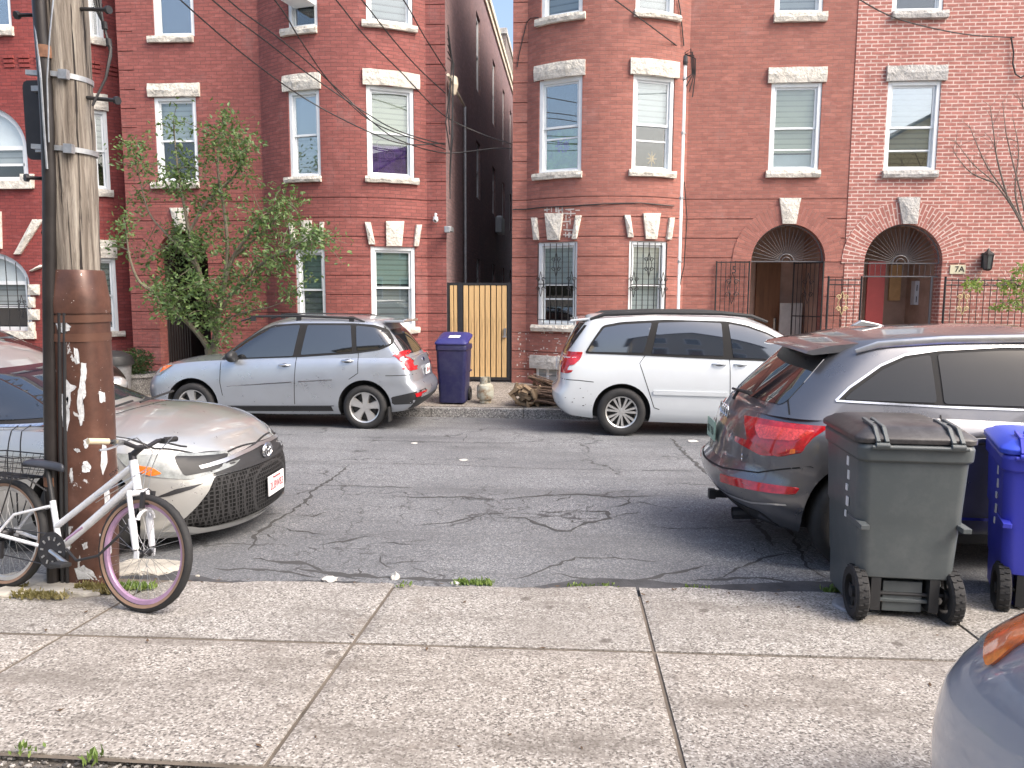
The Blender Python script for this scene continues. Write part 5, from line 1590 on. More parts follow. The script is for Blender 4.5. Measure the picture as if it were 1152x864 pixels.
class Car:
    """body built as two stacked lofts (tub and cabin), wheel wells cut out, trim laid on the real surface"""
    def __init__(s, name, label, loc, heading, P, paint):
        s.root = empty(name, loc, (0, 0, heading)); tag(s.root, label, 'car'); s.P = P; s.paint = paint
        bm = bmesh.new(); s.tub(bm); s.cabin(bm); recalc(bm)
        me = bpy.data.meshes.new('body'); bm.to_mesh(me); bm.free(); me.materials.append(paint); me.materials.append(M['black_plastic'])
        tmp = bpy.data.objects.new('tmp', me); COL.objects.link(tmp)
        cb = bmesh.new()
        for ax in P['axles']:
            for sy in (-1, 1):
                # wheel wells, open to the side and slightly domed
                lathe(cb, [(0, sy * (P['W'] / 2 - P.get('well', .30))), (P['arch'], sy * (P['W'] / 2 - P.get('well', .30))), (P['arch'], sy * (P['W'] / 2 + .15)), (0, sy * (P['W'] / 2 + .15))], 40, (ax, 0, P['tyre'] + P.get('arch_dz', .0)), 'Y')
        recalc(cb); cm = bpy.data.meshes.new('c'); cb.to_mesh(cm); cb.free(); cm.materials.append(M['black_plastic'])
        cut = bpy.data.objects.new('c', cm); COL.objects.link(cut)
        b = tmp.modifiers.new('b', 'BOOLEAN'); b.operation = 'DIFFERENCE'; b.object = cut; b.solver = 'EXACT'
        try: b.material_mode = 'TRANSFER'
        except Exception: pass
        try: b.use_self = True
        except Exception: pass
        bpy.context.view_layer.update()
        ev = tmp.evaluated_get(bpy.context.evaluated_depsgraph_get()); me2 = bpy.data.meshes.new_from_object(ev)
        bpy.data.objects.remove(tmp); bpy.data.objects.remove(cut)
        s.body = obj('body', me2, None, s.root); s.body.data.name = 'body'
        s.b2 = bmesh.new(); s.b2.from_mesh(me2); s.bvh = BVHTree.FromBMesh(s.b2)
        smooth(s.body, 32)
        # flat panels lying below the sill line turn black plastic
        if P.get('clad'):
            me2.materials.append(M['black_plastic']) if len(me2.materials) < 2 else None
            for p in me2.polygons:
                c = p.center
                if c.z < kf(P['clad'], c.x) and p.material_index == 0: p.material_index = 1
    def outline(s, xf, xr, W, af, ar, pf, pr, barrel, n1=16, ns=30):
        pts = []
        for i in range(n1 + 1):
            a = (pi / 2) * i / n1
            pts.append((xf - af + af * cos(a) ** (2 / pf) if i < n1 else xf - af, W * sin(a) ** (2 / pf)))
        for i in range(1, ns):
            pts.append((xf - af + (xr + ar - xf + af) * i / ns, W))
        for i in range(n1 + 1):
            a = (pi / 2) * (1 - i / n1)
            pts.append((xr + ar - ar * cos(a) ** (2 / pr) if i > 0 else xr + ar, W * sin(a) ** (2 / pr)))
        xc, L = (xf + xr) / 2, (xf - xr) / 2
        return [(x, y * (1 - barrel * ((x - xc) / L) ** 2)) for x, y in pts]
    def loft(s, bm, rings, cap_top, cap_bot=True, nc=12):
        V = []
        for R_ in rings:
            left = [bm.verts.new(p) for p in R_]
            right = [left[0]] + [bm.verts.new((p[0], -p[1], p[2])) for p in R_[1:-1]] + [left[-1]]
            V.append((left, right))
        for (l0, r0_), (l1, r1_) in zip(V, V[1:]):
            for A, Bn in ((l0, l1), (r0_, r1_)):
                for i in range(len(A) - 1):
                    try: bm.faces.new((A[i], A[i + 1], Bn[i + 1], Bn[i]))
                    except ValueError: pass
        for (ring, crown) in ((-1, cap_top), (0, 0.0 if cap_bot else None)):
            if crown is None: continue
            l, r_ = V[ring]; rows = []
            for i in range(len(l)):
                if i in (0, len(l) - 1): rows.append([l[i]]); continue
                a, b = l[i].co, r_[i].co; row = [l[i]]
                for j in range(1, nc):
                    t = j / nc; y = a.y * (1 - t) + b.y * t
                    cr = crown(a.x) if callable(crown) else crown
                    k = 1 - (y / max(1e-6, abs(a.y))) ** 2
                    wfac = min(1, abs(a.y) / (s.P['W'] * .3))
                    row.append(bm.verts.new((a.x, y, a.z + cr * k * wfac)))
                row.append(r_[i]); rows.append(row)
            for A, Bn in zip(rows, rows[1:]):
                if len(A) == 1:
                    for j in range(nc): bm.faces.new((A[0], Bn[j], Bn[j + 1]))
                elif len(Bn) == 1:
                    for j in range(nc): bm.faces.new((A[j], Bn[0], A[j + 1]))
                else:
                    for j in range(nc): bm.faces.new((A[j], Bn[j], Bn[j + 1], A[j + 1]))
    def tub(s, bm):
        P = s.P; rings = []
        for t in P.get('T', [0, .06, .14, .24, .34, .44, .54, .64, .74, .82, .9, .96, 1.0]):
            o = s.outline(kf(P['xf'], t), kf(P['xr'], t), P['W'] / 2 * kf(P['w'], t), P['af'], P['ar'], P['pf'], P['pr'], P['barrel'])
            rings.append([(x, y, kf(P['zb'], x) + (kf(P['zs'], x) - kf(P['zb'], x)) * t) for x, y in o])
        s.loft(bm, rings, lambda x: kf(P['crown'], x))
    def cabin(s, bm):
        P = s.P; rings = []
        for t in [0, .1, .22, .34, .46, .58, .7, .8, .88, .94, .98, 1.0]:
            o = s.outline(kf(P['cxf'], t), kf(P['cxr'], t), P['W'] / 2 * kf(P['cw'], t), P.get('caf', .40), P.get('car', .3), P.get('cpf', 2.4), P.get('cpr', 2.6), P.get('cbarrel', .05))
            rings.append([(x, y, (kf(P['zs'], x) - .03) * (1 - t) + kf(P['zr'], x) * t) for x, y in o])
        s.loft(bm, rings, P.get('rcrown', .05))
    def cast(s, side, a, b):
        if side in 'LR':
            sy = 1 if side == 'L' else -1; o, d = Vector((a, sy * 3, b)), Vector((0, -sy, 0))
        elif side == 'F': o, d = Vector((5, a, b)), Vector((-1, 0, 0))
        elif side == 'B': o, d = Vector((-5, a, b)), Vector((1, 0, 0))
        else: o, d = Vector((a, b, 4)), Vector((0, 0, -1))
        h = s.bvh.ray_cast(o, d)
        return (h[0], h[1]) if h[0] is not None else (None, None)
    def patch(s, name, side, poly, m, off=.004, h=.06, parent=None, sm=True, smoothn=0):
        """lay a polygon (given in the side's plane) onto the body surface"""
        P2 = []
        for i, p in enumerate(poly):
            q = poly[(i + 1) % len(poly)]; L = hypot(q[0] - p[0], q[1] - p[1]); k = max(1, int(L / h))
            for j in range(k): P2.append(Vector((p[0] + (q[0] - p[0]) * j / k, p[1] + (q[1] - p[1]) * j / k)))
        nb = len(P2); xs = [p.x for p in P2]; ys = [p.y for p in P2]
        inner = []
        y = min(ys) + h / 2
        def inside(pt):
            c = False
            for i in range(nb):
                a, b = P2[i], P2[(i + 1) % nb]
                if (a.y > pt[1]) != (b.y > pt[1]) and pt[0] < (b.x - a.x) * (pt[1] - a.y) / (b.y - a.y) + a.x: c = not c
            return c
        while y < max(ys):
            x = min(xs) + h / 2
            while x < max(xs):
                if inside((x, y)) and min((Vector((x, y)) - p).length for p in P2) > h * .45: inner.append(Vector((x, y)))
                x += h
            y += h
        vs_, es, fs, *_ = geometry.delaunay_2d_cdt(P2 + inner, [(i, (i + 1) % nb) for i in range(nb)], [], 1, 1e-5)
        bm = bmesh.new(); V = []
        view = {'L': Vector((0, 1, 0)), 'R': Vector((0, -1, 0)), 'F': Vector((1, 0, 0)), 'B': Vector((-1, 0, 0)), 'T': Vector((0, 0, 1))}[side]
        for v in vs_:
            hit, nn = s.cast(side, v.x, v.y)
            if hit is not None and abs(nn.dot(view)) < .09: hit = None
            V.append((hit, nn))
        dep = sorted(v[0].dot(view) for v in V if v[0] is not None)
        if not dep: return None
        med = dep[len(dep) // 2]
        V = [(h_, n_) if h_ is not None and abs(h_.dot(view) - med) < .42 else (None, n_) for h_, n_ in V]
        good = [v for v in V if v[0] is not None]
        keep = [v[0] is not None for v in V]
        out = []
        for (hit, nn), v in zip(V, vs_):
            if hit is None:
                g = min(good, key=lambda q: ((q[0].x if side in 'LR' else q[0].y if side in 'FB' else q[0].x) - v.x) ** 2)
                hit, nn = g[0].copy(), g[1]
                if side in 'LR': hit.x, hit.z = v.x, v.y
                elif side in 'FB': hit.y, hit.z = v.x, v.y
                else: hit.x, hit.y = v.x, v.y
            view = {'L': Vector((0, 1, 0)), 'R': Vector((0, -1, 0)), 'F': Vector((1, 0, 0)), 'B': Vector((-1, 0, 0)), 'T': Vector((0, 0, 1))}[side]
            if nn.dot(view) < 0: nn = -nn
            out.append(bm.verts.new(hit + (nn + view * .6).normalized() * off))
        faces = []
        for f in fs:
            if not all(keep[i] for i in f): continue
            try: faces.append(bm.faces.new([out[i] for i in f]))
            except ValueError: pass
        view = {'L': Vector((0, 1, 0)), 'R': Vector((0, -1, 0)), 'F': Vector((1, 0, 0)), 'B': Vector((-1, 0, 0)), 'T': Vector((0, 0, 1))}[side]
        bm.normal_update()
        for f in faces:
            if f.normal.dot(view) < 0: f.normal_flip()
        bmesh.ops.delete(bm, geom=[v for v in bm.verts if not v.link_faces], context='VERTS'); faces = bm.faces[:]
        be = [e for e in bm.edges if e.is_boundary]
        r_ = bmesh.ops.extrude_edge_only(bm, edges=be)
        for v in [g for g in r_['geom'] if isinstance(g, bmesh.types.BMVert)]: v.co -= view * (off + .012)
        o = obj(name, bm, m, parent or s.root)
        if sm: smooth(o, 50)
        return o
    def line(s, bm, side, pts, w=.008, off=.0015, m=None):
        """shut line / trim strip following the surface"""
        fine = []
        for a, b in zip(pts, pts[1:]):
            L = hypot(b[0] - a[0], b[1] - a[1]); k = max(1, int(L / .03))
            for j in range(k): fine.append((a[0] + (b[0] - a[0]) * j / k, a[1] + (b[1] - a[1]) * j / k))
        fine.append(pts[-1]); row = []
        N = len(fine)
        for i, (a, b) in enumerate(fine):
            p, q = fine[max(0, i - 1)], fine[min(N - 1, i + 1)]
            t = Vector((q[0] - p[0], q[1] - p[1])); t.normalize(); n_ = Vector((-t.y, t.x)) * w / 2
            pr_ = []
            for sg in (-1, 1):
                h_, nn = s.cast(side, a + n_.x * sg, b + n_.y * sg)
                if h_ is None: pr_ = None; break
                view = {'L': Vector((0, 1, 0)), 'R': Vector((0, -1, 0)), 'F': Vector((1, 0, 0)), 'B': Vector((-1, 0, 0)), 'T': Vector((0, 0, 1))}[side]
                if nn.dot(view) < 0: nn = -nn
                pr_.append(h_ + nn * off)
            row.append(pr_)
        for A, Bn in zip(row, row[1:]):
            if A and Bn and (A[0] - Bn[0]).length < .15:
                bm.faces.new([bm.verts.new(v) for v in (A[0], A[1], Bn[1], Bn[0])])
    def seams(s, side, lines, w=.008, name='shut_line', m=None, off=.0015):
        for l in lines:
            bm = bmesh.new(); s.line(bm, side, l, w, off)
            bmesh.ops.remove_doubles(bm, verts=bm.verts[:], dist=.0002)
            obj(name, bm, m or M['black_plastic'], s.root)
    def wheels(s, maker, spins=(0, 0)):
        P = s.P
        for ax, sp in zip(P['axles'], spins):
            for sy in (-1, 1):
                maker(s.root, (ax, sy * (P['W'] / 2 - P.get('track_in', .13)), P['tyre']), sy, P['tyre'], P['rim'], sp)
def rounded(poly, r=.03, n=4):
    out = []
    N = len(poly)
    for i in range(N):
        a, b, c = Vector(poly[i - 1]), Vector(poly[i]), Vector(poly[(i + 1) % N])
        d0, d1 = (a - b), (c - b); k = min(r, d0.length * .45, d1.length * .45)
        p, q = b + d0.normalized() * k, b + d1.normalized() * k
        for j in range(n + 1):
            t = j / n; v = p * (1 - t) ** 2 + b * 2 * t * (1 - t) + q * t * t; out.append((v.x, v.y))
    return out
M['alloy'] = mat('alloy', (.62, .62, .61), .28, .75, var=.08)
M['brake'] = mat('brake_disc', (.06, .06, .06), .5, .7)
def wheel(root, loc, sy, R_, rim, spin, kind='five', width=.21):
    """tyre with sidewall and tread, alloy rim, brake disc behind; outer face toward sy"""
    w = width / 2
    t = empty('wheel', loc); t.parent = root
    bm = bmesh.new()
    pr = [(rim * .98, -w * .8), (rim + .012, -w), (rim + (R_ - rim) * .5, -w * 1.04), (R_ - .02, -w * .92), (R_ - .004, -w * .72), (R_, -w * .3), (R_, w * .3), (R_ - .004, w * .72), (R_ - .02, w * .92), (rim + (R_ - rim) * .5, w * 1.04), (rim + .012, w), (rim * .98, w * .8)]
    lathe(bm, pr, 56, (0, 0, 0), 'Y'); recalc(bm); o = obj('tyre', bm, M['rubber'], t); smooth(o, 50)
    if kind == 'plain':
        kind = 'five'
    bm = bmesh.new()
    f = w * .86 * sy
    lathe(bm, [(rim, -w * .8 * sy), (rim * .93, -w * .7 * sy), (rim * .90, 0), (rim * .93, f * .9), (rim * .985, f), (rim + .004, f * 1.02), (rim + .006, f * .9)], 48, (0, 0, 0), 'Y')
    lathe(bm, [(0, f * .82), (.028, f * .82), (.055, f * .72), (.065, f * .5), (0, f * .45)], 24, (0, 0, 0), 'Y')
    ns = {'five': 5, 'multi': 7, 'seven': 7}[kind]
    for k in range(ns):
        a = spin + 2 * pi * k / ns
        subs = [0] if kind != 'multi' else [-.17, .17]
        for da in subs:
            aa = a + da
            d = Vector((cos(aa), 0, sin(aa))); tn = Vector((-sin(aa), 0, cos(aa)))
            if kind == 'five': ws = [(.05, .040), (.5, .050), (.94, .078)]
            elif kind == 'seven': ws = [(.05, .022), (.5, .024), (.94, .030)]
            else: ws = [(.16, .013), (.5, .016), (.95, .021)]
            prev = None
            for rr, hw in ws:
                c = d * (rim * rr); dep = f * (.80 + .12 * rr)
                ring = [bm.verts.new(c + tn * hw * x + Vector((0, yy, 0))) for x, yy in ((-1, dep - .035 * sy), (-.8, dep), (.8, dep), (1, dep - .035 * sy))]
                if prev:
                    for i in range(3): bm.faces.new((prev[i], prev[i + 1], ring[i + 1], ring[i]))
                    bm.faces.new((prev[3], prev[0], ring[0], ring[3]))
                prev = ring
    recalc(bm); o = obj('rim', bm, M['alloy'], t); smooth(o, 40)
    bm = bmesh.new(); lathe(bm, [(0, f * .15), (rim * .72, f * .15), (rim * .72, f * .02), (0, f * .02)], 36, (0, 0, 0), 'Y'); lathe(bm, [(rim * .72, -f * .2), (rim * .92, -f * .2)], 36, (0, 0, 0), 'Y'); obj('brake_disc', bm, M['brake'], t)
    for k in range(5):
        pass
    return t
def mirror(car, side, c, size=(.16, .22, .15), m=None, z=0):
    sy = 1 if side == 'L' else -1
    h, _ = car.cast(side, *c)
    y0_ = (h.y if h is not None else sy * car.P['W'] / 2)
    bm = bmesh.new()
    bmesh.ops.create_uvsphere(bm, u_segments=20, v_segments=12, radius=.5, matrix=Matrix.Translation((c[0], y0_ + sy * (size[1] * .55 + .03), c[1] + .03)) @ Matrix.Diagonal((size[0], size[1], size[2], 1)))
    for v in bm.verts:
        if v.co.x < c[0] - size[0] * .28: v.co.x = c[0] - size[0] * .28
    box(bm, (c[0], y0_ + sy * .03, c[1] - .01), (.07, .12, .04))
    o = obj('wing_mirror', bm, m or M['black_plastic'], car.root); smooth(o, 45); return o
def handle(car, side, c, L=.17, m=None):
    sy = 1 if side == 'L' else -1
    h, _ = car.cast(side, *c)
    if h is None: return
    y = h.y
    bm = bmesh.new()
    pts = [Vector((c[0] - L / 2, y - sy * .004, c[1])), Vector((c[0] - L * .36, y + sy * .034, c[1] + .004)), Vector((c[0], y + sy * .042, c[1] + .006)), Vector((c[0] + L * .36, y + sy * .034, c[1] + .004)), Vector((c[0] + L / 2, y - sy * .004, c[1]))]
    tube(bm, pts, [.011, .016, .017, .016, .011], 8)
    o = obj('door_handle', bm, m or M['chrome'], car.root); smooth(o, 60)
    car.patch('handle_cup', side, [(c[0] + L * .32 * cos(a * pi / 6), c[1] - .002 + .028 * sin(a * pi / 6)) for a in range(12)], M['dark_metal'], .0012, .03)
def plate(car, side, c, txt, bgm, tm, w=.305, h=.152, tilt=0, sub=None, subm=None):
    hit, _ = car.cast(side, *c)
    d = 1 if side == 'F' else -1
    f = empty('licence_plate_mount', (hit.x + d * .03, c[0], c[1]), (0, R(tilt) * d, 0))
    bpy.data.objects.remove(f)
    bm = bmesh.new(); box(bm, (0, 0, 0), (.012, w, h))
    o = obj('licence_plate', bm, bgm, car.root, (hit.x + d * .028, c[0], c[1]), (0, R(tilt), 0)); bevel_mod(o, .003, 1)
    rz = R(90) if side == 'F' else R(-90)
    t = text_obj('plate_number', txt, h * .56, (d * .0075, 0, -.008), (R(90), 0, rz), tm, o, .0006, xs=.85)
    if sub:
        text_obj('plate_state', sub, h * .17, (d * .0075, 0, h * .38), (R(90), 0, rz), subm or tm, o, .0006)
    return o
M['plate_white'] = mat('plate_white', (.72, .73, .74), .4, var=.03)
M['plate_red'] = mat('plate_red', (.40, .03, .04), .5)
M['plate_green'] = mat('plate_green', (.32, .48, .38), .4, var=.15, scale=20)
M['plate_ink'] = mat('plate_ink', (.03, .06, .05), .5)
M['seam'] = mat('shut_gap', (.012, .012, .013), .8)

def local(car_x, sgn, Yn, zg):
    """survey pixel -> local (x, z) on the car's near side plane"""
    def f(px, py, inset=0.0):
        p = onY(px, py, Yn + inset); return ((p.x - car_x) * sgn, p.z - zg)
    return f
# ======== silver blue wagon across the street
sbX, sbY0, sbZ = -4.365, 10.95, ground(11.0) - .005
S_ = local(sbX, -1, sbY0, sbZ)
wr, wf = S_(409.5, 457)[0], S_(216, 457)[0]
paint = car_paint('silver_blue_paint', (.49, .525, .57), .72, .30)
P = dict(W=1.74, axles=(wr, wf), tyre=.325, rim=.225, arch=.395, well=.32, track_in=.11, arch_dz=.01,
    zb=[(-2.2, .34), (-1.9, .27), (-1.3, .22), (0, .20), (1.2, .21), (1.8, .24), (2.2, .28)],
    zs=[(-2.2, 1.04), (-1.6, 1.05), (-.5, 1.03), (.6, 1.0), (1.0, .985), (1.4, .95), (1.8, .87), (2.05, .78), (2.25, .70)],
    crown=[(-2, .02), (.5, .02), (1.0, .05), (1.8, .07), (2.2, .02)],
    xf=[(0, 2.02), (.12, 2.13), (.35, 2.20), (.6, 2.20), (.8, 2.17), (1, 2.06)], xr=[(0, -2.02), (.1, -2.16), (.3, -2.21), (.42, -2.19), (.5, -2.12), (.75, -2.09), (1, -2.03)],
    w=[(0, .90), (.12, .965), (.3, .99), (.55, 1.0), (.72, .985), (.85, .97), (.95, .945), (1, .92)], af=.62, ar=.24, pf=2.5, pr=3.2, barrel=.035,
    cxf=[(0, 1.16), (.3, .88), (.6, .58), (.85, .32), (1, .02)], cxr=[(0, -2.03), (.3, -1.92), (.6, -1.80), (.85, -1.66), (1, -1.58)],
    cw=[(0, .92), (.3, .875), (.6, .82), (.85, .765), (.94, .72), (1, .64)], zr=[(-1.9, 1.545), (-1.5, 1.585), (-.8, 1.615), (0, 1.62), (.5, 1.60), (1.0, 1.5)], rcrown=.045, caf=.45, car=.25)
su = Car('parked_car', 'silver blue wagon with black roof rails parked across the street facing left', (sbX, sbY0 + .87, sbZ), pi, P, paint)
M['glass_deep'] = mat('smoked_glass', (.008, .009, .010), .05, var=.05, spec=.5)
def side_windows(car, side, polys, m=None, frame=None, grow=None):
    if grow: car.patch('window_surround', side, rounded(grow, .05), M['seam'], .005, .035)
    for q in polys: car.patch('window', side, rounded(q, .025), m or M['glass_dark'], .0095, .035)
I = .13
wn = [[S_(252, 403.3, I), S_(262, 394.5, I), S_(275, 384.5, I), S_(290, 375.5, I), S_(303, 369.5, I), S_(320, 366.8, I), S_(336, 366, I), S_(331, 400.2, I)],
      [S_(344.5, 366, I), S_(393, 366.3, I), S_(397, 395.3, I), S_(339.5, 399, I)],
      [S_(399, 366.6, I), S_(418, 368.6, I), S_(430, 373, I), S_(437, 381, I), S_(439, 386.5, I), S_(427, 391.5, I), S_(402, 395, I)]]
gr = [S_(247, 404.6, I), S_(262, 391, I), S_(276, 380.5, I), S_(291, 371.8, I), S_(305, 366, I), S_(330, 364, I), S_(395, 364, I), S_(420, 366, I), S_(433, 371.5, I), S_(441, 383, I), S_(441, 388, I), S_(427, 394, I), S_(402, 397.4, I), S_(340, 401.4, I)]
for sd in 'LR': side_windows(su, sd, wn, grow=gr)
# windscreen and rear glass
su.patch('windscreen', 'F', rounded([(-.62, 1.06), (.62, 1.06), (.50, 1.47), (-.50, 1.47)], .05), M['glass_dark'], .004, .08)
su.patch('rear_window', 'B', rounded([(-.60, 1.10), (.60, 1.10), (.50, 1.46), (-.50, 1.46)], .06), M['glass_dark'], .005, .08)
for sd in 'LR':
    a = su.patch('tail_light', sd, rounded([S_(440, 400.5), S_(447, 396.5), S_(462, 396), S_(474, 396), S_(474, 418), S_(459, 418), S_(453, 409.5)], .02), M['red_lens'], .012, .04)
    su.patch('reversing_lens', sd, rounded([S_(457, 403.5), S_(470, 402), S_(471, 411), S_(463, 411)], .015), M['clear_lens'], .015, .03)
    su.patch('headlight', sd, rounded([S_(168, 424), S_(170, 415), S_(177, 411), S_(192, 410.8), S_(184, 416.5), S_(176, 423)], .015), M['clear_lens'], .010, .03)
    su.patch('indicator', sd, rounded([S_(176, 420), S_(178, 413), S_(191, 411.5), S_(184, 416)], .01), M['amber'], .014, .025)
    su.seams(sd, [[S_(246.5, 405), S_(247, 430), S_(250, 445)], [S_(333, 400, .05), S_(331, 425), S_(331, 455)], [S_(402, 397, .05), S_(402, 420), S_(392, 427)], [S_(447, 396, .03), S_(428, 368, .1)], [S_(250, 457), S_(375, 457)], [S_(433, 423), S_(440, 423), S_(474, 422)]], .010, m=M['seam'])
    su.seams(sd, [[S_(255, 434.5), S_(328, 430)], [S_(335, 429.5), S_(373, 427.5)]], .012, 'side_crease', M['chrome'], .002)
    handle(su, sd, S_(319, 411)); handle(su, sd, S_(389, 406.5))
    mirror(su, sd, S_(266, 402.5, .1), (.17, .24, .17))
for sy in (-1, 1):
    bm = bmesh.new(); pts = [Vector((-1.30, sy * .60, 1.57)), Vector((-1.15, sy * .61, 1.625)), Vector((-.3, sy * .61, 1.652)), Vector((.35, sy * .60, 1.64)), Vector((.60, sy * .58, 1.57))]
    tube(bm, pts, [.012, .018, .018, .018, .012], 8)
    for x in (-1.1, -.3, .4): box(bm, (x, sy * .605, 1.61), (.07, .03, .08))
    o = obj('roof_rail', bm, M['black_plastic'], su.root); smooth(o)
bm = bmesh.new(); box(bm, (-1.72, 0, 1.575), (.30, 1.05, .035)); box(bm, (-1.80, 0, 1.59), (.05, .3, .02)); o = obj('roof_spoiler', bm, paint, su.root); bevel_mod(o, .015, 2)
su.patch('lower_bumper', 'B', rounded([(-.75, .30), (.75, .30), (.78, .47), (-.78, .47)], .05), M['black_plastic'], .008, .08)
for sd in 'LR':
    su.patch('lower_bumper_side', sd, rounded([S_(437, 456), S_(440, 447), S_(472, 440), S_(480, 438), S_(480, 450), S_(462, 455)], .02), M['black_plastic'], .006, .05)
    su.patch('fog_reflector', sd, rounded([S_(466, 443), S_(475, 441.5), S_(475, 446.5), S_(467, 447.5)], .008), M['red_lens'], .012, .03)
    su.patch('sill_cladding', sd, [S_(250, 457.5), S_(372, 457.5), S_(374, 463), S_(250, 463)], M['black_plastic'], .005, .06)
    for ax in (wr, wf):
        sy = 1 if sd == 'L' else -1
for sy in (-1, 1):
    bm = bmesh.new(); box(bm, (wr - .37, sy * .80, .23), (.02, .20, .22)); obj('mud_flap', bm, M['rubber'], su.root)
for sy in (-1, 1):
    su.patch('tail_light', 'B', rounded([(sy * .62, .90), (sy * .64, 1.13), (sy * .87, 1.15), (sy * .87, .88)], .03), M['red_lens'], .010, .03)
    sn_ = None
plate(su, 'B', (0, .83), '2SK 461', M['plate_white'], M['plate_red'])
su.patch('rear_badge', 'B', [(.07 * cos(a * pi / 8), .98 + .035 * sin(a * pi / 8)) for a in range(16)], M['chrome'], .006, .04)
su.patch('front_grille', 'F', rounded([(-.42, .52), (.42, .52), (.46, .70), (-.46, .70)], .04), M['black_plastic'], .006, .08)
su.wheels(lambda *a: wheel(*a, kind='five', width=.20), (R(95), R(80)))

# ======== white minivan across the street
snY0 = 10.72; snZ = ground(10.8) - .002; snX = 2.17
N_ = local(snX, 1, snY0, snZ)
wr = N_(699.3, 461)[0]; wf = wr + 2.92
paint = car_paint('white_van_paint', (.60, .64, .67), .15, .35, dust=.08)
P = dict(W=1.90, axles=(wr, wf), tyre=.342, rim=.222, arch=.405, well=.33, track_in=.12,
    zb=[(-2.45, .36), (-2.2, .28), (-1.4, .21), (0, .19), (1.6, .2), (2.3, .28)],
    zs=[(-2.45, 1.10), (-1.8, 1.11), (-.5, 1.085), (.8, 1.04), (1.4, 1.0), (1.8, .95), (2.1, .86), (2.4, .72)],
    crown=[(-2, .02), (1.0, .02), (1.6, .06), (2.2, .06), (2.45, .02)],
    xf=[(0, 2.28), (.12, 2.38), (.4, 2.46), (.65, 2.44), (.85, 2.38), (1, 2.22)], xr=[(0, -2.33), (.08, -2.42), (.22, -2.465), (.36, -2.465), (.44, -2.41), (.52, -2.38), (.8, -2.37), (1, -2.33)],
    w=[(0, .90), (.1, .96), (.3, .99), (.55, 1.0), (.75, .985), (.88, .965), (1, .93)], af=.72, ar=.27, pf=2.4, pr=3.3, barrel=.03,
    cxf=[(0, 1.72), (.3, 1.40), (.6, 1.02), (.85, .66), (1, .35)], cxr=[(0, -2.33), (.3, -2.27), (.6, -2.18), (.85, -2.08), (1, -1.98)],
    cw=[(0, .93), (.3, .905), (.6, .87), (.85, .82), (.94, .78), (1, .70)], zr=[(-2.2, 1.62), (-1.8, 1.655), (-.8, 1.69), (.2, 1.67), (.8, 1.60), (1.3, 1.48)], rcrown=.05, caf=.45, car=.26, cpr=3)
sn = Car('parked_car', 'white minivan with scuffed rear bumper parked across the street facing right', (snX, snY0 + .95, snZ), 0, P, paint)
I = .08
wn = [[N_(661, 395.8, I), N_(667, 386, I), N_(680, 369, I), N_(700, 365.5, I), N_(734, 363.5, I), N_(724, 397, I)],
      [N_(741.5, 363.5, I), N_(780, 362.5, I), N_(813, 364, I), N_(814, 400.5, I), N_(733, 398, I)],
      [N_(821, 364.8, I), N_(841, 368.5, I), N_(864, 376.5, I), N_(882, 386, I), N_(903, 401, I), N_(900, 405.5, I), N_(825, 402.3, I)]]
gr = [N_(657.5, 397.8, I), N_(666, 384, I), N_(678.5, 366.5, I), N_(700, 362.5, I), N_(750, 360, I), N_(820, 362, I), N_(843, 366.5, I), N_(866, 375, I), N_(886, 386, I), N_(909, 403, I), N_(905, 408, I), N_(824, 404.8, I), N_(730, 400.3, I)]
M['glass_tint'] = mat('tinted_glass', (.016, .022, .034), .04, var=.05, spec=.9)
M['glass_tint'].node_tree.nodes['Principled BSDF'].inputs['IOR'].default_value = 1.85
for sd in 'LR': side_windows(sn, sd, wn, grow=gr, m=M['glass_tint'])
sn.patch('windscreen', 'F', rounded([(-.68, 1.08), (.68, 1.08), (.58, 1.55), (-.58, 1.55)], .05), M['glass_dark'], .004, .08)
sn.patch('rear_window', 'B', rounded([(-.72, 1.14), (.72, 1.14), (.63, 1.57), (-.63, 1.57)], .05), M['glass_dark'], .005, .08)
for sd in 'LR':
    sn.patch('rear_window_wrap', sd, [N_(634, 395.5, .1), N_(657.5, 366.5, .1), N_(660.5, 366.5, .1), N_(639, 395.5, .1)], M['seam'], .006, .05)
    sn.patch('tail_light', sd, rounded([N_(622, 398), N_(629, 396.4), N_(656, 396.6), N_(653, 404.5), N_(646, 410.5), N_(637, 412.5), N_(622, 412.5)], .02), M['red_lens'], .012, .04)
    sn.seams(sd, [[N_(727, 399, .04), N_(720, 409), N_(728, 434), N_(736, 459), N_(742, 461)], [N_(821.6, 400, .04), N_(821.6, 430), N_(821, 459)], [N_(630, 427), N_(650, 428), N_(668, 430)]], .010, m=M['seam'])
    sn.seams(sd, [[N_(735, 400, .05), N_(780, 402), N_(815, 403)]], .010, 'slide_rail', M['seam'])
    for a_, b_, y0_, y1_ in ((735, 819, 441.5, 444.2), (824, 905, 444.3, 447)):
        sn.patch('door_moulding', sd, rounded([N_(a_, y0_ - 2.4), N_(b_, y1_ - 2.6), N_(b_, y1_ + 2.2), N_(a_, y0_ + 2.4)], .01), paint, .016, .06)
    handle(sn, sd, N_(810, 410), .20, paint); handle(sn, sd, N_(834, 410.5), .18, paint)
    mirror(sn, sd, (1.42, 1.08), (.18, .26, .20), paint)
    sn.patch('headlight', sd, rounded([(1.75, .86), (2.2, .78), (2.36, .66), (2.30, .60), (1.95, .70)], .03), M['clear_lens'], .01, .05)
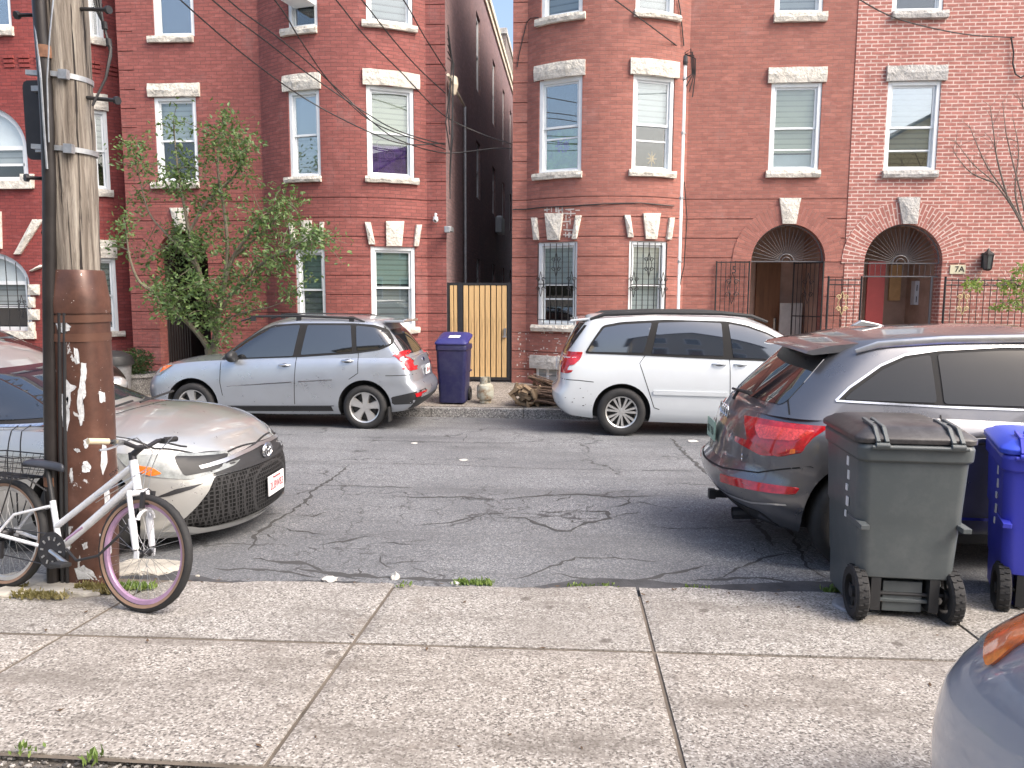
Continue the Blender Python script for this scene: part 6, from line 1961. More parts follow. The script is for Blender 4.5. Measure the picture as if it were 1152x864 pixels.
for sy in (-1, 1):
    bm = bmesh.new(); pts = [Vector((-1.92, sy * .66, 1.63)), Vector((-1.72, sy * .67, 1.70)), Vector((-1.0, sy * .68, 1.73)), Vector((-.1, sy * .68, 1.725)), Vector((.32, sy * .67, 1.69)), Vector((.55, sy * .65, 1.61))]
    tube(bm, pts, [.015, .022, .022, .022, .02, .012], 8, flat=1.3)
    o = obj('roof_rail', bm, M['black_plastic'], sn.root); smooth(o)
bm = bmesh.new(); prism(bm, [(-2.22, 1.585), (-2.20, 1.62), (-1.90, 1.655), (-1.90, 1.62)], -.62, .62); o = obj('roof_spoiler', bm, paint, sn.root); bevel_mod(o, .012, 2)
random.seed(3)
bm = bmesh.new()
for i in range(11):
    x, z = N_(random.uniform(626, 668), random.uniform(433, 460)); h_, nn = sn.cast('R', x, z)
    if h_ is None: continue
    s = random.choice([.005, .006, .010]); box(bm, (h_.x, h_.y - .001, h_.z), (s * random.uniform(1, 3), .004, s))
obj('bumper_scratches', bm, M['dark_metal'], sn.root)
for sy in (-1, 1):
    sn.patch('tail_light', 'B', rounded([(sy * .74, .88), (sy * .76, 1.14), (sy * .95, 1.14), (sy * .95, .88)], .03), M['red_lens'], .010, .03)
plate(sn, 'B', (0, .95), '73C P58', M['plate_white'], M['plate_red'])
sn.patch('lower_bumper', 'B', rounded([(-.7, .34), (.7, .34), (.7, .42), (-.7, .42)], .02), M['black_plastic'], .006, .08)
sn.wheels(lambda *a: wheel(*a, kind='multi', width=.21), (R(8), R(20)))

# ======== charcoal crossover, near right
auX, auY, auZ = 3.36, 5.98, ground(5.9) - .01
paint = car_paint('charcoal_paint', (.15, .155, .172), .72, .30, dust=.2)
wr, wf = -1.40, 1.41
P = dict(W=1.88, axles=(wr, wf), tyre=.365, rim=.245, arch=.425, well=.33, track_in=.12, arch_dz=.01,
    zb=[(-2.32, .36), (-2.0, .26), (-1.3, .22), (0, .22), (1.4, .22), (2.3, .26)],
    zs=[(-2.32, 1.03), (-1.9, 1.06), (-1.2, 1.06), (0, 1.02), (.8, .99), (1.2, .97), (1.7, .92), (2.1, .84), (2.35, .74)],
    crown=[(-2.2, .03), (-1.5, .02), (.8, .02), (1.2, .06), (1.9, .08), (2.3, .03)],
    xf=[(0, 2.15), (.12, 2.25), (.4, 2.32), (.65, 2.31), (.85, 2.25), (1, 2.12)], xr=[(0, -2.13), (.08, -2.24), (.18, -2.305), (.30, -2.32), (.40, -2.30), (.46, -2.24), (.60, -2.235), (.8, -2.20), (1, -2.10)],
    w=[(0, .88), (.1, .95), (.25, .985), (.5, .995), (.68, 1.0), (.82, .985), (.93, .955), (1, .92)], af=.72, ar=.60, pf=2.4, pr=2.35, barrel=.04,
    cxf=[(0, 1.12), (.3, .84), (.6, .52), (.85, .22), (1, -.05)], cxr=[(0, -2.10), (.3, -1.98), (.6, -1.84), (.85, -1.70), (1, -1.58)],
    cw=[(0, .92), (.3, .865), (.6, .80), (.85, .735), (.94, .70), (1, .63)], zr=[(-1.9, 1.47), (-1.5, 1.535), (-.8, 1.585), (0, 1.60), (.5, 1.57), (1.0, 1.47)], rcrown=.05, caf=.45, car=.42, cpr=2.4)
au = Car('parked_car', 'charcoal grey crossover with silver window trim parked behind the two wheeled bins', (auX, auY, auZ), R(0), P, paint)
A_l = local(auX, 1, auY - .94, auZ)
I = .12
wn = [[(-1.570, 1.165), (-1.510, 1.220), (-1.310, 1.360), (-1.160, 1.430), (-1.000, 1.460), (-0.990, 1.155)],
      [(-0.955, 1.465), (-0.550, 1.490), (-0.100, 1.495), (-0.100, 1.135), (-0.945, 1.150)],
      [(-0.040, 1.495), (0.300, 1.460), (0.620, 1.340), (0.920, 1.180), (0.950, 1.120), (-0.040, 1.130)]]
gr = [(-1.620, 1.155), (-1.530, 1.240), (-1.320, 1.385), (-1.160, 1.455), (-0.950, 1.488), (-0.550, 1.515), (-0.100, 1.520), (0.310, 1.485), (0.640, 1.365), (0.950, 1.200), (1.000, 1.110), (-0.040, 1.110), (-0.950, 1.130)]
for sd in 'LR':
    side_windows(au, sd, wn, grow=gr, m=M['glass_deep'])
    g2 = gr + [gr[0]]
    au.seams(sd, [g2], .013, 'window_trim', M['chrome'], .010)
    au.patch('tail_light', sd, rounded([(-2.40, .99), (-1.78, .995), (-1.80, .95), (-1.98, .78), (-2.06, .76), (-2.40, .88)], .02), M['red_lens'], .006, .05)
    au.seams(sd, [[(-1.72, 1.50), (-1.80, 1.30), (-1.88, 1.14), (-1.90, 1.02)], [(-.97, 1.08), (-.98, .80), (-1.0, .62)], [(-.06, 1.07), (-.04, .3)]], .009, m=M['seam'])
    handle(au, sd, (-.75, .93), .19, paint); handle(au, sd, (.2, .93), .19, paint)
    mirror(au, sd, (.72, 1.08), (.17, .24, .18), paint)
    au.patch('sill_cladding', sd, [(-.95, .22), (.95, .22), (.95, .30), (-.95, .30)], M['black_plastic'], .006, .06)
    au.seams(sd, [[(-.93, .42), (0, .41), (.93, .42)]], .018, 'sill_trim', M['chrome'], .012)
    au.patch('side_marker', sd, rounded([(-1.93, .80), (-1.88, .81), (-1.88, .84), (-1.93, .83)], .006), M['amber'], .006, .03)
# rear glass, spoiler, lamps on the hatch
au.patch('rear_window', 'B', rounded([(-.64, 1.10), (.64, 1.10), (.60, 1.25), (.52, 1.45), (-.52, 1.45), (-.60, 1.25)], .05), M['glass_dark'], .005, .07)
for sy in (-1, 1):
    q = [(sy * .38, .985), (sy * .62, .995), (sy * .93, .995), (sy * .93, .86), (sy * .80, .77), (sy * .60, .84)]
    au.patch('tail_light', 'B', rounded(q, .02), M['red_lens'], .007, .04)
    au.patch('rear_reflector', 'B', rounded([(sy * .42, .505), (sy * .88, .535), (sy * .88, .585), (sy * .42, .565)], .012), M['red_lens'], .010, .04)
M['lens_core'] = mat('inner_lens', (.70, .06, .05), .15, coat=1, var=.5, scale=60)  # brighter mottled red for the inner part of the lens
for sy in (-1, 1): au.patch('inner_lens', 'B', rounded([(sy * .55, .955), (sy * .86, .965), (sy * .84, .89), (sy * .66, .87)], .02), M['lens_core'], .010, .04)
au.seams('B', [[(-.9, .73), (-.7, .64), (-.4, .60), (0, .59), (.4, .60), (.7, .64), (.9, .73)], [(-.9, 1.0), (-.85, 1.06)], [(.9, 1.0), (.85, 1.06)]], .010, m=M['seam'])
bm = bmesh.new()
prof = [(-1.50, 1.560), (-1.68, 1.540), (-1.83, 1.505), (-1.85, 1.485), (-1.80, 1.475), (-1.58, 1.50)]
L = []
for j in range(13):
    t = -1 + 2 * j / 12; y = .57 * t; dx = .09 * t * t; dz = -.035 * t * t; L.append([bm.verts.new((x + dx, y, z + dz)) for x, z in prof])
for a, b in zip(L, L[1:]):
    for i in range(len(prof)): bm.faces.new((a[i], a[(i + 1) % len(prof)], b[(i + 1) % len(prof)], b[i]))
bm.faces.new(L[0]); bm.faces.new(list(reversed(L[-1]))); recalc(bm)
o = obj('roof_spoiler', bm, paint, au.root); smooth(o, 40)
for sy in (-1, 1):
    bm = bmesh.new(); pts = [Vector((-1.46, sy * .655, 1.475)), Vector((-1.32, sy * .665, 1.52)), Vector((-.9, sy * .67, 1.555)), Vector((-.2, sy * .67, 1.575)), Vector((.12, sy * .665, 1.56)), Vector((.32, sy * .65, 1.52))]
    tube(bm, pts, [.010, .017, .019, .019, .017, .010], 8, flat=1.5)
    o = obj('roof_rail', bm, M['steel'], au.root); smooth(o)
bm = bmesh.new(); prism(bm, [(-1.28, 1.62), (-1.20, 1.665), (-1.08, 1.64), (-1.02, 1.62)], -.022, .022); o = obj('roof_antenna', bm, M['steel'], au.root); bevel_mod(o, .008)
bm = bmesh.new(); tube(bm, [(-2.10, .12, 1.12), (-2.06, -.28, 1.13)], .010, 6); tube(bm, [(-2.13, -.05, 1.06), (-2.09, -.05, 1.13), (-2.08, -.42, 1.155)], .012, 6); obj('rear_wiper', bm, M['black_plastic'], au.root)
plate(au, 'B', (.12, .80), '4RT 926', M['plate_green'], M['plate_ink'])
au.seams('B', [[(-.28 + .14 * 1, .935)] * 2], .01)
bm = bmesh.new()
for k in range(4):
    h_, _ = au.cast('B', -.105 + k * .07 + .0, .945)
    ring = [Vector((h_.x - .012, -.105 + k * .07 + .045 * cos(a * pi / 10), .985 + .045 * sin(a * pi / 10) - .01)) for a in range(20)]
    tube(bm, ring, .006, 5, closed=True)
obj('ring_emblem', bm, M['chrome'], au.root)
h_, _ = au.cast('B', -.55, .70)
text_obj('model_badge', 'Q5', .075, (h_.x - .008, -.55, .71), (R(90), 0, R(-90 - 14)), M['chrome'], au.root, .003)
bm = bmesh.new(); box(bm, (-2.16, .05, .29), (.16, .05, .05)); box(bm, (-2.245, .05, .29), (.05, .07, .07)); obj('tow_hitch', bm, M['black_plastic'], au.root)
bm = bmesh.new(); tube(bm, [(-2.18, -.42, .27), (-2.0, -.42, .28)], .045, 10, cap=False); obj('exhaust', bm, M['dark_metal'], au.root)
au.patch('rear_valance', 'B', rounded([(-.72, .27), (.72, .27), (.74, .38), (-.74, .38)], .04), M['black_plastic'], .006, .08)
au.seams('B', [[(-.90, .47), (-.7, .43), (-.3, .415), (.3, .415), (.7, .43), (.90, .47)]], .012, 'bumper_trim', M['steel'], .004)
au.patch('windscreen', 'F', rounded([(-.64, 1.04), (.64, 1.04), (.54, 1.45), (-.54, 1.45)], .05), M['glass_dark'], .004, .08)
au.wheels(lambda *a: wheel(*a, kind='seven', width=.235), (0, 0))

# ======== champagne sedan, near left
caX, caY, caZ = -2.33 - 2.42, 5.74, ground(5.8) - .01
paint = car_paint('champagne_paint', (.53, .535, .52), .65, .30, dust=.10)
wr, wf = -1.36, 1.45
P = dict(W=1.82, axles=(wr, wf), tyre=.335, rim=.225, arch=.385, well=.32, track_in=.11,
    zb=[(-2.4, .30), (-1.9, .22), (0, .17), (1.4, .16), (2.0, .14), (2.42, .15)],
    zs=[(-2.4, 1.0), (-1.8, 1.02), (-.6, .95), (.5, .91), (.95, .90), (1.4, .885), (1.8, .84), (2.1, .785), (2.3, .735), (2.45, .69)],
    crown=[(-2.2, .03), (-1.5, .02), (.8, .02), (1.0, .06), (1.7, .085), (2.2, .05), (2.4, .02)],
    xf=[(0, 2.34), (.10, 2.41), (.25, 2.42), (.5, 2.42), (.75, 2.38), (.9, 2.31), (1, 2.21)], xr=[(0, -2.25), (.2, -2.38), (.5, -2.41), (.8, -2.38), (1, -2.3)],
    w=[(0, .90), (.1, .955), (.3, .985), (.55, 1.0), (.75, .99), (.9, .96), (1, .92)], af=.80, ar=.5, pf=2.4, pr=2.6, barrel=.03,
    cxf=[(0, 1.42), (.3, 1.08), (.6, .74), (.85, .44), (1, .18)], cxr=[(0, -1.95), (.3, -1.65), (.6, -1.32), (.85, -1.05), (1, -.85)],
    cw=[(0, .91), (.3, .84), (.6, .76), (.85, .69), (.94, .66), (1, .60)], zr=[(-1.5, 1.30), (-.8, 1.40), (-.3, 1.43), (.1, 1.41), (.5, 1.34)], rcrown=.04, caf=.5, cpf=2.3)
ca = Car('parked_car', 'champagne sedan with black honeycomb grille parked behind the utility pole', (caX, caY, caZ), R(0), P, paint)
for sd in 'LR':
    side_windows(ca, sd, [[(-1.25, 1.03), (-.9, 1.22), (-.6, 1.30), (-.36, 1.33), (-.36, .99)], [(-.30, 1.335), (.12, 1.32), (.42, 1.25), (.78, 1.10), (1.08, .955), (-.30, .98)]], grow=[(-1.36, 1.01), (-.95, 1.24), (-.6, 1.335), (-.3, 1.365), (.14, 1.345), (.45, 1.275), (.81, 1.125), (1.19, .95), (1.19, .93), (-.3, .955)])
    ca.seams(sd, [[(1.0, .93), (1.02, .80), (1.05, .60)], [(-.32, .97), (-.30, .25)], [(.93, .93), (.95, .3)]], .008, m=M['seam'])
    ca.seams(sd, [[(-1.36, 1.0), (-.3, .945), (1.18, .918)]], .016, 'window_trim', M['chrome'], .006)
    mirror(ca, sd, (.60, .98), (.18, .24, .15), paint)
    handle(ca, sd, (.0, .80), .18, paint); handle(ca, sd, (-1.0, .82), .18, paint)
    ca.patch('headlight', sd, rounded([(1.68, .765), (2.05, .735), (2.30, .685), (2.32, .60), (2.15, .56), (1.90, .61), (1.76, .68)], .025), M['clear_lens'], .008, .04)
    ca.patch('indicator', sd, rounded([(1.80, .69), (1.92, .665), (1.98, .62), (1.92, .61), (1.84, .64)], .015), M['amber'], .011, .03)
    ca.patch('lamp_bezel', sd, rounded([(2.02, .725), (2.26, .68), (2.26, .60), (2.10, .59)], .02), M['black_plastic'], .0105, .03)
    ca.patch('crease_shade', sd, rounded([(1.92, .455), (2.06, .51), (2.20, .525), (2.14, .495), (2.02, .465)], .012), M['dark_metal'], .004, .04)  # dark patch puts the shade of a bumper crease into the colour
ca.patch('windscreen', 'F', rounded([(-.68, .955), (.68, .955), (.56, 1.345), (-.56, 1.345)], .05), M['glass_tint'], .004, .07)
ca.patch('windscreen_side', 'R', rounded([(.75, 1.19), (.90, 1.10), (1.22, .955), (1.14, 1.02)], .01), M['seam'], .003, .05)
# hood shut line
ca.seams('T', [[(1.12, -.78), (1.5, -.80), (1.9, -.76), (2.12, -.62), (2.25, -.40), (2.30, 0), (2.25, .40), (2.12, .62), (1.9, .76), (1.5, .80), (1.12, .78)], [(1.30, -.66), (1.40, -.3), (1.43, 0), (1.40, .3), (1.30, .66)]], .012, m=M['seam'])
bm = bmesh.new()
for y0_, y1_ in ((-.55, -.02), (.02, .6)):
    tube(bm, [(1.36, y0_, .985), (1.32, y1_, 1.0)], .010, 5)
obj('windscreen_wipers', bm, M['black_plastic'], ca.root)
# honeycomb grille
n = NT('honeycomb'); v = n.coord(); e = n.voro(34, n.mapping(v, (1, 1, 1)), 'DISTANCE_TO_EDGE', rand=.15)
n.color(n.ramp(e, [(0, (.035, .035, .037)), (.10, (.03, .03, .03)), (.16, (.003, .003, .003)), (1, (.002, .002, .002))])); n.set(Roughness=.55); n.b.inputs['Specular IOR Level'].default_value = .25; n.bump(n.math('MULTIPLY', e, -1), .5, .01); M['honeycomb'] = n.m
ca.patch('lower_grille', 'F', rounded([(-.66, .20), (.66, .20), (.78, .25), (.60, .555), (-.60, .555), (-.78, .25)], .03), M['honeycomb'], .006, .05)
ca.patch('upper_grille', 'F', rounded([(-.58, .565), (0, .555), (.58, .565), (.68, .645), (.0, .685), (-.68, .645)], .02), M['black_plastic'], .006, .04)
ca.seams('F', [[(-.66, .63), (-.3, .655), (0, .665), (.3, .655), (.66, .63)], ], .022, 'grille_bar', M['steel'], .016)
ca.seams('F', [[(-.80, .24), (-.66, .195), (-.45, .182), (0, .175), (.45, .182), (.66, .195), (.80, .24)]], .035, 'bumper_lip', paint, .02)
ca.seams('F', [[(-.60, .57), (0, .56), (.60, .57)]], .02, 'grille_rim', M['black_plastic'], .022)
h_, _ = ca.cast('F', 0, .62)
bm = bmesh.new(); ex = h_.x + .035
for rx, rz, tk in ((.078, .055, .009), (.028, .052, .006)): tube(bm, [(ex, rx * cos(a * pi / 14), .625 + rz * sin(a * pi / 14)) for a in range(28)], tk, 6, closed=True)
tube(bm, [(ex, .050 * cos(a * pi / 14), .647 + .022 * sin(a * pi / 14)) for a in range(28)], .006, 6, closed=True)
o = obj('oval_emblem', bm, M['chrome'], ca.root); smooth(o)
plate(ca, 'F', (0, .37), '2LBW83', M['plate_white'], M['plate_red'], sub='Massachusetts')
ca.wheels(lambda *a: wheel(*a, kind='seven', width=.215), (0, 0))

# ======== dark sedan far left
dkX, dkY = onY(-40, 400, 11.6).x, 11.75
paint = car_paint('dark_brown_paint', (.05, .035, .032), .6, .3)
P2 = dict(P); P2['W'] = 1.78
dk = Car('parked_car', 'dark brown sedan barely showing behind the champagne sedan at the left edge', (dkX, dkY, ground(11) - .02), R(0), P2, paint)
for sd in 'LR': side_windows(dk, sd, [[(-1.25, 1.03), (-.9, 1.22), (-.6, 1.30), (-.36, 1.33), (-.36, .99)], [(-.30, 1.335), (.12, 1.32), (.42, 1.25), (.78, 1.10), (1.08, .955), (-.30, .98)]], grow=[(-1.36, 1.01), (-.95, 1.24), (-.6, 1.335), (-.3, 1.365), (.14, 1.345), (.45, 1.275), (.81, 1.125), (1.19, .95), (1.19, .93), (-.3, .955)])
dk.patch('windscreen', 'F', rounded([(-.66, .955), (.66, .955), (.54, 1.345), (-.54, 1.345)], .05), M['glass_dark'], .004, .07)
dk.wheels(lambda *a: wheel(*a, kind='seven', width=.2), (0, 0))
# ------------------------------------------------------------------ utility pole
PY = 4.37
pb = onY(101, 661, PY); pb.z = ground(4.56) - .02
pole = empty('utility_pole', pb); tag(pole, 'weathered wooden utility pole with peeling brown metal shroud at the sidewalk edge', 'utility pole')
def L(px, py, Y=PY): return onY(px, py, Y) - pb
M['pole_wood'] = None
n = NT('pole_wood'); v = n.coord()
f = n.noise(1.0, 7, .72, n.mapping(v, (28, 28, 1.3)), .6)
f2 = n.noise(1.0, 4, .6, n.mapping(v, (70, 70, 3)))
c = n.ramp(f, [(.30, (.06, .048, .038)), (.46, (.18, .155, .13)), (.60, (.30, .27, .23)), (.78, (.41, .385, .34))])
ck = n.ramp(n.noise(1.0, 3, .5, n.mapping(v, (34, 34, .55), (3, 1, 0)), .2), [(.36, (1, 1, 1)), (.40, (0, 0, 0))])
c = n.mix(ck, c, (.025, .02, .018))
n.color(c); n.set(Roughness=.9); n.bump(n.math('SUBTRACT', n.math('ADD', f, n.math('MULTIPLY', f2, .4)), ck), .9, .012)
M['pole_wood'] = n.m
n = NT('shroud_brown'); v = n.coord()
c = n.ramp(n.noise(6, 5, .7, v), [(.3, (.06, .030, .023)), (.55, (.105, .050, .036)), (.75, (.15, .075, .055))])
pe = n.noise(1.0, 5, .62, n.mapping(v, (9, 9, 5)), .3)
c = n.mix(n.ramp(pe, [(.635, (0, 0, 0)), (.650, (1, 1, 1))]), c, (.52, .53, .54))
sp = n.noise(46, 3, .7, v)
c = n.mix(n.ramp(sp, [(.70, (0, 0, 0)), (.73, (1, 1, 1))]), c, (.55, .54, .52))
n.color(c); n.set(Roughness=.38); n.b.inputs['Metallic'].default_value = .15; n.bump(pe, .15, .01); M['shroud'] = n.m
cl = [(100, 640), (97, 540), (91, 400), (86, 300), (83, 220), (77, 110), (71, 0), (62, -160), (48, -420), (30, -760)]
bm = bmesh.new()
pts = [L(*p) for p in cl]; pts[0].z = -.1
fine = []
for a, b in zip(pts, pts[1:]):
    for k in range(6): fine.append(a.lerp(b, k / 6))
fine.append(pts[-1])
tube(bm, fine, [.132 - .010 * i / len(fine) for i in range(len(fine))], 28)
random.seed(1)
for v in bm.verts:
    a = atan2(v.co.y, v.co.x); v.co += Vector((cos(a), sin(a), 0)) * random.uniform(-.003, .003)
o = obj('pole_shaft', bm, M['pole_wood'], pole); smooth(o, 60)
bm = bmesh.new()
def ovalring(c, rx, ry, n=36, p=2.8):
    out = []
    for k in range(n):
        a = 2 * pi * k / n; x = abs(cos(a)) ** (2 / p) * (1 if cos(a) >= 0 else -1); y = abs(sin(a)) ** (2 / p) * (1 if sin(a) >= 0 else -1)
        out.append(bm.verts.new(Vector((c.x + rx * x, c.y + ry * y, c.z))))
    return out
sec = [((101.5, 655), .151, .145), ((100, 560), .150, .145), ((95, 440), .149, .145), ((90.5, 372), .148, .145), ((90, 350), .148, .145)]
rings = [ovalring(L(*p), a, b) for p, a, b in sec]
rings[0] = rings[0]
for A, Bn in zip(rings, rings[1:]):
    for k in range(36): bm.faces.new((A[k], A[(k + 1) % 36], Bn[(k + 1) % 36], Bn[k]))
o = obj('metal_shroud', bm, M['shroud'], pole); smooth(o, 50)
SH = BVHTree.FromObject(o, bpy.context.evaluated_depsgraph_get()) if False else None
bm = bmesh.new()
sec = [((89.5, 352), .156, .15), ((88.5, 340), .158, .152), ((86.5, 306), .134, .134), ((86.4, 304), .128, .128)]
rings = [ovalring(L(*p), a, b) for p, a, b in sec]
for A, Bn in zip(rings, rings[1:]):
    for k in range(36): bm.faces.new((A[k], A[(k + 1) % 36], Bn[(k + 1) % 36], Bn[k]))
o = obj('shroud_collar', bm, M['shroud'], pole); smooth(o, 50)
for ya, yb_ in ((354, 362), (374, 383)):
    bm = bmesh.new(); rings = [ovalring(L(90.5, ya), .1535, .1505), ovalring(L(90.5, yb_), .1535, .1505)]
    for k in range(36): bm.faces.new((rings[0][k], rings[0][(k + 1) % 36], rings[1][(k + 1) % 36], rings[1][k]))
    o = obj('shroud_band', bm, mat('brown_band', (.12, .06, .042), .4, .2), pole); smooth(o, 50)
# patches of peeled paint showing the pale primer
bm = bmesh.new()
peel = [[(63, 363), (75, 363), (80, 368), (78, 372), (70, 374), (65, 372)], [(83, 391), (88, 393), (90, 408), (87, 410), (84, 402)], [(91, 408), (97, 409), (98, 420), (96, 430), (97, 445), (93, 452), (95, 470), (91, 480), (87, 455), (88, 440), (91, 425)],
        [(74, 425), (79, 432), (86, 435), (85, 438), (80, 440), (79, 458), (74, 462), (71, 455), (75, 445), (73, 435)], [(70, 443), (77, 447), (79, 468), (76, 486), (71, 480), (69, 460)], [(94, 496), (98, 493), (101, 497), (99, 504), (95, 504)], [(83, 505), (88, 504), (91, 508), (87, 509)],
        [(94, 519), (98, 518), (103, 524), (101, 531), (93, 531), (92, 527)], [(79, 527), (81, 526), (82, 533), (83, 541), (80, 541), (78, 535)], [(111, 440), (118, 442), (119, 452), (113, 453)], [(115, 500), (120, 502), (121, 520), (116, 535), (113, 524)], [(117, 550), (123, 550), (124, 572), (118, 573)], [(92, 612), (98, 610), (99, 617), (94, 618)],
        [(112, 600), (124, 604), (126, 622), (118, 626)], [(84, 640), (94, 636), (104, 642), (110, 652), (88, 652)]]
def on_shroud(px, py):
    # nearest point of the rounded shroud along the sight line
    lo = onY(px, py, PY - .3) - pb; hi = onY(px, py, PY) - pb
    for k in range(120):
        p = lo.lerp(hi, k / 119)
        # axis of shroud at this height
        ax = None
        for (a, b) in zip([(101.5, 655), (100, 560), (95, 440), (90.5, 372)], [(100, 560), (95, 440), (90.5, 372), (90, 350)]):
            A, B_ = L(*a), L(*b)
            if A.z <= p.z <= B_.z: ax = A.lerp(B_, (p.z - A.z) / (B_.z - A.z)); break
        if ax is None: ax = L(101.5, 655) if p.z < 1 else L(90, 350)
        if (abs(p.x - ax.x) / .1515) ** 2.8 + (abs(p.y - ax.y) / .1465) ** 2.8 <= 1: return p
    return None
for poly in peel:
    cx = sum(p[0] for p in poly) / len(poly); cy = sum(p[1] for p in poly) / len(poly)
    dense = []
    for i, a in enumerate(poly):
        b = poly[(i + 1) % len(poly)]
        for k in range(4): dense.append((a[0] + (b[0] - a[0]) * k / 4 + random.uniform(-.5, .5), a[1] + (b[1] - a[1]) * k / 4 + random.uniform(-.7, .7)))
    ring = [on_shroud(*p) for p in dense]; mid = [on_shroud(cx + (p[0] - cx) * .5, cy + (p[1] - cy) * .5) for p in dense]; c0 = on_shroud(cx, cy)
    if c0 is None: continue
    if any(r_ is None for r_ in ring + mid): continue
    back = Vector((0, -.0015, 0))
    rv = [bm.verts.new(p + back) for p in ring]; mv = [bm.verts.new(p + back) for p in mid]; cv = bm.verts.new(c0 + back); nn = len(rv)
    for i in range(nn):
        bm.faces.new((rv[i], rv[(i + 1) % nn], mv[(i + 1) % nn], mv[i])); bm.faces.new((mv[i], mv[(i + 1) % nn], cv))
split_islands(obj('peeled_patch', bm, mat('old_primer', (.50, .52, .54), .7, var=.3, scale=30), pole))
# pale steel straps
for y_, tilt in ((90, .010), (171, .008)):
    c = L(75 + (y_ - 90) * .07, y_); bm = bmesh.new()
    lathe(bm, [(.133, -.014), (.1385, -.014), (.1385, .014), (.133, .014), (.133, -.014)], 32, c)
    box(bm, (c.x + .07, c.y - .128, c.z), (.05, .03, .05)); box(bm, (c.x - .10, c.y - .12, c.z), (.10, .03, .026))
    bmesh.ops.rotate(bm, cent=c, matrix=Matrix.Rotation(R(4), 3, 'Y'), verts=bm.verts[:])
    o = obj('steel_strap', bm, M['galv'], pole); smooth(o, 40)
for a, b in (((36, 17), (20, 17)), ((88, 10), (121, 11)), ((98, 110), (131, 113)), ((51, 201), (31, 200)), ((60, 262), (52, 262))):
    p, q = L(*a, PY - .02), L(*b, PY - .10); d = (q - p).normalized()
    bm = bmesh.new(); tube(bm, [p, q], .011, 8); tube(bm, [q - d * .005, q + d * .015], .022, 8); obj('step_bolt', bm, M['dark_metal'], pole)
CY = PY - .13
bm = bmesh.new()
cp = [L(x, y, CY) for x, y in ((36, -140), (43, -20), (47, 40), (51, 90), (54, 140), (56, 210), (56, 320), (57, 450), (58.5, 560), (60, 655))]
cp[-1].z = -.03
fine = []
for a, b in zip(cp, cp[1:]):
    for k in range(4): fine.append(a.lerp(b, k / 4))
fine.append(cp[-1]); tube(bm, fine, .038, 14); o = obj('black_conduit', bm, mat('conduit_black', (.025, .022, .022), .35, .2, var=.4, scale=5), pole); smooth(o, 60)
bm = bmesh.new(); tube(bm, [L(49.3, 52, CY), L(50.3, 66, CY)], .0415, 14); tube(bm, [L(57.6, 536, CY), L(57.8, 546, CY)], .0405, 14); [smooth(o, 60) for o in split_islands(obj('rust_tape', bm, mat('rust_tape', (.20, .10, .06), .8, var=.4, scale=30), pole))]
bm = bmesh.new(); tube(bm, [L(37, -20, CY - .02), L(40, 30, CY - .03), L(46, 88, CY - .05), (L(50, 150, CY - .045)), L(53, 190, CY - .045)], .006, 5); tube(bm, [L(62, -20, CY - .02), L(56, 40, CY - .05), L(53, 90, CY - .05), L(55, 160, CY - .045)], .004, 5); obj('ground_wire', bm, M['galv'], pole)
for x_ in (67.5, 73):
    bm = bmesh.new(); q = [L(x_, 352, CY - .01), L(x_ + 1, 500, CY - .01), L(x_ + 2.5, 655, CY - .01)]; q[-1].z = -.02; tube(bm, q, .013, 8); o = obj('thin_conduit', bm, M['cable'], pole); smooth(o)
bm = bmesh.new()
for off_ in (0, 4, 8):
    tube(bm, [L(102 + off_, -20, PY - .05), L(109 + off_ * .6, 12, PY - .05), L(116, 26, PY - .05), L(121, 44, PY - .05), L(125, 62 - off_, PY - .06), L(119, 88, PY - .08), L(104, 119, PY - .12)], .007, 6)
tube(bm, [L(117, 25, PY - .05), L(118, 33, PY - .05)], .016, 8); tube(bm, [L(122, 44, PY - .05), L(123, 52, PY - .05)], .016, 8)
o = obj('cable_bundle', bm, M['cable'], pole); smooth(o, 60)
# sign seen from behind, strapped to the pole
a_, b_ = onY(31, 180, PY + .02), onY(56, 90, PY + .02)
sg = empty('pole_sign', ((a_.x + b_.x) / 2, PY + .02, a_.z)); tag(sg, 'dark rounded back of a metal sign strapped left of the wooden pole', 'sign')
w_ = (b_.x - a_.x); h_ = b_.z - a_.z
bm = bmesh.new(); prism(bm, rounded([(-w_/2, 0), (w_/2, .0), (w_/2, h_), (-w_/2, h_)], .04, 5), -.002, .004); obj('sign_panel', bm, M['dark_metal'], sg)
bm = bmesh.new()
for z in (h_ * .12, h_ * .88): box(bm, (w_ * .25, -.02, z), (w_ * .6, .03, .03))
split_islands(obj('sign_bracket', bm, M['galv'], sg))

# broken old concrete and dry weeds at the pole foot
random.seed(18)
M['old_concrete'] = mat('old_concrete', (.36, .34, .30), .9, var=.35, scale=6, bump=.6, bscale=30)
for i, (px, py, sx, sy, lab) in enumerate([(25, 655, .22, .12, 'cracked grey concrete lump left of the pole foot'), (60, 664, .16, .09, 'bluish concrete slab piece at the foot of the black conduit'), (128, 640, .10, .06, 'pale stone lying behind the bicycle front wheel'), (12, 668, .12, .06, 'flat concrete flake at the lower left of the pole'), (165, 640, .24, .14, 'broad pale concrete patch seen through the front wheel'), (92, 668, .12, .05, 'crumbled concrete at the front of the shroud foot')]):
    p = onG(px, py); bm = bmesh.new(); bmesh.ops.create_icosphere(bm, subdivisions=3, radius=1)
    for v in bm.verts:
        k = 1 + .22 * sin(v.co.x * 5 + i) * cos(v.co.y * 4 + i) + random.uniform(-.05, .05)
        v.co = Vector((v.co.x * sx * k, v.co.y * sy * k, max(-.02, min(.022, v.co.z * .05)) + random.uniform(-.002, .002)))
    o = obj('concrete_fragment', bm, M['old_concrete'], None, p + Vector((0, 0, .004))); o['label'] = lab; o['category'] = 'rubble'
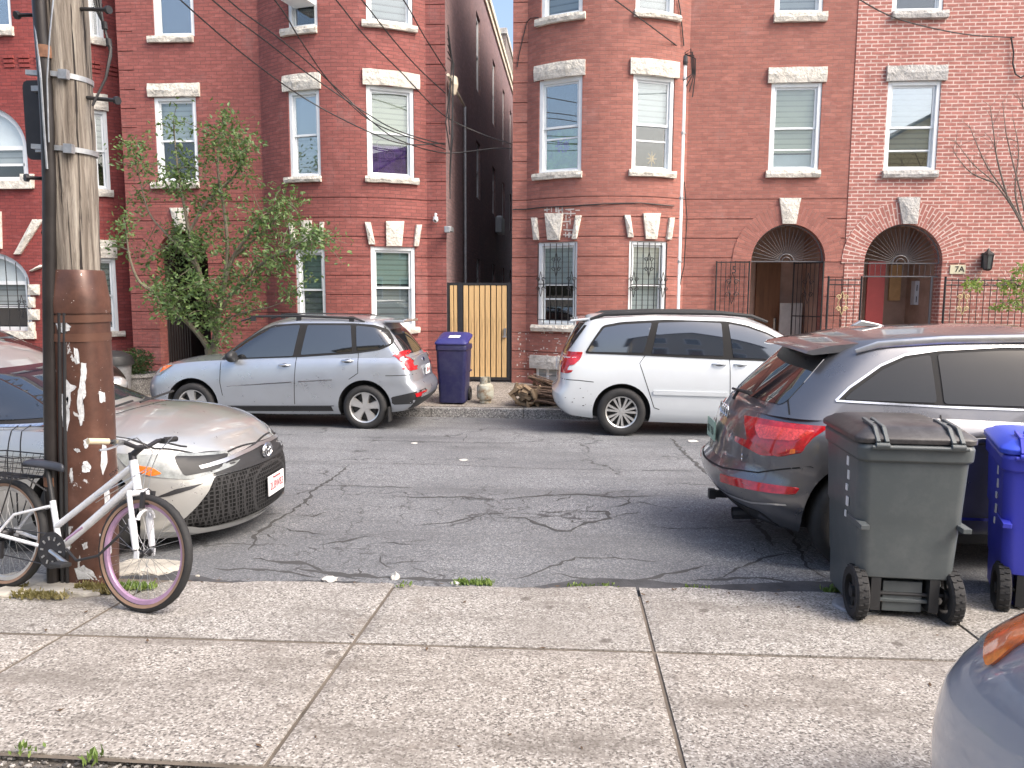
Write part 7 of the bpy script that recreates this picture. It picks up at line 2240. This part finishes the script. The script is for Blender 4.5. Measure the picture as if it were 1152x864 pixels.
M['dry_grass'] = leaf_mat('dry_grass', (.12, .11, .04), (.24, .21, .09), (.36, .32, .18))
weeds(45, 672, .16, 220, 'dry yellow weeds spreading left of the pole foot', .05, m='dry_grass'); weeds(108, 666, .12, 260, 'dry weeds round the foot of the brown shroud', .07, m='dry_grass'); weeds(150, 662, .14, 160, 'greenish weeds under the bicycle front wheel', .05); weeds(10, 662, .12, 120, 'sparse dry weeds at the far left sidewalk edge', .04, m='dry_grass')
bm = bmesh.new()
for k in range(26):
    x = random.uniform(-3.3, -2.2); y = random.uniform(4.22, 4.56) + .0; s = random.uniform(.006, .02)
    bmesh.ops.create_icosphere(bm, subdivisions=1, radius=1, matrix=Matrix.Translation((x, y, .43 - (y - 2.49) * .057 + .004)) @ Matrix.Diagonal((s, s * .7, s * .5, 1)))
o = obj('grit', bm, M['old_concrete']); tag(o, 'grit scattered round the pole', 'grit', kind='stuff')

# ------------------------------------------------------------------ bicycle
M['bike_white'] = mat('bike_white', (.68, .70, .73), .25, coat=1, var=.12, scale=25)
M['lilac'] = mat('lilac_rim', (.42, .27, .41), .35, .2, var=.2, scale=10)
M['tan_wall'] = mat('tan_sidewall', (.26, .17, .12), .8)
fa = onY(158, 621, 3.92); gz_ = .43 - (4.0 - 2.49) * .057
HD, LEAN = R(-15), R(-9)
WB = 1.05
rootx = fa.x - WB * cos(HD); rooty = 3.89 - WB * sin(HD)
bk = empty('bicycle', (rootx, rooty, gz_ + .002), (LEAN, 0, HD)); tag(bk, 'white step through bicycle with a lilac front rim leaning on the utility pole', 'bicycle')
RW = .322
def bikewheel(x, rimm, hubm):
    w = empty('wheel', (x, 0, RW)); w.parent = bk
    bm = bmesh.new(); n1, n2 = 72, 12; Rm, r_ = RW - .024, .024
    V = []
    for i in range(n1):
        a = 2 * pi * i / n1; row = []
        for j in range(n2):
            b = 2 * pi * j / n2; rr = r_ * (1 + (.07 if (i % 2 == 0 and abs(b) < 1.2 or (i % 2 == 0 and b > 5.1)) else 0))
            row.append(bm.verts.new(((Rm + rr * cos(b)) * cos(a), rr * sin(b), (Rm + rr * cos(b)) * sin(a))))
        V.append(row)
    for i in range(n1):
        for j in range(n2):
            f = bm.faces.new((V[i][j], V[(i + 1) % n1][j], V[(i + 1) % n1][(j + 1) % n2], V[i][(j + 1) % n2]))
    o = obj('tyre', bm, M['rubber'], w); smooth(o, 60)
    bm = bmesh.new()
    for sy in (-1, 1):
        lathe(bm, [(Rm - .019, sy * .0225), (Rm - .002, sy * .0262)], 64, (0, 0, 0), 'Y')
    o = obj('sidewall', bm, M['tan_wall'], w)
    bm = bmesh.new(); lathe(bm, [(Rm - .045, -.006), (Rm - .040, -.012), (Rm - .019, -.0135), (Rm - .017, 0), (Rm - .019, .0135), (Rm - .040, .012), (Rm - .045, .006), (Rm - .045, -.006)], 64, (0, 0, 0), 'Y'); recalc(bm); o = obj('rim', bm, rimm, w); smooth(o, 40)
    bm = bmesh.new()
    for k in range(32):
        a = 2 * pi * k / 32; sy = 1 if k % 2 else -1; a2 = a + (.9 if (k // 2) % 2 else -.9)
        tube(bm, [(.02 * cos(a2), sy * .028, .02 * sin(a2)), ((Rm - .042) * cos(a), 0, (Rm - .042) * sin(a))], .0012, 3, cap=False)
    obj('spokes', bm, M['steel'], w)
    bm = bmesh.new(); lathe(bm, [(0, -.05), (.010, -.05), (.012, -.032), (.024, -.030), (.024, -.026), (.014, -.022), (.014, .022), (.024, .026), (.024, .030), (.012, .032), (.010, .05), (0, .05)], 16, (0, 0, 0), 'Y'); o = obj('hub', bm, M['dark_metal'], w); smooth(o)
    return w
bikewheel(WB, M['lilac'], 0); rwh = bikewheel(0, M['alloy'], 0)
BB = Vector((.43, 0, .275)); ST = Vector((.345, 0, .545)); HB = Vector((.965, 0, .675)); HT = Vector((.922, 0, .825)); UJ = Vector((.39, 0, .40))
bm = bmesh.new()
tube(bm, [BB, ST], .017, 12); tube(bm, [UJ, HT - Vector((-.004, 0, .03))], .019, 12); tube(bm, [BB, HB + Vector((-.004, 0, .035))], [.022, .026], 12)
tube(bm, [HB - (HT - HB).normalized() * .01, HT], .024, 14)
for sy in (-1, 1):
    tube(bm, [BB + Vector((-.02, sy * .03, 0)), Vector((.2, sy * .05, .30)), Vector((0, sy * .062, RW))], .011, 8)
    tube(bm, [ST + Vector((0, sy * .015, -.03)), Vector((.12, sy * .055, .45)), Vector((0, sy * .062, RW))], .009, 8)
    box(bm, (0, sy * .062, RW), (.04, .006, .05))
tube(bm, [BB + Vector((0, -.045, 0)), BB + Vector((0, .045, 0))], .024, 14)
o = obj('frame', bm, M['bike_white'], bk); smooth(o, 40)
bm = bmesh.new(); st = (HT - HB).normalized()
cr = HB - st * .03
tube(bm, [cr + Vector((0, -.062, 0)), cr + Vector((0, .062, 0))], .018, 10)
for sy in (-1, 1):
    q = cr + Vector((0, sy * .062, 0)); e = Vector((WB, sy * .058, RW)); mid = q.lerp(e, .42)
    tube(bm, [q + st * .02, mid], .0145, 12); tube(bm, [mid + (q - mid) * .05, mid.lerp(e, .1), e - (e - mid).normalized() * .03], [.021, .021, .017], 12); box(bm, e, (.03, .008, .04))
arch_ = [Vector((cr.x + (WB - cr.x) * .42 + .02 * 0 + .035, .055 * cos(a * pi / 8), cr.z + (RW - cr.z) * .42 + .05 * sin(a * pi / 8))) for a in range(9)]
tube(bm, arch_, .010, 8)
o = obj('suspension_fork', bm, M['bike_white'], bk); smooth(o, 40)
bm = bmesh.new(); tube(bm, [HT, HT + st * .045], .021, 12); tube(bm, [HT + st * .03, HT + st * .055 + Vector((.07, 0, .025))], .018, 10)
bc = HT + st * .055 + Vector((.07, 0, .025))
def barp(y, dz=0, dx=0): return bc + Vector((dx, y, dz))
tube(bm, [barp(-.30, .035, -.05), barp(-.12, .03, -.012), barp(-.04, 0), barp(.04, 0), barp(.12, .03, -.012), barp(.30, .035, -.05)], .0125, 10)
o = obj('handlebar', bm, M['dark_metal'], bk); smooth(o, 50)
bm = bmesh.new()
tube(bm, [barp(-.31, .036, -.053), barp(-.20, .034, -.03)], .0165, 10); o = obj('grip', bm, mat('cream_grip', (.55, .48, .34), .6), bk); smooth(o)
bm = bmesh.new(); tube(bm, [barp(.20, .034, -.03), barp(.31, .036, -.053)], .0165, 10); o = obj('grip', bm, M['rubber'], bk); smooth(o)
for sy in (-1, 1):
    bm = bmesh.new(); tube(bm, [barp(sy * .17, .025, -.01), barp(sy * .19, .015, .025), barp(sy * .26, .0, .035), barp(sy * .31, -.005, .03)], .006, 6); box(bm, barp(sy * .165, .03, 0), (.04, .035, .03)); o = obj('brake_lever', bm, M['steel'] if sy < 0 else M['black_plastic'], bk); smooth(o)
bm = bmesh.new()
for sy, e in ((-1, cr + Vector((.06, -.03, .03))), (1, cr + Vector((.05, .02, .02))), (-1, UJ + Vector((.3, -.03, .2))), (1, UJ + Vector((.25, .03, .16)))):
    s0_ = barp(sy * .16, .03, .02); tube(bm, [s0_, s0_ + Vector((.07, -sy * .03, .03)), bc + Vector((.10, sy * .02, -.02)), bc + Vector((.06, sy * .02, -.12)), e], .0028, 5)
obj('brake_cables', bm, M['steel'], bk)
bm = bmesh.new()
for sy in (-1, 1): box(bm, (cr.x + .07, sy * .035, cr.z - .03), (.02, .02, .09)); box(bm, (cr.x + .075, sy * .022, RW + RW - .045), (.05, .012, .012))
tube(bm, [(cr.x + .07, -.035, cr.z + .01), (cr.x + .07, 0, cr.z + .03), (cr.x + .07, .035, cr.z + .01)], .003, 5); obj('rim_brake', bm, M['dark_metal'], bk)
bm = bmesh.new(); tube(bm, [ST, ST + (ST - BB).normalized() * .20], .0135, 10); obj('seatpost', bm, M['black_plastic'], bk)
sp_ = ST + (ST - BB).normalized() * .22
bm = bmesh.new(); prof = [(-.13, .075, .0), (-.10, .085, .012), (-.04, .07, .010), (.03, .035, .004), (.10, .02, .0), (.135, .012, -.012)]
rows = []
for x, hw, dz in prof:
    rows.append([bm.verts.new(sp_ + Vector((x, hw * yy, dz + zz))) for yy, zz in ((-1, -.035), (-1, -.008), (-.6, .012), (0, .016), (.6, .012), (1, -.008), (1, -.035))])
for A, Bn in zip(rows, rows[1:]):
    for i in range(7): bm.faces.new((A[i], A[(i + 1) % 7], Bn[(i + 1) % 7], Bn[i]))
bm.faces.new(rows[0]); bm.faces.new(list(reversed(rows[-1]))); recalc(bm)
o = obj('saddle', bm, mat('saddle_vinyl', (.03, .034, .045), .4), bk); smooth(o, 50); o.modifiers.new('s', 'SUBSURF').render_levels = 2
bm = bmesh.new()
lathe(bm, [(.088, -.050), (.094, -.050), (.094, -.046), (.088, -.046), (.088, -.050)], 40, BB, 'Y'); lathe(bm, [(.0, -.058), (.105, -.056), (.105, -.053), (0, -.052)], 40, BB, 'Y')
o = obj('chainring', bm, M['dark_metal'], bk)
bm = bmesh.new()
for k in range(10):
    a = k * 2 * pi / 10; box(bm, BB + Vector((.07 * cos(a), -.0605, .07 * sin(a))), (.022, .004, .010), Matrix.Rotation(-a, 3, 'Y'))
obj('chain_guard_slots', bm, M['steel'], bk)
bm = bmesh.new(); tube(bm, [BB + Vector((0, -.065, 0)), BB + Vector((.155, -.085, -.05))], .011, 8); tube(bm, [BB + Vector((0, .065, 0)), BB + Vector((-.155, .085, .05))], .011, 8); obj('crank', bm, M['steel'], bk)
for sy, q in ((-1, Vector((.155, -.125, -.05))), (1, Vector((-.155, .125, .05)))):
    bm = bmesh.new(); box(bm, BB + q, (.09, .07, .022)); o = obj('pedal', bm, M['black_plastic'], bk); bevel_mod(o, .004, 1)
bm = bmesh.new(); tube(bm, [BB + Vector((0, -.048, .09)), Vector((0, -.04, RW + .035))], .004, 5); tube(bm, [BB + Vector((0, -.048, -.09)), Vector((.03, -.04, RW - .12)), Vector((0, -.04, RW - .05))], .004, 5); obj('chain', bm, M['dark_metal'], bk)
bm = bmesh.new(); lathe(bm, [(.0, -.055), (.035, -.052), (.05, -.03), (0, -.03)], 20, (0, 0, RW), 'Y'); box(bm, (.02, -.05, RW - .09), (.04, .02, .10)); obj('rear_derailleur', bm, M['dark_metal'], bk)
bm = bmesh.new(); tube(bm, [BB + Vector((.12, -.06, .02)), Vector((.66, -.09, .25)), Vector((.80, -.08, .29)), Vector((.90, -.05, .40)), Vector((.93, .02, .50)), Vector((.88, .10, .56)), Vector((.70, .16, .52))], .008, 7); obj('lock_cable', bm, M['cable'], bk)
# rear rack and wire basket
bm = bmesh.new()
for sy in (-1, 1): tube(bm, [(0, sy * .07, RW + .03), (-.05, sy * .07, .665), (.20, sy * .05, .665), (.31, sy * .015, .60)], .005, 6); tube(bm, [(0, sy * .07, RW + .03), (.10, sy * .07, .665)], .004, 6)
tube(bm, [(-.20, -.05, .668), (-.20, .05, .668)], .005, 5)
for y in (-.05, 0, .05): tube(bm, [(-.20, y, .668), (.20, y, .668)], .004, 5)
obj('rear_rack', bm, M['cable'], bk)
bm = bmesh.new(); b0_, b1_ = (-.22, .16, -.12, .12), (-.26, .21, -.16, .16)
zl, zh = .66, .79
def bq(u, v, t):
    x0_, x1_ = b0_[0] + (b1_[0] - b0_[0]) * t, b0_[1] + (b1_[1] - b0_[1]) * t; y0_, y1_ = b0_[2] + (b1_[2] - b0_[2]) * t, b0_[3] + (b1_[3] - b0_[3]) * t
    return Vector((x0_ + (x1_ - x0_) * u, y0_ + (y1_ - y0_) * v, zl + (zh - zl) * t))
for t in (0, .25, .5, .75, 1): tube(bm, [bq(0, 0, t), bq(1, 0, t), bq(1, 1, t), bq(0, 1, t), bq(0, 0, t)], .004 if t in (0, 1) else .002, 4)
for k in range(9):
    u = k / 8; tube(bm, [bq(u, 0, 1), bq(u, 0, 0), bq(u, 1, 0), bq(u, 1, 1)], .002, 4)
for k in range(6):
    u = k / 5; tube(bm, [bq(0, u, 1), bq(0, u, 0), bq(1, u, 0), bq(1, u, 1)], .002, 4)
bso = obj('wire_basket', bm, M['cable'], bk)
d_ = (HT - UJ); midp = UJ + d_ * .80
text_obj('tube_lettering', 'ROXY', .030, midp + Vector((0, -.0205, .012)), (R(90), -atan2(d_.z, d_.x), 0), M['dark_metal'], bk, .0004)
d_ = (HB - BB); 
bm = bmesh.new()
for a_, b_, m_ in ((.12, .34, .0),): tube(bm, [BB + d_ * a_ + Vector((0, -.012, .012)), BB + d_ * b_ + Vector((0, -.012, .012))], .0135, 6)
obj('lilac_stripe', bm, M['lilac'], bk)

# ------------------------------------------------------------------ wheeled bins
def rr(bm, hw, y0, y1, r, z, n=6):
    out = []
    for cx, cy, a0 in ((hw - r, y1 - r, 0), (-hw + r, y1 - r, 90), (-hw + r, y0 + r, 180), (hw - r, y0 + r, 270)):
        for k in range(n + 1):
            a = R(a0 + 90 * k / n); out.append(bm.verts.new((cx + r * cos(a), cy + r * sin(a), z)))
    return out
def skin(bm, rings, cap0=True, cap1=True):
    for A, Bn in zip(rings, rings[1:]):
        for i in range(len(A)): bm.faces.new((A[i], A[(i + 1) % len(A)], Bn[(i + 1) % len(A)], Bn[i]))
    if cap0: bm.faces.new(list(reversed(rings[0])))
    if cap1: bm.faces.new(rings[-1])
def bin_(name, label, loc, rz, W, D, H, mbody, mlid, straps=True, wheel_r=.145, sticker=False):
    root = empty(name, loc, (0, 0, rz)); tag(root, label, 'wheeled bin', None)
    hw, hd = W / 2, D / 2; rim = H * .91
    bm = bmesh.new()
    secs = [(.03, .80, -hd * .50, hd * .84), (.22, .81, -hd * .50, hd * .86), (.245, .83, -hd * .78, hd * .86), (.50, .865, -hd * .83, hd * .89), (.53, .865, -hd * .83, hd * .89), (.56, .90, -hd * .84, hd * .90), (.62, .90, -hd * .85, hd * .90), (rim - .10, .93, -hd * .90, hd * .94), (rim - .09, .93, -hd * .90, hd * .94)]
    rings = [rr(bm, hw * a, y0, y1, .06, z) for z, a, y0, y1 in secs]
    skin(bm, rings); recalc(bm); o = obj('bin_body', bm, mbody, root); smooth(o, 30); bevel_mod(o, .006, 2, 30)
    bm = bmesh.new()
    rings = [rr(bm, hw * .935, -hd * .905, hd * .945, .06, rim - .10), rr(bm, hw * .975, -hd * .955, hd * .98, .06, rim - .085), rr(bm, hw * .985, -hd * .965, hd * .985, .06, rim - .02), rr(bm, hw * .95, -hd * .93, hd * .96, .05, rim)]
    skin(bm, rings); recalc(bm); o = obj('bin_rim', bm, mbody, root); smooth(o, 30); bevel_mod(o, .004, 2, 30)
    # moulded ribs and seam on the hinge side
    bm = bmesh.new()
    for sx in (-1, 1): box(bm, (sx * hw * .845, -hd * .70, .545), (.045, .24, .028)); 
    for sx in (-1, 1): prism_pts = None
    box(bm, (0, -hd * .60, .13), (W * .34, .05, .17)); box(bm, (0, -hd * .62, .11), (W * .58, .06, .02))
    [bevel_mod(q_, .004, 2) for q_ in split_islands(obj('moulded_rib', bm, mbody, root))]
    bm = bmesh.new()
    for k, (hh_, ww_) in enumerate(((.05, .10), (.05, .08), (.035, .09), (.05, .10), (.035, .06))):
        box(bm, (-hw * .915 - .003, -hd * .30 - .02 * (k % 2), rim * .86 - k * .075), (.006, ww_ * .35, hh_))
    if not sticker: obj('white_side_stamp', bm, M['plate_white'], root)
    else: bm.free()
    # wheel arch housings
    bm = bmesh.new()
    for sx in (-1, 1):
        box(bm, (sx * hw * .50, -hd * .58, .16), (.05, .14, .20))
    tube(bm, [(-hw * .9, -hd * .66, wheel_r), (hw * .9, -hd * .66, wheel_r)], .012, 8)
    obj('axle', bm, M['black_plastic'], root)
    for sx in (-1, 1):
        w = empty('wheel', (sx * hw * .80, -hd * .66, wheel_r)); w.parent = root
        bm = bmesh.new(); lathe(bm, [(wheel_r * .66, -.032), (wheel_r * .92, -.034), (wheel_r, -.024), (wheel_r, .024), (wheel_r * .92, .034), (wheel_r * .66, .032), (wheel_r * .66, -.032)], 30, (0, 0, 0), 'X')
        for k in range(24):
            a = 2 * pi * k / 24
            for s_ in (-1, 1): box(bm, (s_ * .014, wheel_r * cos(a + s_ * .1), wheel_r * sin(a + s_ * .1)), (.022, .012, .008), Matrix.Rotation(a, 3, 'X'))
        recalc(bm); o = obj('tyre', bm, M['rubber'], w); smooth(o, 40)
        bm = bmesh.new(); lathe(bm, [(0, -.030), (.03, -.030), (.03, .030), (0, .030)], 14, (0, 0, 0), 'X')
        for k in range(6):
            a = k * pi / 3; beam(bm, (0, .02 * cos(a), .02 * sin(a)), (0, wheel_r * .68 * cos(a), wheel_r * .68 * sin(a)), .04, .018, up=(1, 0, 0))
        obj('hub', bm, M['black_plastic'], w)
    # lid, higher toward the hinge side
    bm = bmesh.new(); q = .045
    def lidz(y): return rim + .012 + (H - rim) * (.50 + .5 * (1 - ((y + hd * .05) / hd) ** 2)) - .02
    rings = []
    for z0_, a, rad in ((rim + .004, 1.02, .06), (rim + .030, 1.03, .07), (rim + .045, .99, .07)):
        rings.append(rr(bm, hw * a, -hd * (a - .07), hd * a, rad, z0_))
    skin(bm, rings, True, False)
    sub = []
    for a, lift in ((.90, .35), (.86, .55), (.70, .85), (.45, 1.0), (.15, 1.04)):
        r_ = rr(bm, hw * a, -hd * a * .93, hd * a, .06 * a, rim + .045)
        for v in r_: v.co.z = rim + .04 + (H - rim - .04) * lift
        sub.append(r_)
    skin(bm, [rings[-1]] + sub, False, True); recalc(bm)
    ld = obj('lid', bm, mlid, root); smooth(ld, 28); bevel_mod(ld, .004, 2, 30)
    bm = bmesh.new(); zt = H - .012
    for k in (-.38, 0.30): box(bm, (0, hd * k, zt + .010 - abs(k) * .045), (W * .50, .012, .012))
    for sx in (-1, 1): box(bm, (sx * hw * .5, -hd * .05, zt + .000), (.012, hd * .66, .014))
    obj('lid_ribs', bm, mlid, ld)
    if straps:
        bm = bmesh.new()
        for sx in (-1, 1):
            x = sx * hw * .62
            for dx in (-.022, .022):
                beam(bm, (x + dx, -hd * .30, H + .005), (x + dx, -hd * .80, rim + .085), .016, .022, up=(1, 0, 0)); beam(bm, (x + dx, -hd * .80, rim + .085), (x + dx, -hd * 1.0, rim + .015), .016, .022, up=(1, 0, 0))
            box(bm, (x, -hd * .45, H - .010), (.07, .06, .02))
            tube(bm, [(x - .035, -hd * 1.0, rim - .002), (x + .035, -hd * 1.0, rim - .002)], .016, 8)
        tube(bm, [(-hw * .80, -hd * 1.0, rim - .012), (hw * .80, -hd * 1.0, rim - .012)], .011, 8)
        o = obj('hinge_arms', bm, mbody, root); bevel_mod(o, .003, 1)
    if sticker:
        ld.rotation_euler = (R(-12), 0, 0); ld.location = (0, -rim * sin(R(12)), hd * sin(R(12)) + rim * (1 - cos(R(12))))
        bm = bmesh.new(); box(bm, (-.04, hd * .45, H + .003), (.19, .14, .006)); obj('lid_sticker', bm, M['plate_white'], ld)
    return root
def plastic(name, c, rough=.42, dusty=.25):
    n = NT(name); v = n.coord()
    f = n.noise(5, 6, .7, v); g = n.noise(60, 3, .6, v)
    col = n.mix(n.math('MULTIPLY', n.ramp(f, [(.45, (0, 0, 0)), (.8, (1, 1, 1))]), dusty), c, tuple(min(1, x * .6 + .18) for x in c))
    col = n.mix(n.ramp(n.voro(38, v), [(.0, (.5, .5, .5)), (.06, (0, 0, 0))]), col, tuple(min(1, x + .14) for x in c))
    n.color(col); n.set(Roughness=rough); n.bump(g, .12, .004); return n.m
M['bin_grey'] = plastic('bin_grey', (.075, .088, .092)); M['bin_lid'] = plastic('bin_lid_brown', (.042, .038, .038), .38, .45)
M['bin_blue'] = plastic('bin_blue', (.045, .055, .50), .40, .06); M['bin_blue_lid'] = plastic('bin_blue_lid', (.04, .08, .62), .35, .05); M['bin_navy'] = plastic('bin_navy', (.012, .013, .065), .45, .15); M['bin_navy_lid'] = plastic('bin_navy_lid', (.026, .027, .15), .4, .1)
def nz(y): return .43 - (y - 2.49) * .057
gx = 1.83
b1 = bin_('wheeled_bin', 'dark grey wheeled bin with scuffed brown black lid before the charcoal car', (gx, 4.44, nz(4.2) - .005), R(-4), .60, .74, 1.085, M['bin_grey'], M['bin_lid'])
b1.rotation_euler = (R(-.6), 0, R(-3))
b2 = bin_('wheeled_bin', 'bright blue wheeled bin cut off by the right edge', (2.79, 4.60, nz(4.5) - .03), R(-20), .62, .74, 1.03, M['bin_blue'], M['bin_blue_lid'])
p = onG(506, 458)
b3 = bin_('wheeled_bin', 'navy blue wheeled bin with white lid sticker on the far kerb beside the gate', (p.x, 13.28, ground(13.1) - .01), R(178), .56, .66, 1.13, M['bin_navy'], M['bin_navy_lid'], True, .13, True)
# street iron cover beside the grey bin
p = onG(968, 692)
bm = bmesh.new(); lathe(bm, [(0, .012), (.11, .012), (.13, .006), (.13, -.02)], 30); o = obj('valve_cover', bm, M['galv'], None, p + Vector((.02, .12, .0))); tag(o, 'round grey metal cover in the sidewalk under the grey bin', 'cover')

# ------------------------------------------------------------------ car in the near right corner (front corner only in view)
nX, nY, nZ = 1.90, .10, .475
paint = car_paint('blue_grey_paint', (.34, .40, .50), .5, .35, dust=.10)
P3 = dict(W=1.82, axles=(-1.45, 1.20), tyre=.335, rim=.225, arch=.385, well=.32, track_in=.11,
    zb=[(-2.4, .30), (-1.9, .22), (0, .17), (1.4, .17), (2.42, .20)],
    zs=[(-2.4, 1.0), (-1.8, 1.02), (-.6, .95), (.5, .93), (1.0, .92), (1.5, .90), (1.9, .86), (2.2, .80), (2.45, .73)],
    crown=[(-2.2, .03), (-1.5, .02), (.8, .02), (1.0, .06), (1.7, .085), (2.4, .02)],
    xf=[(0, 2.36), (.15, 2.42), (.5, 2.40), (.75, 2.30), (.9, 2.18), (1, 2.05)], xr=[(0, -2.25), (.2, -2.38), (.5, -2.41), (.8, -2.38), (1, -2.3)],
    w=[(0, .97), (.1, 1.0), (.3, 1.0), (.5, .985), (.7, .94), (.85, .89), (1, .80)], af=.70, ar=.5, pf=3.0, pr=2.6, barrel=.03,
    cxf=[(0, 1.12), (.3, .80), (.6, .48), (.85, .20), (1, -.05)], cxr=[(0, -1.95), (.3, -1.65), (.6, -1.32), (.85, -1.05), (1, -.85)],
    cw=[(0, .91), (.3, .84), (.6, .76), (.85, .69), (.94, .66), (1, .60)], zr=[(-1.5, 1.30), (-.8, 1.40), (-.3, 1.43), (.1, 1.41), (.5, 1.34)], rcrown=.04, caf=.5, cpf=2.3)
nc = Car('parked_car', 'blue grey car with amber corner lamp cut off in the lower right corner', (nX, nY, nZ), R(90), P3, paint)
for sd in 'LR':
    side_windows(nc, sd, [[(-1.25, 1.03), (-.9, 1.22), (-.6, 1.30), (-.36, 1.33), (-.36, .99)], [(-.30, 1.335), (.05, 1.32), (.30, 1.25), (.60, 1.10), (.86, .95), (-.30, .98)]])
    nc.patch('headlight', sd, rounded([(1.85, .82), (2.1, .79), (2.34, .74), (2.30, .62), (1.95, .68)], .03), M['clear_lens'], .006, .04)
    nc.patch('indicator', sd, rounded([(1.77, .86), (1.94, .845), (2.02, .70), (1.86, .67)], .03), M['amber'], .009, .02)
    nc.seams(sd, [[(1.02, .93), (1.02, .30)]], .007, m=M['seam'])
nc.patch('windscreen', 'F', rounded([(-.66, .955), (.66, .955), (.54, 1.345), (-.54, 1.345)], .05), M['glass_dark'], .004, .07)
nc.seams('T', [[(1.12, -.74), (1.5, -.74), (1.9, -.68), (2.10, -.50), (2.2, 0), (2.10, .50), (1.9, .68), (1.5, .74), (1.12, .74)]], .007, m=M['seam'])
nc.wheels(lambda *a: wheel(*a, kind='seven', width=.2), (0, 0))
# tiny dead leaves and twigs dropped on the slabs
random.seed(52)
bm = bmesh.new()
for k in range(130):
    x, y = random.uniform(-3.2, 2.4), random.uniform(2.52, 4.5)
    if k < 60: y = 4.56 + .045 * x + random.uniform(-.10, .0)
    z = .43 - (y - (y - 2.49) / 2.07 * .0 - 2.49) * .057 + .004
    s = random.choice([.004, .006, .008, .014]); a = random.uniform(0, 6)
    q = [Vector((x + s * cos(a + t) * w, y + s * sin(a + t) * w, z + random.uniform(0, .003))) for t, w in ((0, 1.6), (1.4, .6), (3.1, 1.3), (4.6, .5))]
    bm.faces.new([bm.verts.new(p) for p in q])
o = obj('leaf_litter', bm, mat('dead_leaf', (.09, .055, .03), .9, var=.5, scale=30)); tag(o, 'tiny dead leaf scraps strewn over the sidewalk slabs', 'litter', kind='stuff')
